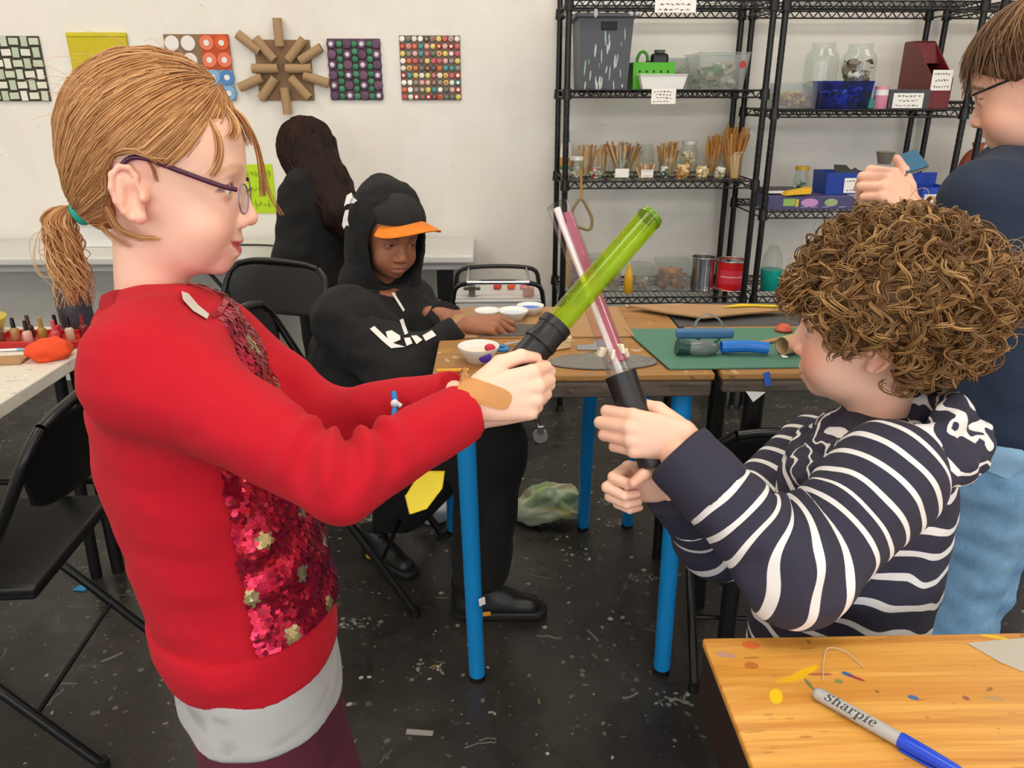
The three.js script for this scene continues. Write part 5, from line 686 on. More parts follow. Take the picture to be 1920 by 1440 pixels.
// ---------------------------------------------------------------- the two sabers
function blade(t, a, b, r, mat, cap2) { const g = rod(a, b, r, r, 28); part(t, 'blade_tube', g, mat); }
const gTop = at(1042, 610, 0.815), gTip = at(1220, 406, 0.84), gBot = at(952, 712, 0.80);
{ const t = thing('toy_saber', 'toy saber with a clear green blade and black grip', 'toy saber', 'toy sabers held by the two children');
  const gm = new THREE.MeshPhysicalMaterial({ color: 0xdff055, roughness: 0.1, transmission: 0.92, thickness: 0, ior: 1.35 });
  const d = gTip.clone().sub(gTop).normalize(); blade(t, gTop.clone().addScaledVector(d, -0.03), gTip, 0.0142, gm);
  part(t, 'inner_sheet', (() => { const g = new THREE.CylinderGeometry(0.0115, 0.0115, gTip.distanceTo(gTop) * 0.94, 16, 1, true, 0.4, 3.4); g.applyQuaternion(Q.setFromUnitVectors(V(0, 1, 0), d)); const c = gTip.clone().lerp(gTop, 0.5); return g.translate(c.x, c.y, c.z); })(), new THREE.MeshPhysicalMaterial({ color: 0xd8ee48, roughness: 0.35, transmission: 0.75, thickness: 0, side: THREE.DoubleSide }));
  part(t, 'tip_cap', rod(gTip.clone().addScaledVector(d, -0.004), gTip.clone().addScaledVector(d, 0.002), 0.0148, 0.0135, 28), new THREE.MeshPhysicalMaterial({ color: 0x7fae1e, roughness: 0.25, transmission: 0.5, thickness: 0 }));
  part(t, 'grip', merge([rod(gBot, gTop, 0.0178, 0.0172, 10), rod(gTop.clone().addScaledVector(d, -0.006), gTop.clone().addScaledVector(d, 0.003), 0.0182, 0.0178, 28), rod(gBot.clone().addScaledVector(d, 0.05), gBot.clone().addScaledVector(d, 0.056), 0.0185, 0.0185, 28)]), M(0x141416, 0.38)); }
const pTop = at(1164, 703, 0.872), pTip = at(1046, 384, 0.895), pBot = at(1226, 872, 0.862);
{ const t = thing('toy_saber', 'toy saber with a clear and pink blade and dark grip', 'toy saber', 'toy sabers held by the two children'), d = pTip.clone().sub(pTop).normalize(), L = pTip.distanceTo(pTop), q = new THREE.Quaternion().setFromUnitVectors(V(0, 1, 0), d), mid = pTop.clone().lerp(pTip, 0.5);
  blade(t, pTop.clone().addScaledVector(d, -0.02), pTip, 0.0135, M(0xf6f2f3, 0.04, 0, { transmission: 1, thickness: 0, ior: 1.45 }));
  const film = new THREE.CylinderGeometry(0.0122, 0.0122, L * 0.86, 20, 1, true, 0.1, 2.6); film.applyQuaternion(q); part(t, 'pink_film', film.translate(mid.x, mid.y, mid.z), new THREE.MeshPhysicalMaterial({ color: 0xd97f9c, roughness: 0.3, transmission: 0.55, thickness: 0, side: THREE.DoubleSide }));
  const rodA = pTop.clone().addScaledVector(d, -0.004).add(V(0, 0, 0.004)), rodB = pTip.clone().addScaledVector(d, -0.004).add(V(-0.003, 0, 0.004)); part(t, 'inner_straw', rod(rodA, rodB, 0.0042, 0.0042, 12), M(0xf3efee, 0.4));
  const tp = []; for (let i = 0; i < 7; i++) { const a = i * 0.9; const c = pTop.clone().addScaledVector(d, 0.026 + 0.004 * Math.sin(i * 2.3)), u = V(1, 0, 0), w = d.clone().cross(u).normalize(); c.addScaledVector(u, Math.cos(a) * 0.0135).addScaledVector(w, Math.sin(a) * 0.0135); tp.push(tr(box(0.009, 0.011, 0.004, 0.0012), c.x, c.y, c.z, 0.2, a, 0.35)); } part(t, 'tape_wrap', merge(tp), M(0xe6dcc0, 0.7));
  part(t, 'clear_collar', rod(pTop.clone().addScaledVector(d, -0.004), pTop.clone().addScaledVector(d, 0.012), 0.0155, 0.0142, 24), clearPlastic);
  part(t, 'grip', merge([rod(pBot, pTop, 0.0172, 0.0178, 28), rod(pTop.clone().addScaledVector(d, -0.004), pTop.clone().addScaledVector(d, 0.001), 0.0182, 0.0182, 28)]), M(0x1b1a1c, 0.4)); }

// ---------------------------------------------------------------- child in the red sweater
{
  const me = person('child with red hair and glasses in a red sequin sweater'), SK = '#f2c5ac';
  const ang = 0.33, f = V(Math.cos(ang), 0, -Math.sin(ang)), r = V(Math.sin(ang), 0, Math.cos(ang));
  const hb = basis(V(Math.cos(0.17), -0.04, -Math.sin(0.17))), HO = at(290, 350, 0.815), hm = mat4(HO, hb, 0.0093, 0.0101);
  // skeleton
  const shR = at(284, 698, 0.75), elR = at(636, 903, 0.69), wrR = at(872, 776, 0.765), shL = at(395, 640, 0.985), elL = at(610, 800, 0.95), wrL = at(850, 752, 0.85);
  const fr = { o: at(440, 1205, 0.95), f, r }; fr.o.y = 0;
  const secs = slices(fr, [[192, 380, 548, 0.815, 0.078], [182, 430, 590, 0.83, 0.12], [178, 482, 680, 0.852, 0.135], [182, 520, 780, 0.872, 0.135], [212, 560, 900, 0.89, 0.13], [255, 598, 1020, 0.915, 0.125], [290, 620, 1110, 0.93, 0.122], [318, 624, 1190, 0.945, 0.122]]);
  const hipR = at(478, 1330, 0.93), hipL = at(545, 1290, 1.01), knR = V(hipR.x + 0.02, 0.36, hipR.z), knL = V(hipL.x + 0.035, 0.36, hipL.z), ftR = V(knR.x - 0.01, 0.05, knR.z), ftL = V(knL.x, 0.05, knL.z);
  // skin
  const neckEnd = [-1.9, -13.5, 0], HOPT = { skin: SK, lipColor: '#c9585f', blush: '#ea9c88', brow: '#c08a5c', browK: 0.55, smile: 1, earOut: 0.65, open: 0.5, cheek: 0.15, neck: neckEnd, neckR: 3.65, iris: '#5a6b78' };
  const skinF = new Field(); skinF.add(loft(fr, secs.map(s => [s[0], s[1], s[2], s[3] * 0.76, s[4] * 0.76]), 0.03)); chain(skinF, [shR, elR, wrR], [0.04, 0.026, 0.022], 0.02); chain(skinF, [shL, elL, wrL], [0.04, 0.03, 0.023], 0.02); chain(skinF, [hipR, knR, ftR], [0.042, 0.042, 0.032], 0.02); chain(skinF, [hipL, knL, ftL], [0.042, 0.042, 0.032], 0.02);
  const base = lin(SK), [lo, hi] = bounds([shR, elR, wrR, shL, elL, wrL, ftR, ftL, at(150, 545, 0.8), at(640, 1205, 0.95)], 0.12);
  const body = surf(skinF.fn(), lo, hi, 0.012, { color: () => base });
  const gdir = gTop.clone().sub(gBot).normalize();
  // near hand: back to the viewer, knuckles to the right
  const nR = V(-0.1, 0.22, 1).normalize(), fR = V(0.97, 0.1, -0.05).normalize(), hR = hand({ o: at(880, 752, 0.762), f: fR, n: nR, side: -1, arm: elR, s: 0.0079, skin: SK, splay: 0.02, curl: [[62, 82, 50], [66, 82, 50], [68, 82, 50], [70, 80, 50]], thumb: [[4.4, -1.5, 4.0], [7.2, -2.6, 4.5], [9.2, -4.0, 3.9]] });
  const hL = hand({ o: at(880, 772, 0.845), f: V(0.9, 0.12, -0.28).normalize(), n: V(0.1, -0.75, -0.65).normalize(), side: 1, arm: elL, s: 0.0084, skin: SK, splay: 0.02, curl: [[58, 75, 40], [60, 78, 40], [62, 78, 40], [64, 78, 40]], thumb: [[4.4, -1.5, 4.0], [7.2, -2.6, 4.4], [9.0, -3.8, 3.8]] });
  const hg = headGeo(HOPT, hm, 0.25, [1, -0.25, -0.1]);
  part(me, 'body', joinColored([...hg, body, hR, hL]), skinMat, 'fair skinned face, neck and hands');
  // adhesive bandage on the back of the wrist
  const hf = new Field(); { const b = basis(fR, nR), m = mat4(at(880, 752, 0.762), b, 0.0079), T = (x, y, z) => V(x, y, -z).applyMatrix4(m); hf.add(cap(T(-3.5, 0, 0), T(0.3, 0, 0), 0.0182, 0.0178)); [[8.2, 0.1, 2.6], [8.6, 0.3, 0.85], [8.2, 0.2, -0.85], [7.4, -0.1, -2.35]].forEach(q => hf.add(cap(T(0.8, -0.1, q[2] * 0.55), T(...q), 0.0115, 0.0081), 0.007)); }
  const band = []; for (let i = 0; i < 24; i++) { const a = i / 24 * 6.283, cx = Math.cos(a), sy = Math.sin(a); band.push([Math.sign(cx) * Math.pow(Math.abs(cx), 0.5) * 0.027, Math.sign(sy) * Math.pow(Math.abs(sy), 0.6) * 0.0115]); }
  part(me, 'bandage', wrap(hf.fn(), at(912, 745, 0.70), V(0.93, -0.36, 0), V(0.36, 0.93, 0), V(-0.04, -0.3, -0.95).normalize(), band, 0.0012), M(0xc68a4e, 0.6, 0, { side: THREE.DoubleSide }), 'tan adhesive bandage on the wrist');
  // sweater
  const sw = new Field(); sw.add(loft(fr, secs, 0.03));
  sw.add(cap(at(290, 622, 0.81), shR, 0.036, 0.054), 0.04).add(cap(shR, elR, 0.056, 0.034), 0.035).add(cap(elR, wrR, 0.034, 0.0305), 0.012); chain(sw, [shL, elL, wrL], [0.058, 0.043, 0.034], 0.03);
  const aR = along(shR, elR, wrR), lR = shR.distanceTo(elR), topl = secs.reduce((m, s) => Math.max(m, s[0]), 0);
  sw.warp((x, y, z) => { const s = aR(x, y, z) - lR, near = Math.exp(-(((s - 0.01) / 0.055) ** 2)) * sstep(0.0, 0.03, y - (elR.y - 0.01 + 0.2 * Math.abs(s))) * sstep(-0.86, -0.7, z); return 0.006 * near * Math.sin(s * 190) + 0.0045 * noise(x * 9, y * 22, z * 9) + 0.002 * noise(x * 30 + y * 20, y * 40, z * 26); });
  const wd = wrR.clone().sub(elR).normalize(), wl = wrL.clone().sub(elL).normalize();
  sw.cut((x, y, z) => { const d1 = (x - wrR.x) * wd.x + (y - wrR.y) * wd.y + (z - wrR.z) * wd.z, d2 = (x - wrL.x) * wl.x + (y - wrL.y) * wl.y + (z - wrL.z) * wl.z; return z > (wrR.z + wrL.z) / 2 ? d1 - 0.004 : d2 - 0.004; }, 0.004);
  const swf = sw.fn();
  const red = cloth(0xb8001c, 0.0006, 0.95), sg = surf(swf, lo, hi, 0.0062); const sweater = part(me, 'sweater', sg, red, 'red knit sweater');
  const hem = new Field().add(loft(fr, [[0.702, secs[7][1], secs[7][2], secs[7][3] + 0.004, secs[7][4] + 0.005], [0.742, secs[7][1] - 0.005, secs[7][2], secs[7][3] + 0.007, secs[7][4] + 0.008], [0.768, secs[7][1] - 0.008, secs[7][2], secs[7][3] + 0.003, secs[7][4] + 0.004]], 0.012)).warp(crease(0.003, 14, 30, 14, 3));
  const [hl, hh] = bounds([fr.o.clone().add(V(-0.3, 0.66, -0.25)), fr.o.clone().add(V(0.3, 0.78, 0.25))], 0.01); part(sweater, 'hem_band', surf(hem.fn(), hl, hh, 0.007), red);
  const coll = []; for (let i = 0; i < 28; i++) { const a = i / 28 * 6.283; coll.push(fr.o.clone().addScaledVector(f, secs[0][1] + 0.012 + Math.cos(a) * 0.05).addScaledVector(r, Math.sin(a) * 0.052).add(V(0, secs[0][0] - 0.022 - 0.022 * Math.cos(a), 0))); } part(sweater, 'collar', tube(coll, 0.0095, 60, 8, true), red);
  { const poly = [[336, 540], [352, 546], [374, 572], [398, 592], [392, 602], [362, 584], [340, 560]], c = [362, 572], o = at(c[0], c[1], 0.66), k = 0.66 / FOCAL; part(me, 'undershirt_collar', wrap(swf, o, camR, camU, o.clone().sub(EYE).normalize(), poly.map(p => [(p[0] - c[0]) * k, (c[1] - p[1]) * k]), 0.003), M(0xc9c2ba, 0.8, 0, { side: THREE.DoubleSide }), 'grey undershirt collar'); }
  // grey shirt below the hem, trousers
  const sh = new Field().add(loft(fr, [[0.628, secs[7][1] + 0.004, secs[7][2], secs[7][3] - 0.002, secs[7][4] + 0.004], [0.74, secs[7][1], secs[7][2], secs[7][3] - 0.002, secs[7][4] + 0.002]], 0.01)).warp(crease(0.005, 18, 12, 18, 5)); part(me, 'shirt', surf(sh.fn(), hl.clone().add(V(0, -0.06, 0)), hh, 0.007), new THREE.MeshStandardMaterial({ color: 0xb9b8b5, roughness: 0.9, map: canvasTex(128, 128, (g, W) => { g.fillStyle = '#fff'; g.fillRect(0, 0, W, W); for (let i = 0; i < 900; i++) { g.fillStyle = `rgba(150,150,150,${rr(0.1, 0.35)})`; g.fillRect(rr(0, W), rr(0, W), rr(1, 5), 1); } }) }), 'heather grey shirt hem');
  const tf = new Field(); chain(tf, [hipR, knR, ftR], [0.06, 0.056, 0.042], 0.02); chain(tf, [hipL, knL, ftL], [0.062, 0.056, 0.042], 0.02); tf.add(loft(fr, [[0.54, secs[7][1], secs[7][2], secs[7][3] * 0.8, secs[7][4] * 0.9], [0.72, secs[7][1], secs[7][2], secs[7][3] * 0.86, secs[7][4] * 0.93]], 0.02), 0.03).warp(crease(0.004, 20, 14, 20, 8)); const [tl, th] = bounds([hipR, hipL, ftR, ftL], 0.1); part(me, 'trousers', surf(tf.fn(), tl, th, 0.009), cloth(0x5d1e33, 0.0004), 'maroon trousers');
  for (const p of [ftR, ftL]) part(me, 'shoe', surf(new Field().add(ell([p.x + 0.05, 0.035, p.z - 0.02], [0.11, 0.035, 0.042])).add(cap(V(p.x, 0.04, p.z), V(p.x, 0.09, p.z), 0.04), 0.03).cut((x, y) => 0.001 - y, 0.004).fn(), V(p.x - 0.1, -0.02, p.z - 0.1), V(p.x + 0.2, 0.16, p.z + 0.1), 0.009), M(0x2b2b30, 0.5));
  // sequins on the front panel
  const seq = [], spots = []; const zero = V();
  const sf = new Field().add(loft(fr, secs, 0.03)).warp((x, y, z) => 0.004 * noise(x * 12, y * 26, z * 12) + 0.003 * noise(x * 40, y * 30, z * 40)).fn();
  const secAt = (h) => { const s = [...secs].sort((a, b) => a[0] - b[0]); let i = 0; while (i < s.length - 2 && h > s[i + 1][0]) i++; const t = clamp((h - s[i][0]) / (s[i + 1][0] - s[i][0]), 0, 1); return s[i].map((v, k) => lerp(v, s[i + 1][k], t)); };
  for (let row = 0, h = 0.77; h < topl - 0.015; h += 0.0043, row++) {
    const S = secAt(h), lim = lerp(1.5, 1.15, (h - 0.74) / 0.35); for (let a = -1.2; a < lim; a += 0.0052 / 0.13) {
      const aa = a + (row % 2) * 0.02, o = fr.o.clone().addScaledVector(f, S[1]).addScaledVector(r, S[2]); o.y = h;
      const dir = f.clone().multiplyScalar(Math.cos(aa) * S[3]).addScaledVector(r, Math.sin(aa) * S[4]); const p = o.clone().addScaledVector(dir, 1.15), back = dir.clone().normalize().negate();
      for (let k = 0; k < 14; k++) { const d = sf(p.x, p.y, p.z) - 0.004; if (Math.abs(d) < 3e-4) break; p.addScaledVector(back, d * 0.85); }
      const e = 0.003, n = V(sf(p.x + e, p.y, p.z) - sf(p.x - e, p.y, p.z), sf(p.x, p.y + e, p.z) - sf(p.x, p.y - e, p.z), sf(p.x, p.y, p.z + e) - sf(p.x, p.y, p.z - e)).normalize();
      const gy = ((h - 0.775) / 0.06), gx = aa / 0.55 + (Math.floor(gy + 0.5) % 2) * 0.5, du = (gx - Math.round(gx)) * 0.55 * 0.13, dv = (gy - Math.round(gy)) * 0.06, gold = Math.hypot(du, dv) < 0.0095;
      seq.push([p, n, gold]);
    }
  }
  const disc = new THREE.CircleGeometry(0.0037, 6), im = new THREE.InstancedMesh(disc, new THREE.MeshStandardMaterial({ roughness: 0.24, metalness: 0.9, side: THREE.DoubleSide }), seq.length), q = new THREE.Quaternion(), m4 = new THREE.Matrix4(), cc = new THREE.Color();
  seq.forEach(([p, n, gold], i) => { const t = n.clone().add(V(rr(-0.13, 0.13), 0.18 + rr(-0.12, 0.12), rr(-0.13, 0.13))).normalize(); q.setFromUnitVectors(V(0, 0, 1), t); m4.compose(p.clone().addScaledVector(n, rr(0, 0.0012)), q, V(1, 1, 1)); im.setMatrixAt(i, m4); gold ? cc.setRGB(0.62, 0.5, 0.26) : cc.setRGB(rr(0.42, 0.62), rr(0.015, 0.035), rr(0.05, 0.075)); im.setColorAt(i, cc); });
  im.name = 'sequin_panel'; im.userData = { kind: 'stuff', label: 'red sequins with gold dots' }; im.castShadow = im.receiveShadow = true; sweater.add(im);
  // hair: cap swept back to a ponytail
  const thr = polyY([[-9.5, -4.2], [-4.4, -4.4], [-3.5, -2.6], [-3.1, 0.5], [-2.7, 3.3], [-1.0, 4.1], [0.9, 3.9], [1.7, 3.3], [3.4, 3.1], [5.6, 4.2], [7.2, 6.6], [9, 7.4], [11, 6.2]]);
  const shell = ell([0.5, 4.5, 0], [9.5, 8.75, 7.75]), hf2 = new Field().add(shell).add(ell([-4.9, 0.2, 0], [3.6, 4.6, 4.9]), 2.5).warp((x, y, z) => 0.22 * noise(x * 0.5, y * 0.5 + x * 0.2, z * 1.1) + 0.1 * noise(x * 0.8, y * 1.6, z * 2.2)).cut((x, y, z) => (thr(x) - y) * 0.75, 0.5).fn();
  const hc = ['#b8804c', '#a26a38', '#cb9a64', '#8f5d33', '#dcb07c', '#bf8c58'].map(lin);
  const capG = surf(hf2, V(-12, -6, -9.2), V(11.5, 14.8, 9.2), 0.32, { color: (x, y, z) => { const t = noise(x * 0.8 + y * 0.6, z * 1.5, y * 1.2) * 0.5 + 0.5; return mixc(hc[3], hc[0], t); } }).applyMatrix4(hm);
  const S = new Strands(), tie = V(-8.3, -2.6, 0), tdir = tie.clone().sub(V(0.5, 4.5, 0)), L2W = (v) => v.applyMatrix4(hm), onShell = (d, k) => { const e = V(d.x / 9.5, d.y / 8.75, d.z / 7.75).length(); return V(0.5, 4.5, 0).addScaledVector(d, k / e); };
  for (let i = 0; i < 2600; i++) {
    let d0, p0, tries = 0; do { d0 = V(rr(-0.95, 1), rr(-0.6, 1), rr(-1, 1)).normalize(); p0 = onShell(d0, 1); } while ((p0.y < thr(p0.x) + 0.15) && ++tries < 30); if (p0.y < thr(p0.x)) continue;
    const d1 = tdir.clone().normalize(), w = Math.acos(clamp(d0.dot(d1), -1, 1)), n = 13, pts = [], lift = Math.pow(rnd(), 3) * 0.05 + 0.004, wav = rr(0, 6), amp = rr(0.0, 0.045), side = V(rr(-1, 1), rr(-1, 1), rr(-1, 1)); const end = rr(0.55, 1);
    for (let k = 0; k < n; k++) { const t = k / (n - 1) * end, a = Math.sin((1 - t) * w) / Math.sin(w), b = Math.sin(t * w) / Math.sin(w), d = d0.clone().multiplyScalar(a).addScaledVector(d1, b).addScaledVector(side, amp * Math.sin(t * 5 + wav) * Math.sin(t * 3.1)); const low = sstep(0.75, 1, t), q0 = onShell(d.normalize(), 1.006 + lift * Math.sin(Math.PI * Math.min(1, t / end))).lerp(tie, low * 0.12); if (q0.x > -3.0 && q0.x < 2.2) q0.y = Math.max(q0.y, thr(q0.x) + 0.1 + 0.3 * lift * 10); for (let it = 0; it < 3; it++) { const dd = hf2(q0.x, q0.y, q0.z) - 0.05 - lift * 6; if (dd < 0 || (dd > 0 && t < 0.9)) q0.addScaledVector(d, -dd * 0.9); } pts.push(L2W(q0)); }
    S.add(pts, rr(0.0003, 0.001), 0.0002, mixc(hc[(rnd() * 6) | 0], hc[5], 0.4), 4);
  }
  for (let i = 0; i < 70; i++) { const d = V(rr(-1, 0.8), rr(0.2, 1), rr(-0.7, 0.9)).normalize(), p = onShell(d, 1.0), pts = []; let v = d.clone().multiplyScalar(0.45).add(V(rr(-1, 1), rr(-0.3, 0.6), rr(-1, 1)).multiplyScalar(0.5)); for (let k = 0; k < 9; k++) { pts.push(L2W(p.clone())); p.add(v.clone().multiplyScalar(0.5)); v.add(V(rr(-0.4, 0.1), rr(-0.35, 0.12), rr(-0.3, 0.3))); } S.add(pts, 0.0003, 0.00015, hc[4], 3); }
  // loose fringe strands over the temple and in front of the brow
  const lock = (list, n, sp, r) => { for (let i = 0; i < n; i++) { const o = V(rr(-sp, sp), rr(-sp, sp) * 0.4, rr(-sp, sp)), c = new THREE.CatmullRomCurve3(list.map((p, k) => L2W(V(p[0] + o.x * (0.4 + k * 0.25), p[1] + o.y, p[2] + o.z)))); S.add(c.getPoints(14), r * rr(0.6, 1.2), r * 0.25, hc[[0, 1, 4, 5][(rnd() * 4) | 0]], 4); } };
  lock([[7.3, 7.0, 4.4], [8.0, 5.6, 4.9], [8.1, 4.0, 5.0], [7.6, 2.7, 5.0], [6.9, 1.8, 5.3]], 46, 0.42, 0.0009);
  lock([[9.0, 8.0, -1.2], [10.5, 6.0, -2.2], [11.2, 3.6, -2.8], [11.4, 1.0, -3.2], [11.3, -1.2, -3.6]], 40, 0.3, 0.0008); lock([[9.4, 7.6, -1.5], [11.0, 5.0, -2.6], [11.6, 2.0, -3.2], [12.2, -1.0, -3.4], [13.4, -3.2, -3.4]], 10, 0.35, 0.0006);
  lock([[8.6, 8.2, 0], [9.9, 7.2, 0.4], [10.6, 5.8, 0.3], [10.9, 4.4, -0.8]], 30, 0.7, 0.0008); lock([[8.4, 8.4, 2.0], [9.4, 7.0, 2.6], [9.6, 5.9, 3.2], [9.2, 5.2, 3.9]], 34, 0.6, 0.0008);
  lock([[0.8, 3.6, 7.0], [1.6, 2.6, 7.1], [1.8, 1.2, 6.8]], 14, 0.3, 0.0006); lock([[-3.6, -1.5, 6.2], [-3.0, -3.4, 5.8], [-1.2, -4.4, 5.7], [0.6, -4.6, 5.4]], 40, 0.6, 0.0006); lock([[-5.0, -3.6, 4.0], [-4.0, -4.6, 4.4], [-2.6, -5.6, 4.4]], 24, 0.6, 0.0005);
  // ponytail
  for (let i = 0; i < 230; i++) { const a = rr(0, 6.28), q = Math.sqrt(rnd()), c0 = V(-8.6, -2.7, 0), pts = [], n = 22, len = rr(5.5, 10.5), ph = rr(0, 6), tw = rr(0.9, 2.4), ax = Math.cos(a) * q, az = Math.sin(a) * q, am = rr(0.25, 1.1);
    for (let k = 0; k < n; k++) { const t = k / (n - 1), out = Math.sin(Math.min(1, t * 3.2) * 1.57); const y = -2.5 + 0.5 * Math.sin(Math.min(1, t * 4) * 3.14) - len * Math.pow(t, 1.25), x = -8.0 - 2.9 * out + 0.9 * t; pts.push(L2W(V(x + ax * 1.7 * out + am * Math.sin(t * 6.3 * tw + ph) * t, y + 0.3 * az, az * 1.6 * out + am * Math.cos(t * 6.3 * tw + ph) * t))); }
    S.add(pts, rr(0.0006, 0.0016), 0.0003, hc[[0, 1, 2, 4, 5][(rnd() * 5) | 0]], 4); }
  for (let i = 0; i < 10; i++) { const pts = [], ph = rr(0, 6), s = rr(0.8, 2); for (let k = 0; k < 20; k++) { const t = k / 19; pts.push(L2W(V(-10.5 - 2.6 * Math.sin(t * 3.1) * s * 0.8 + t * s, -4 - 7 * t + Math.sin(t * 7 + ph), rr(-0.05, 0.05) + (i - 5) * 0.3))); } S.add(pts, 0.0004, 0.0002, hc[4], 4); }
  part(me, 'hair', joinColored([capG, S.geo()]), hairMat, 'red blond hair pulled into a low ponytail');
  const band2 = new THREE.TorusGeometry(1.0, 0.42, 10, 24).scale(1, 1, 2.0).rotateY(Math.PI / 2).rotateZ(0.55).translate(-8.0, -2.65, 0).applyMatrix4(hm); part(me, 'hair_tie', band2, M(0x1fa893, 0.6), 'teal hair tie');
  // glasses
  const G = (x, y, z) => V(x, y, z).applyMatrix4(hm), gl = new THREE.Group(); gl.name = 'glasses'; gl.userData.label = 'purple framed eyeglasses'; me.add(gl); const fm = M(0x4e2740, 0.3, 0.3);
  for (const s of [-1, 1]) { part(gl, 'temple_arm', tube([G(-1.9, 2.0, 7.4 * s), G(-0.4, 3.35, 7.5 * s), G(1.2, 3.35, 7.45 * s), G(4.0, 2.3, 6.9 * s), G(8.2, 0.75, 5.9 * s), G(9.6, 0.4, 5.4 * s)], 0.0026, 30, 7), fm); const ring = []; for (let i = 0; i < 28; i++) { const a = i / 28 * 6.283; ring.push(G(9.95 - 0.25 * Math.cos(a), -0.75 + 1.5 * Math.sin(a), s * (3.25 + 2.1 * Math.cos(a)))); } part(gl, 'rim', tube(ring, 0.0009, 40, 5, true), M(0x8d8088, 0.3, 0.4));
    const lens = new THREE.BufferGeometry(), lp = [], c = G(10.0, -0.75, 3.25 * s); for (let i = 0; i < 28; i++) { const a = ring[i], b = ring[(i + 1) % 28]; lp.push(c.x, c.y, c.z, a.x, a.y, a.z, b.x, b.y, b.z); } lens.setAttribute('position', new THREE.Float32BufferAttribute(lp, 3)); lens.computeVertexNormals(); part(gl, 'lens', lens, M(0xeef1f4, 0.03, 0, { transmission: 0.95, thickness: 0, ior: 1.5, side: THREE.DoubleSide })); }
  part(gl, 'bridge', tube([G(10.1, -0.2, -1.2), G(10.5, 0.0, 0), G(10.1, -0.2, 1.2)], 0.001, 12, 6), fm);
}
{ // toy hanging between the arms
  const t = thing('yellow_pouch', 'yellow card pouch on a blue clip dangling from the red sleeve', 'pouch'); const d = 0.83;
  part(t, 'strap', tube([at(738, 736, d), at(741, 760, d - 0.01), at(738, 785, d - 0.015), at(740, 830, d), at(770, 880, d), at(792, 900, d)], 0.0032, 30, 8), M(0x1580c8, 0.4)); part(t, 'clip', merge([rod(at(738, 752, d - 0.012), at(752, 762, d - 0.012), 0.003, 0.0025), tr(new THREE.SphereGeometry(0.0045, 12, 8), ...at(740, 757, d - 0.013).toArray())]), M(0xd8e4ee, 0.4));
  const P = (x, y) => { const p = at(x, y, d); return p; }, out = [[762, 930], [770, 962], [800, 952], [828, 915], [832, 885], [790, 885]].map(([x, y]) => P(x, y)), c = at(795, 920, d), u = camR, v = camU; part(t, 'pouch_body', (() => { const g = prism(out.map(p => { const q = p.clone().sub(c); return [q.dot(u), q.dot(v)]; }), 0.006, 0.001); return g.applyMatrix4(new THREE.Matrix4().makeBasis(camR, camU, camF.clone().negate()).setPosition(c)); })(), M(0xe8cf08, 0.5)); part(t, 'white_edge', rod(P(762, 928), P(770, 962), 0.0018), white);
}
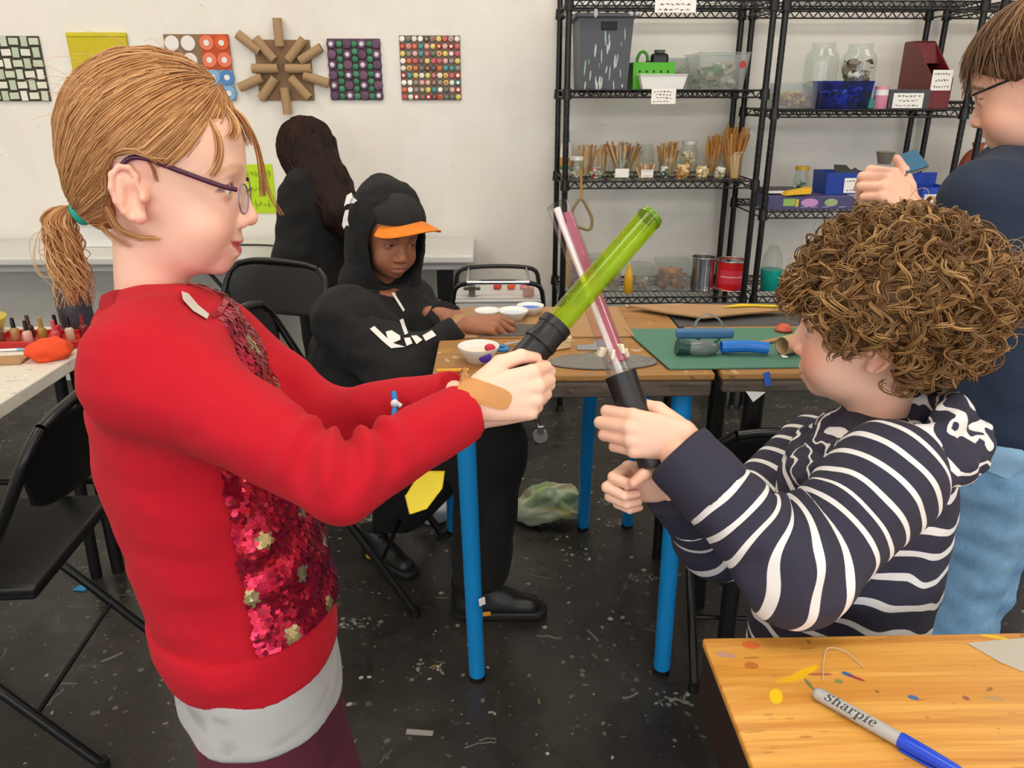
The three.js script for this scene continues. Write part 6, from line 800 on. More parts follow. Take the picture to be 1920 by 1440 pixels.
// ---------------------------------------------------------------- curly haired child in the striped hoodie
{
  const me = person('curly haired child in a navy and white striped hoodie'), SK = '#f0bfa5';
  const ang = 0.3, f = V(-Math.cos(ang), 0, -Math.sin(ang)), r = V(Math.sin(ang), 0, -Math.cos(ang));
  const hb = basis(V(-Math.cos(0.6), 0.04, -Math.sin(0.6))), hm = mat4(at(1655, 632, 0.93), hb, 0.0097, 0.0097), hu = mat4(at(1628, 650, 0.93), basis(f), 0.0097);
  const shL = at(1665, 890, 0.85), elL = at(1490, 1075, 0.80), wrL = at(1272, 850, 0.842), shR = at(1530, 850, 1.05), elR = at(1345, 1010, 0.985), wrR = at(1262, 912, 0.905);
  const fr = { o: at(1580, 1200, 1.02), f, r }; fr.o.y = 0;
  const secs = slices(fr, [[1585, 1740, 785, 0.925, 0.07], [1540, 1760, 815, 0.935, 0.1], [1480, 1770, 870, 0.95, 0.112], [1445, 1770, 950, 0.97, 0.114], [1425, 1755, 1040, 0.985, 0.114], [1410, 1725, 1120, 1.0, 0.114], [1405, 1700, 1200, 1.02, 0.114], [1405, 1690, 1290, 1.04, 0.114]]);
  const hipL = at(1540, 1290, 1.0), hipR = at(1590, 1270, 1.1), knL = V(hipL.x - 0.1, 0.33, hipL.z + 0.0), knR = V(hipR.x - 0.06, 0.33, hipR.z), ftL = V(knL.x + 0.03, 0.05, knL.z), ftR = V(knR.x + 0.03, 0.05, knR.z);
  const HOPT = { skin: SK, lipColor: '#b9655c', blush: '#e58a72', blushK: 0.75, brow: '#a07a50', browK: 0.5, open: 0.4, cheek: 0.35, neck: [-1.6, -14, 0], neckR: 3.6, iris: '#4a5a60' };
  const skinF = new Field(); skinF.add(loft(fr, secs.map(s => [s[0], s[1], s[2], s[3] * 0.82, s[4] * 0.82]), 0.03)); chain(skinF, [shL, elL, wrL], [0.036, 0.028, 0.022], 0.02); chain(skinF, [shR, elR, wrR], [0.036, 0.028, 0.022], 0.02); chain(skinF, [hipL, knL, ftL], [0.055, 0.042, 0.03], 0.02); chain(skinF, [hipR, knR, ftR], [0.055, 0.042, 0.03], 0.02);
  const base = lin(SK), [lo, hi] = bounds([shL, elL, wrL, shR, elR, wrR, ftL, ftR, at(1840, 900, 0.97)], 0.12);
  const h1 = hand({ o: at(1290, 826, 0.845), f: V(-0.985, 0.12, -0.04), n: V(0.02, 0.3, 0.95), side: 1, arm: elL, s: 0.0078, skin: SK, splay: 0.0, curl: [[38, 92, 55], [40, 92, 55], [42, 92, 55], [44, 90, 55]], thumb: [[4.2, -2.2, 3.7], [7.0, -4.0, 4.1], [8.8, -5.6, 3.4]] });
  const h2 = hand({ o: at(1268, 908, 0.9), f: V(-0.97, 0.1, 0.06), n: V(0.05, 0.1, -1), side: -1, arm: elR, s: 0.0074, skin: SK, splay: 0.0, curl: [[45, 92, 60], [46, 92, 60], [48, 92, 60], [50, 90, 60]], thumb: [[4.2, -2.2, 3.7], [7.0, -4.0, 4.1], [8.8, -5.4, 3.4]] });
  part(me, 'body', joinColored([...headGeo(HOPT, hm, 0.27, [1, -0.1, 0]), surf(skinF.fn(), lo, hi, 0.012, { color: () => base }), h1, h2]), skinMat, 'fair skinned face, neck and hands');
  // striped cloth: the stripes run along the v axis of each panel
  const STEP = 0.0262, stripe = canvasTex(16, 128, (g, W, H) => { g.fillStyle = '#2d2c3d'; g.fillRect(0, 0, W, H); for (let i = 0; i < 300; i++) { g.fillStyle = 'rgba(60,58,80,.25)'; g.fillRect(rr(0, W), rr(0, H), 2, 1); } g.fillStyle = '#e4e2e0'; g.fillRect(0, H * 0.37, W, H * 0.26); });
  const st = new THREE.MeshStandardMaterial({ map: stripe, roughness: 0.9, bumpMap: grain, bumpScale: 0.0004 }), navy = cloth(0x2d2c3d, 0.0004, 0.9);
  const tf = new Field().add(loft(fr, secs, 0.03)).warp((x, y, z) => 0.006 * noise(x * 16, y * 9, z * 16) + 0.006 * noise(x * 7 + y * 12, y * 20 - x * 10, z * 9) + 0.002 * noise(x * 40, y * 30, z * 40));
  const tv = (x, y, z) => [x * 8, (y - 0.16 * ((x - fr.o.x) * f.x + (z - fr.o.z) * f.z) + 0.02 * noise(x * 9, y * 5, z * 9) + 0.008 * noise(x * 26, y * 20, z * 26)) / STEP * 0.82];
  const sweater = part(me, 'hoodie', surf(tf.fn(), lo, hi, 0.006, { uv: tv }), st, 'navy hoodie with thin white stripes');
  const sleeve = (A, B, C, ra, rb, rc, ph) => {
    const s = along(A, B, C), l1 = A.distanceTo(B), L = l1 + B.distanceTo(C), d = C.clone().sub(B).normalize(), F = new Field(); chain(F, [A, B, C], [ra, rb, rc], 0.03);
    F.warp((x, y, z) => { const t = s(x, y, z), e = Math.exp(-(((t - l1) / 0.07) ** 2)); return 0.005 * e * Math.sin(t * 120 + y * 60) * sstep(B.y - 0.02, B.y + 0.04, y) + 0.003 * noise(x * 22, y * 22, z * 22) + 0.003 * noise(x * 9, y * 24, z * 9); }).cut((x, y, z) => (x - C.x) * d.x + (y - C.y) * d.y + (z - C.z) * d.z - 0.004, 0.004);
    const [a, b] = bounds([A, B, C], ra + 0.02), g = surf(F.fn(), a, b, 0.005, { uv: (x, y, z) => { const t = s(x, y, z); return [x * 8, t > L - 0.028 ? 0.02 : (t + 0.004 * noise(x * 20, y * 20, z * 20)) / STEP + ph]; } });
    const m = part(sweater, 'sleeve', g, st);
    const cf = new Field().add(cap(C.clone().addScaledVector(d, -0.066), C, rc + 0.0065, rc + 0.004)).cut((x, y, z) => (x - C.x) * d.x + (y - C.y) * d.y + (z - C.z) * d.z - 0.002, 0.003).cut((x, y, z) => -((x - C.x) * d.x + (y - C.y) * d.y + (z - C.z) * d.z) - 0.062, 0.003).warp(crease(0.002, 40, 40, 40)); const [e, k] = bounds([C, C.clone().addScaledVector(d, -0.07)], 0.05); part(sweater, 'cuff', surf(cf.fn(), e, k, 0.005), navy);
    return F;
  };
  sleeve(shL, elL, wrL, 0.062, 0.05, 0.036, 0.3); sleeve(shR, elR, wrR, 0.055, 0.046, 0.034, 0.1);
  // hood bunched round the neck and down the back
  const hp = (a, k, dy) => fr.o.clone().addScaledVector(f, secs[0][1] + 0.002 + Math.cos(a) * 0.064 * k).addScaledVector(r, Math.sin(a) * 0.068 * k).add(V(0, secs[0][0] + dy - 0.03 * Math.cos(a), 0));
  const hd = new Field(); for (let i = 0; i < 22; i++) { const a = i / 22 * 6.283, b = (i + 1) / 22 * 6.283; hd.add(cap(hp(a, 1, -0.004), hp(b, 1, -0.004), 0.016), 0.012); hd.add(cap(hp(a, 1.32, -0.034), hp(b, 1.32, -0.034), 0.02), 0.015); }
  const bk = (x, y, z) => fr.o.clone().addScaledVector(f, secs[2][1] + x).addScaledVector(r, z).add(V(0, secs[2][0] + y, 0));
  for (const z of [-0.05, 0, 0.05]) hd.add(cap(bk(-0.035, 0.03, z), bk(-0.055, -0.06 + Math.abs(z) * 0.6, z * 0.75), 0.027, 0.02), 0.03);
  hd.warp((x, y, z) => 0.007 * noise(x * 30, y * 18, z * 30) + 0.004 * noise(x * 50, y * 50, z * 50)); const [hl, hh] = bounds([hp(0, 1.4, 0), hp(3.14, 1.4, 0), hp(1.57, 1.4, 0), hp(-1.57, 1.4, 0), bk(-0.13, -0.09, 0.06), bk(-0.13, -0.09, -0.06)], 0.05);
  part(sweater, 'hood', surf(hd.fn(), hl, hh, 0.005, { uv: (x, y, z) => [x * 8, (y + 0.5 * (x + z) + 0.03 * noise(x * 22, y * 22, z * 22) + 0.012 * noise(x * 60, y * 60, z * 60)) / STEP * 1.1] }), st);
  const jf = new Field(); chain(jf, [hipL, knL, ftL], [0.072, 0.056, 0.045], 0.02); chain(jf, [hipR, knR, ftR], [0.072, 0.056, 0.045], 0.02); jf.warp(crease(0.005, 20, 12, 20, 2)); const [jl, jh] = bounds([hipL, hipR, ftL, ftR], 0.1); part(me, 'jeans', surf(jf.fn(), jl, jh, 0.01), cloth(0x2b3550, 0.0005), 'dark blue jeans');
  for (const p of [ftL, ftR]) part(me, 'shoe', surf(new Field().add(ell([p.x - 0.045, 0.033, p.z], [0.1, 0.033, 0.04])).add(cap(V(p.x, 0.04, p.z), V(p.x, 0.08, p.z), 0.038), 0.03).cut((x, y) => 0.001 - y, 0.004).fn(), V(p.x - 0.18, -0.02, p.z - 0.09), V(p.x + 0.09, 0.16, p.z + 0.09), 0.009), M(0x30323a, 0.5));
  // curls
  const CX = -2.4, CY = 6.2, RX = 13.2, RY = 11.6, RZ = 11.0, thr = polyY([[-16, 1], [-13, -2.5], [-9, -5.4], [-6, -5.8], [-3.6, -4.2], [-2.0, -0.5], [-0.4, 1.6], [2.6, 0.6], [5, 1.0], [7, 2.6], [9, 3.8], [11, 4.4], [14, 6]]);
  const bf = new Field().add(ell([CX, CY, 0], [RX * 0.83, RY * 0.85, RZ * 0.84])).warp((x, y, z) => 0.9 * noise(x * 0.42, y * 0.42, z * 0.42) + 0.35 * noise(x * 1.1, y * 1.1, z * 1.1)).cut((x, y, z) => (thr(x) + 0.7 - y) * 0.7, 0.8).fn();
  const hc = ['#80592f', '#664523', '#9c7443', '#523619', '#b38c58', '#735028', '#8a6637'].map(lin);
  const capG = surf(bf, V(-15, -8, -11.5), V(12, 17.5, 11.5), 0.45, { color: (x, y, z) => mixc(hc[3], hc[1], noise(x, y, z) * 0.5 + 0.5) }).applyMatrix4(hu);
  const S = new Strands();
  for (let i = 0; i < 2900; i++) {
    const d = V(rr(-1, 1), rr(-1, 1), rr(-1, 1)); if (d.length() > 1) continue; d.normalize(); const P0 = V(CX + d.x * RX, CY + d.y * RY, d.z * RZ); if (P0.y < thr(P0.x) + 0.6 || (P0.x > 9.5 && P0.y < 5.5)) continue;
    const n = V(d.x / RX, d.y / RY, d.z / RZ).normalize(), t = V(rr(-0.6, 0.6), -1, rr(-0.6, 0.6)).addScaledVector(n, 0); t.addScaledVector(n, -t.dot(n)).normalize(); const b = n.clone().cross(t), len = rr(2.4, 6.2), turns = rr(0.7, 2.0) * (rnd() < 0.5 ? -1 : 1), R = rr(0.6, 1.45), ph = rr(0, 6.28), k0 = rr(0.8, 0.98), N = 20, pts = [], flat = rr(0.5, 1);
    for (let k = 0; k < N; k++) { const u = k / (N - 1), c = P0.clone().addScaledVector(t, len * (u - 0.35)); const e = V((c.x - CX) / RX, (c.y - CY) / RY, c.z / RZ).length(); c.sub(V(CX, CY, 0)).multiplyScalar(k0 / e).add(V(CX, CY, 0)); const a = ph + turns * 6.283 * u, q = R * (0.6 + 0.5 * u); c.addScaledVector(n, q * Math.cos(a) * flat).addScaledVector(b, q * Math.sin(a)); pts.push(c); }
    const hue = hc[(rnd() * 7) | 0], m = 4; for (let j = 0; j < m; j++) { const o = V(rr(-0.2, 0.2), rr(-0.2, 0.2), rr(-0.2, 0.2)), o2 = V(rr(-0.3, 0.3), rr(-0.3, 0.3), rr(-0.3, 0.3)); S.add(pts.map((p, k) => p.clone().add(o).addScaledVector(o2, k / N).applyMatrix4(hu)), rr(0.0006, 0.0014), 0.0004, mixc(hue, hc[(rnd() * 7) | 0], 0.35), 4, 0.8); }
  }
  for (let i = 0; i < 60; i++) { const d = V(rr(-1, 1), rr(-0.2, 1), rr(-1, 1)).normalize(), pts = [], ph = rr(0, 6), R = rr(0.4, 1.2), n = 18; for (let k = 0; k < n; k++) { const u = k / (n - 1); const c = V(CX + d.x * RX, CY + d.y * RY, d.z * RZ); if (c.y < thr(c.x) + 1) break; c.addScaledVector(d, u * 1.8 - 0.6).add(V(R * Math.cos(ph + u * 7) - R * Math.cos(ph), R * Math.sin(ph + u * 7) - R * Math.sin(ph), u * rr(0.4, 0.5))); pts.push(c.applyMatrix4(hu)); } if (pts.length > 4) S.add(pts, 0.0004, 0.0002, hc[4], 4); }
  // fringe over the forehead
  for (let i = 0; i < 90; i++) { const z = rr(-5.5, 6.2), x0 = 8.6 - z * z * 0.07, pts = [], ph = rr(0, 6), R = rr(0.3, 0.9), L = rr(2.5, 5), w = rr(0.9, 1.8); for (let k = 0; k < 22; k++) { const u = k / 21; pts.push(V(x0 + 1.6 + R * Math.cos(ph + u * 6.28 * w) + Math.sin(u * 2) * 0.8, 8.6 - u * L + R * 0.5 * Math.sin(ph * 2 + u * 9), z + R * Math.sin(ph + u * 6.28 * w)).applyMatrix4(hu)); } S.add(pts, rr(0.0007, 0.0018), 0.0004, hc[(rnd() * 7) | 0], 5, 0.7); }
  part(me, 'hair', joinColored([capG, S.geo()]), hairMat, 'thick light brown curls');
}
// prints cut out of white film, laid on a garment where the sight line through each corner meets it
function printOn(parent, name, fn, polys, d, mat) { return polys.map(poly => { const c = poly.reduce((a, p) => [a[0] + p[0] / poly.length, a[1] + p[1] / poly.length], [0, 0]), o = at(c[0], c[1], d), dir = o.clone().sub(EYE).normalize(), k = d / FOCAL; return part(parent, name, wrap(fn, o, camR, camU, dir, poly.map(p => [(p[0] - c[0]) * k, (c[1] - p[1]) * k]), 0.0022), mat); }); }
const printWhite = new THREE.MeshStandardMaterial({ color: 0xe2e0dc, roughness: 0.7, side: THREE.DoubleSide });
function shoe(parent, p, dir, L, mat, accent) {                       // trainer standing at heel p
  const b = basis(dir), T = (x, y, z) => p.clone().addScaledVector(b.f, x * L).addScaledVector(b.r, z * L).add(V(0, y * L, 0)), w = (f) => (x, y, z) => { const q = V(x, y, z).sub(p); return f(q.dot(b.f) / L, q.y / L, q.dot(b.r) / L) * L; };
  const up = new Field().add(cap(V(0.17, 0.13, 0), V(0.8, 0.11, 0.02), 0.15, 0.12)).add(cap(V(0.17, 0.13, 0), V(0.16, 0.4, 0), 0.15, 0.15), 0.1).add(cap(V(0.2, 0.36, 0), V(0.55, 0.2, 0), 0.11, 0.1), 0.1).cut((x, y) => 0.07 - y, 0.02).cut((x, y) => y - 0.44, 0.03).fn(), so = new Field().add(cap(V(0.15, 0.05, 0), V(0.85, 0.05, 0.02), 0.16, 0.14)).cut((x, y) => y - 0.1, 0.02).cut((x, y) => 0.004 - y, 0.02).fn();
  const [lo, hi] = bounds([T(-0.05, 0, -0.2), T(1.05, 0.45, 0.2), T(-0.05, 0, 0.2), T(1.05, 0, -0.2)], 0.02), m = part(parent, 'shoe', surf(w(up), lo, hi, 0.007), mat); part(m, 'sole', surf(w(so), lo, hi, 0.007), M(0x161616, 0.6)); for (let i = 0; i < 4; i++) part(m, 'lace', tube([T(0.3 + i * 0.07, 0.42 - i * 0.05, -0.08), T(0.32 + i * 0.07, 0.445 - i * 0.05, 0), T(0.3 + i * 0.07, 0.42 - i * 0.05, 0.08)], 0.003, 8, 6), M(0x0b0b0b, 0.8)); if (accent) part(m, 'accent', tr(box(0.05, 0.012, 0.004, 0.001), ...T(0.32, 0.1, 0.165).toArray(), 0, Math.atan2(-b.f.z, b.f.x), 0.15), accent); return m;
}
// ---------------------------------------------------------------- seated child in the black hoodie
{
  const me = person('seated child in a black hoodie with an orange cap brim'), SK = '#9a6347';
  const HO = at(728, 446, 2.08), hb = basis(V(0.5, -0.12, 0.86), V(0.1, 1, 0)), hm = mat4(HO, hb, 0.0097, 0.0102);
  const bodyA = 0.5, f = V(Math.cos(bodyA), 0, Math.sin(bodyA)), r = V(-Math.sin(bodyA), 0, Math.cos(bodyA));
  const shR = at(650, 600, 1.98), elR = at(765, 705, 1.86), wrR = at(864, 626, 1.86), shL = at(765, 575, 2.2), elL = at(800, 640, 2.12), wrL = at(838, 598, 2.02);
  const fr = { o: at(680, 745, 2.14), f, r }; fr.o.y = 0;
  const secs = slices(fr, [[668, 790, 540, 2.08, 0.09], [615, 805, 585, 2.1, 0.15], [580, 812, 650, 2.12, 0.165], [560, 808, 720, 2.14, 0.17], [560, 800, 790, 2.15, 0.165]]);
  const hipR = at(660, 800, 2.08), hipL = at(690, 790, 2.3), knR = at(918, 838, 1.98), ftR = V(-0.04, 0.1, -1.77), knL = at(880, 820, 2.2), ftL = V(-0.3, 0.12, -2.07);
  const skinF = new Field(); skinF.add(loft(fr, secs.map(s => [s[0], s[1], s[2], s[3] * 0.8, s[4] * 0.8]), 0.03)); chain(skinF, [shR, elR, wrR], [0.045, 0.036, 0.028], 0.02); chain(skinF, [shL, elL, wrL], [0.045, 0.036, 0.028], 0.02); chain(skinF, [hipR, knR, ftR], [0.07, 0.055, 0.035], 0.02); chain(skinF, [hipL, knL, ftL], [0.07, 0.055, 0.035], 0.02);
  const base = lin(SK), [lo, hi] = bounds([shR, elR, wrR, shL, elL, wrL, ftR, ftL, knR, at(540, 700, 2.1)], 0.16);
  const h1 = hand({ o: at(876, 608, 1.85), f: V(0.9, 0.05, 0.25), n: V(0.05, 0.85, 0.5), side: -1, arm: elR, s: 0.0088, skin: SK, cell: 0.3, splay: 0.14, curl: [[38, 48, 30], [45, 52, 30], [52, 55, 30], [58, 55, 30]], thumb: [[4.4, -2.4, 3.4], [6.6, -4.2, 3.6], [8.0, -5.8, 3.2]] });
  const h2 = hand({ o: at(828, 590, 2.02), f: V(0.95, -0.1, 0.05), n: V(0, 1, 0.1), side: 1, s: 0.0088, skin: SK, cell: 0.35, curl: [[25, 30, 20], [25, 30, 20], [28, 30, 20], [30, 30, 20]], thumb: [[4.4, -1.6, 3.8], [6.8, -2.6, 4.6], [8.6, -3.4, 4.8]] });
  part(me, 'body', joinColored([...headGeo({ skin: SK, lipColor: '#9a5e50', blush: '#a86b50', blushK: 0.3, brow: '#2a1a14', browK: 0.8, open: 0.24, cheek: 0.3, nose: 1.25, lip: 1.2, iris: '#1a100a', sclera: [0.35, 0.3, 0.27], neck: [-2, -14, 0] }, hm, 0.3, [1, -0.12, -0.25]), surf(skinF.fn(), lo, hi, 0.016, { color: () => base }), h1, h2]), skinMat, 'brown skinned face and hands');
  const blk = cloth(0x0d0d0f, 0.0006, 0.92);
  const sw = new Field().add(loft(fr, secs, 0.05)); chain(sw, [shR, elR, wrR], [0.092, 0.075, 0.05], 0.05); chain(sw, [shL, elL, wrL], [0.085, 0.07, 0.055], 0.05);
  sw.warp((x, y, z) => 0.008 * noise(x * 12, y * 20, z * 12) + 0.004 * noise(x * 30, y * 30, z * 30)); const w1 = wrR.clone().sub(elR).normalize(), w2 = wrL.clone().sub(elL).normalize(); sw.cut((x, y, z) => { const p = V(x, y, z); return p.distanceTo(wrR) < p.distanceTo(wrL) ? p.clone().sub(wrR).dot(w1) - 0.006 : p.sub(wrL).dot(w2) - 0.006; }, 0.006); const swf = sw.fn();
  const hoodie = part(me, 'hoodie', surf(swf, lo, hi, 0.011), blk, 'loose black hoodie with white bone prints');
  // hood, in head centimetres
  const hd = new Field().add(ell([-2.0, 2.6, 0], [11.4, 12.6, 11.0])).add(ell([-7, 10.5, 0], [4.5, 4.2, 4.2]), 4).add(cap(V(-2, -8, 0), V(-3, -14, 0), 10.5, 12), 5).sub(ell([8.5, -0.6, 0], [9.0, 11.2, 7.7]), 1.2).sub(ell([3.5, -1, 0], [7.6, 11.0, 7.9]), 1).warp((x, y, z) => 0.5 * noise(x * 0.16, y * 0.2, z * 0.16) + 0.2 * noise(x * 0.4, y * 0.6, z * 0.4)); const hw = hd.fn();
  const inv = hm.clone().invert(), hWorld = (x, y, z) => { const p = V(x, y, z).applyMatrix4(inv); return hw(p.x, p.y, p.z) * 0.0098; };
  part(hoodie, 'hood', surf(hw, V(-17, -20, -15), V(12, 17, 15), 0.6).applyMatrix4(hm), blk);
  printOn(hoodie, 'hood_print', hWorld, [[[649, 365], [659, 359], [664, 370], [672, 376], [664, 382], [649, 384], [643, 389]], [[647, 392], [655, 390], [652, 411], [655, 426], [650, 423], [644, 432], [640, 423], [643, 406]]], 1.75, printWhite);
  printOn(hoodie, 'bone_print', swf, [[[691, 615], [700, 609], [736, 643], [762, 651], [734, 654], [714, 637]], [[722, 621], [734, 618], [751, 629], [752, 637], [736, 644], [727, 637]], [[757, 633], [769, 632], [774, 644], [762, 649]], [[770, 629], [781, 628], [793, 637], [781, 646]], [[791, 629], [810, 618], [819, 629], [798, 640]], [[748, 598], [756, 595], [766, 626], [759, 629]]], 1.7, printWhite);
  printOn(hoodie, 'drawstring', swf, [[[733, 548], [738, 546], [760, 582], [757, 586]]], 1.85, printWhite);
  // cap with an orange brim
  const cp = part(me, 'cap', surf(new Field().add(ell([0.2, 5.0, 0], [10.3, 8.6, 8.6])).cut((x, y) => 5.4 - y, 0.4).fn(), V(-11, 4, -10), V(11, 15, 10), 0.5).applyMatrix4(hm), M(0x151515, 0.8), 'black cap');
  const bp = [], bi = []; for (let k = 0; k < 2; k++) for (let j = 0; j <= 8; j++) for (let i = 0; i <= 24; i++) { const a = -1.25 + 2.5 * i / 24, u = j / 8, R = 7.4 + u * (6.6 * Math.pow(Math.cos(a * 0.95), 0.6)), x = 1.6 + Math.cos(a) * R, z = Math.sin(a) * R * 0.98; const y = 6.6 - z * z * 0.026 - u * 1.0 - k * 0.35; bp.push(x, y, z); } const nn = 25, half2 = 9 * 25; for (let j = 0; j < 8; j++) for (let i = 0; i < 24; i++) { const a = j * nn + i; bi.push(a, a + 1, a + nn + 1, a, a + nn + 1, a + nn, a + half2, a + half2 + nn + 1, a + half2 + 1, a + half2, a + half2 + nn, a + half2 + nn + 1); } for (let i = 0; i < 24; i++) { const a = 8 * nn + i; bi.push(a, a + 1, a + 1 + half2, a, a + 1 + half2, a + half2); }
  const bgm = new THREE.BufferGeometry(); bgm.setAttribute('position', new THREE.Float32BufferAttribute(bp, 3)); bgm.setIndex(bi); bgm.computeVertexNormals(); bgm.rotateY(0.35); part(cp, 'cap_brim', bgm.applyMatrix4(hm), M(0xe07a0c, 0.7, 0, { side: THREE.DoubleSide }), 'orange cap brim');
  const tf = new Field(); chain(tf, [hipR, knR, ftR], [0.105, 0.09, 0.075], 0.04); chain(tf, [hipL, knL, ftL], [0.105, 0.088, 0.07], 0.04); tf.warp((x, y, z) => 0.007 * noise(x * 16, y * 12, z * 16)).cut((x, y) => 0.1 - y, 0.01); const [tl, th] = bounds([hipR, hipL, knR, ftR, ftL], 0.14); part(me, 'trousers', surf(tf.fn(), tl, th, 0.012), cloth(0x0a0a0b, 0.0005, 0.9), 'baggy black trousers');
  shoe(me, V(-0.12, 0, -1.765), V(1, 0, 0.03), 0.265, M(0x141415, 0.4), M(0xd9951c, 0.5)); shoe(me, V(-0.4, 0, -2.08), V(0.75, 0, 0.66), 0.23, M(0x141415, 0.45), M(0xb5842a, 0.5));
}
// ---------------------------------------------------------------- long haired person at the wall table
{
  const me = person('person with long dark hair in black, standing at the wall table'), SK = '#c99f88';
  const HO = at(573, 292, 2.98), f = V(-0.85, 0, -0.53).normalize(), hb = basis(V(f.x, -0.35, f.z)), hm = mat4(HO, hb, 0.0098), r = basis(f).r;
  const fr = { o: at(600, 430, 3.0), f, r }; fr.o.y = 0;
  const secs = [[1.08, 0.02, 0, 0.06, 0.07], [1.03, 0.0, 0, 0.075, 0.12], [0.95, -0.02, 0, 0.095, 0.14], [0.8, -0.03, 0, 0.1, 0.14], [0.66, -0.04, 0, 0.11, 0.145], [0.55, -0.04, 0, 0.1, 0.15]];
  const B = (x, y, z) => fr.o.clone().addScaledVector(f, x).addScaledVector(r, z).add(V(0, y, 0)), shA = at(560, 365, 2.92), elA = at(545, 490, 2.88), wrA = at(560, 455, 3.12), shB = B(0.0, 0.98, 0.11), elB = B(0.05, 0.78, 0.15), wrB = B(0.22, 0.76, 0.1);
  const hip1 = B(-0.04, 0.6, -0.07), hip2 = B(-0.04, 0.6, 0.07), ft1 = B(-0.04, 0.05, -0.07), ft2 = B(-0.04, 0.05, 0.08);
  const sk = new Field().add(loft(fr, secs.map(s => [s[0], s[1], s[2], s[3] * 0.8, s[4] * 0.8]), 0.03)); for (const c of [[shA, elA, wrA], [shB, elB, wrB]]) chain(sk, c, [0.04, 0.032, 0.025], 0.02); chain(sk, [hip1, ft1], [0.07, 0.035], 0.02); chain(sk, [hip2, ft2], [0.07, 0.035], 0.02); const [lo, hi] = bounds([shA, elA, wrA, shB, elB, wrB, ft1, ft2, B(0, 1.1, 0)], 0.13), base = lin(SK);
  const hA = hand({ o: wrA, f: V(-0.4, -0.2, -0.9), n: V(-0.3, 0.9, 0), side: 1, s: 0.0085, skin: SK, cell: 0.5, curl: [[25, 30, 20], [25, 30, 20], [25, 30, 20], [25, 30, 20]], thumb: [[4.4, -1.6, 3.8], [6.8, -2.6, 4.6], [8.6, -3.4, 4.8]] }), hB2 = hand({ o: wrB, f: V(-0.4, -0.2, -0.9), n: V(-0.3, 0.9, 0), side: -1, s: 0.0085, skin: SK, cell: 0.5, curl: [[25, 30, 20], [25, 30, 20], [25, 30, 20], [25, 30, 20]], thumb: [[4.4, -1.6, 3.8], [6.8, -2.6, 4.6], [8.6, -3.4, 4.8]] });
  part(me, 'body', joinColored([...headGeo({ skin: SK, lipColor: '#a9655c', blush: '#cf9480', brow: '#2a1c14', neck: [-1, -14, 0] }, hm, 0.5), surf(sk.fn(), lo, hi, 0.018, { color: () => base }), hA, hB2]), skinMat);
  const sw = new Field().add(loft(fr, secs, 0.04)); chain(sw, [shA, elA, wrA], [0.075, 0.062, 0.045], 0.04); chain(sw, [shB, elB, wrB], [0.07, 0.055, 0.042], 0.04); sw.warp((x, y, z) => 0.008 * noise(x * 14, y * 20, z * 14)); part(me, 'sweater', surf(sw.fn(), lo, hi, 0.013), cloth(0x0b0b0c, 0.0006, 0.95), 'loose black sweater');
  const tf = new Field(); chain(tf, [hip1, ft1], [0.09, 0.065], 0.03); chain(tf, [hip2, ft2], [0.09, 0.065], 0.03); tf.warp(crease(0.006, 16, 10, 16)); const [tl, th] = bounds([hip1, hip2, ft1, ft2], 0.12); part(me, 'trousers', surf(tf.fn(), tl, th, 0.014), cloth(0x0c0c0d, 0.0005, 0.95), 'black trousers');
  for (const p of [ft1, ft2]) shoe(me, V(p.x + 0.04, 0, p.z + 0.05), f, 0.22, M(0x151515, 0.6));
  const hc = ['#26150f', '#180d09', '#331d14', '#3d2216', '#1d100b'].map(lin), S = new Strands(), C = at(575, 282, 3.0);
  const capF = new Field().add(ell([C.x, C.y + 0.012, C.z], [0.108, 0.115, 0.108])); const K = [at(580, 285, 3.0), at(605, 345, 2.94), at(640, 400, 2.9), at(668, 440, 2.9)]; chain(capF, K, [0.1, 0.095, 0.075, 0.045], 0.04); capF.warp((x, y, z) => 0.008 * noise(x * 40, y * 14, z * 40)); const [cl, ch] = bounds([C, ...K], 0.15);
  const capG = surf(capF.fn(), cl, ch, 0.009, { color: (x, y, z) => mixc(hc[1], hc[0], noise(x * 60, y * 10, z * 60) * 0.5 + 0.5) });
  for (let i = 0; i < 900; i++) { const a = rr(0, 6.28), q = rr(0.5, 1), o = V(Math.cos(a), 0, Math.sin(a)), pts = [V(C.x + o.x * 0.03, C.y + 0.124, C.z + o.z * 0.03), V(C.x + o.x * 0.085, C.y + 0.09, C.z + o.z * 0.085), V(C.x + o.x * 0.112, C.y, C.z + o.z * 0.112)]; K.slice(1).forEach((k, j) => pts.push(V(k.x + o.x * [0.104, 0.085, 0.055][j] * q + rr(-0.006, 0.006), k.y + rr(-0.01, 0.01), k.z + o.z * [0.1, 0.08, 0.05][j] * q))); if (rnd() < 0.6) { const e = pts[pts.length - 1]; pts.push(e.clone().add(V(rr(0, 0.03), rr(-0.08, -0.02), rr(-0.02, 0.02)))); } S.add(new THREE.CatmullRomCurve3(pts).getPoints(20), rr(0.0012, 0.003), 0.0006, hc[(rnd() * 5) | 0], 4); }
  part(me, 'hair', joinColored([capG, S.geo()]), new THREE.MeshPhysicalMaterial({ vertexColors: true, roughness: 0.6, specularIntensity: 0.35 }), 'long dark brown hair hanging over one shoulder');
}
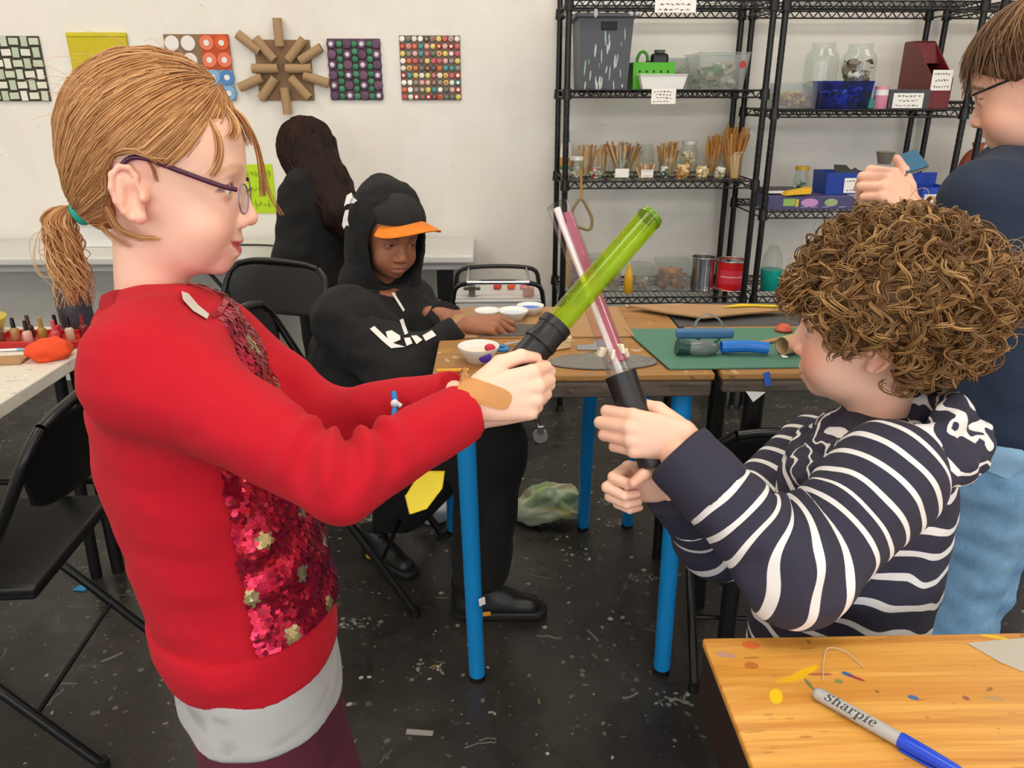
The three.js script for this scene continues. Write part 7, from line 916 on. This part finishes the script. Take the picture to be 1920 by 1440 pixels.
// ---------------------------------------------------------------- child in the navy shirt at the right edge
{
  const me = person('child in a navy shirt and blue jeans at the right picture edge'), SK = '#ebb69c';
  const HO = at(1955, 165, 1.27), hd = V(-0.66, -0.26, -0.69).normalize(), hb = basis(hd), hm = mat4(HO, hb, 0.0099, 0.0102), f = V(-0.75, 0, -0.66).normalize(), r = basis(f).r;
  const shA = at(1850, 385, 1.24), elA = at(1790, 640, 1.3), wrA = at(1722, 410, 1.2), shB = at(1890, 330, 1.55), elB = at(1840, 560, 1.62), wrB = at(1760, 470, 1.5);
  const fr = { o: at(1890, 700, 1.42), f, r }; fr.o.y = 0;
  const P = (x, y, d) => at(x, y, d), secs = slices(fr, [[1850, 1975, 275, 1.29, 0.07], [1830, 2020, 330, 1.31, 0.14], [1810, 2050, 440, 1.35, 0.17], [1785, 2040, 580, 1.39, 0.165], [1765, 2020, 700, 1.42, 0.16], [1752, 2005, 800, 1.45, 0.155]]);
  const hip1 = at(1870, 850, 1.41), hip2 = at(1905, 850, 1.57), kn1 = V(hip1.x - 0.02, 0.34, hip1.z), kn2 = V(hip2.x - 0.02, 0.34, hip2.z), ft1 = V(kn1.x + 0.0, 0.05, kn1.z), ft2 = V(kn2.x, 0.05, kn2.z);
  const sk = new Field().add(loft(fr, secs.map(s => [s[0], s[1], s[2], s[3] * 0.85, s[4] * 0.85]), 0.03)); for (const c of [[shA, elA, wrA], [shB, elB, wrB]]) chain(sk, c, [0.042, 0.034, 0.025], 0.02); chain(sk, [hip1, kn1, ft1], [0.065, 0.05, 0.035], 0.02); chain(sk, [hip2, kn2, ft2], [0.065, 0.05, 0.035], 0.02); const [lo, hi] = bounds([shA, elA, wrA, shB, elB, wrB, ft1, ft2, P(2060, 400, 1.35), P(1900, 270, 1.3)], 0.15), base = lin(SK);
  const hA = hand({ o: at(1718, 406, 1.2), f: V(-0.72, 0.66, -0.05), n: V(0.3, 0.4, 0.87), side: 1, arm: elA, s: 0.0088, skin: SK, curl: [[55, 60, 35], [60, 65, 35], [64, 68, 35], [66, 68, 35]], thumb: [[4.2, -0.3, 3.6], [6.8, 0.1, 4.6], [9.4, 0.3, 5.0]], splay: 0.03 });
  const hB2 = hand({ o: wrB, f: V(-0.6, 0.5, 0.3), n: V(0, -0.3, -0.9), side: -1, s: 0.0082, skin: SK, cell: 0.4, curl: [[30, 40, 25], [30, 45, 30], [35, 50, 30], [40, 55, 30]], thumb: [[4.4, -0.6, 4.2], [7.0, -1.2, 5.4], [9.0, -1.8, 6.0]] });
  part(me, 'body', joinColored([...headGeo({ skin: SK, lipColor: '#bb6a60', blush: '#dd8870', blushK: 0.6, brow: '#5a4028', open: 0.35, cheek: 0.3, neck: [-2.5, -13, 0], iris: '#3a2a20' }, hm, 0.3, [1, -0.3, 0]), surf(sk.fn(), lo, hi, 0.013, { color: () => base }), hA, hB2]), skinMat, 'fair skinned face and raised hand');
  const sw = new Field().add(loft(fr, secs, 0.04)); const cut1 = shA.clone().lerp(elA, 0.62), cut2 = shB.clone().lerp(elB, 0.62); chain(sw, [shA, cut1], [0.075, 0.062], 0.05); chain(sw, [shB, cut2], [0.07, 0.06], 0.05); sw.warp((x, y, z) => 0.006 * noise(x * 12, y * 10 + x * 8, z * 12) + 0.003 * noise(x * 24, y * 24, z * 24)); part(me, 'shirt', surf(sw.fn(), lo, hi, 0.008), cloth(0x1d2b40, 0.0005, 0.88), 'navy blue short sleeved shirt');
  const jf = new Field(); chain(jf, [hip1, kn1, ft1], [0.094, 0.07, 0.062], 0.03); chain(jf, [hip2, kn2, ft2], [0.094, 0.07, 0.062], 0.03); jf.warp((x, y, z) => 0.006 * noise(x * 10, y * 26 + x * 9, z * 10) + 0.003 * noise(x * 30, y * 30, z * 30)).cut((x, y) => 0.03 - y, 0.01); const [jl, jh] = bounds([hip1, hip2, ft1, ft2], 0.14), jfn = jf.fn();
  const den = canvasTex(256, 256, (g, W) => { g.fillStyle = '#6b97bd'; g.fillRect(0, 0, W, W); for (let i = 0; i < 2600; i++) { g.fillStyle = `rgba(${rnd() < 0.5 ? '150,185,214' : '60,92,128'},${rr(0.1, 0.3)})`; g.fillRect(rr(0, W), rr(0, W), 1, rr(2, 8)); } for (let i = 0; i < 30; i++) paint(g, 'rgba(170,200,225,.08)', rr(0, W), rr(0, W), rr(10, 40), rr(20, 60), 0); }); const dm = new THREE.MeshStandardMaterial({ map: den, roughness: 0.88 }); den.repeat.set(3, 3);
  const je = part(me, 'jeans', surf(jfn, jl, jh, 0.009), dm, 'faded light blue jeans'); printOn(je, 'back_pocket', jfn, [[[1842, 828], [1920, 826], [1924, 880], [1890, 902], [1838, 882]]], 1.2, new THREE.MeshStandardMaterial({ color: 0x84aac8, roughness: 0.9, side: THREE.DoubleSide }));
  for (const p of [ft1, ft2]) shoe(me, V(p.x + 0.05, 0, p.z + 0.04), f, 0.21, M(0x33353a, 0.5));
  // straight tousled hair
  const hc = ['#6b4a2e', '#56391f', '#7f5c3a', '#4a301b', '#8f6c48'].map(lin), S = new Strands(), thr = polyY([[-10, -5], [-4, -4.6], [-2.4, 0], [-1, 2.4], [2, 1.4], [4, 2.4], [6.5, 3.6], [9, 4.6], [12, 5]]);
  const hf = new Field().add(ell([-0.2, 4.6, 0], [10.3, 9.5, 8.4])).warp((x, y, z) => 0.35 * noise(x * 0.5, y * 0.5, z * 0.9)).cut((x, y) => (thr(x) - y) * 0.7, 0.6).fn(); const capG = surf(hf, V(-12, -7, -10), V(12, 15.5, 10), 0.42, { color: (x, y, z) => mixc(hc[3], hc[1], noise(x, y, z) * 0.5 + 0.5) }).applyMatrix4(hm);
  for (let i = 0; i < 1100; i++) { const a = rr(0, 6.283), o = V(Math.cos(a), 0, Math.sin(a)), L = rr(0.75, 1.15), pts = [], n = 13, tw = rr(-0.4, 0.4), lift = rr(0, 0.09) + Math.pow(rnd(), 5) * 0.12, top = rr(0.02, 0.7); for (let k = 0; k < n; k++) { const u = k / (n - 1), th = lerp(top, 1.72 * L, u), b = a + tw * u, d = V(Math.sin(th) * Math.cos(b), Math.cos(th), Math.sin(th) * Math.sin(b)), kk = 1.01 + lift * u + 0.05 * u * u * (Math.cos(b) > 0.3 ? 1.6 : 0.4); const p = V(-0.4 + d.x * 10.3 * kk, 4.6 + d.y * 9.6 * kk, d.z * 8.5 * kk); if (p.y < thr(p.x) - (Math.cos(b) > 0 ? 1.2 : 0.6)) break; pts.push(p.applyMatrix4(hm)); } if (pts.length > 4) S.add(pts, rr(0.0008, 0.0024), 0.0003, hc[(rnd() * 5) | 0], 4, 0.6); }
  for (let i = 0; i < 70; i++) { const z = rr(-6, 7.5), pts = [], L = rr(3.5, 7.5); for (let k = 0; k < 12; k++) { const u = k / 11; pts.push(V(8.3 - z * z * 0.045 + 3.2 * u + rr(-0.05, 0.05), 8.8 - L * u * (0.5 + 0.6 * u), z * (1 + 0.1 * u)).applyMatrix4(hm)); } S.add(pts, rr(0.001, 0.0022), 0.0003, hc[(rnd() * 5) | 0], 4, 0.6); }
  part(me, 'hair', joinColored([capG, S.geo()]), hairMat, 'tousled brown hair');
  const G = (x, y, z) => V(x, y, z).applyMatrix4(hm), gl = new THREE.Group(); gl.name = 'glasses'; gl.userData.label = 'dark framed eyeglasses'; me.add(gl); for (const s of [-1, 1]) { part(gl, 'temple_arm', tube([G(-1.5, 1.8, 7.0 * s), G(2.5, 2.0, 6.9 * s), G(8.8, 1.2, 5.6 * s)], 0.002, 20, 6), black); const ring = []; for (let i = 0; i < 20; i++) { const a = i / 20 * 6.283; ring.push(G(9.9 - 0.3 * Math.cos(a), 0.1 + 1.6 * Math.sin(a), s * (3.2 + 2.2 * Math.cos(a)))); } part(gl, 'rim', tube(ring, 0.0016, 30, 6, true), black); }
  // held pieces
  const c1 = at(1660, 292, 1.165), cup = thing('paper_cup', 'tiny grey cup held up by the child in navy', 'cup'); part(cup, 'cup_wall', lathe([[0.0, 0], [0.009, 0], [0.0135, 0.018], [0.0145, 0.018], [0.0125, 0.016], [0.0085, 0.002], [0, 0.002]], 20).translate(c1.x, c1.y - 0.012, c1.z), M(0x6c675e, 0.7)); part(cup, 'rim', tr(new THREE.TorusGeometry(0.0142, 0.0008, 6, 22), c1.x, c1.y + 0.006, c1.z, Math.PI / 2), M(0x7d776c, 0.7));
  const c2 = at(1708, 303, 1.2), sq = thing('blue_tile', 'square blue card with a tan edge held by the child in navy', 'card'); const q = basis(V(0.75, 0.5, -0.1), V(0, 0.5, 0.8)); const tg = box(0.042, 0.004, 0.036, 0.001), tg2 = box(0.045, 0.003, 0.039, 0.001).translate(0, -0.0035, 0); const m = mat4(c2, basis(V(0.86, -0.2, 0.2), V(-0.1, 0.72, 0.6)), 1); part(sq, 'blue_face', tg.rotateY(0.7).applyMatrix4(m), M(0x33617f, 0.6)); part(sq, 'tan_backing', tg2.rotateY(0.7).applyMatrix4(m), M(0x8d7a68, 0.7));
}
renderer.render(scene, camera);
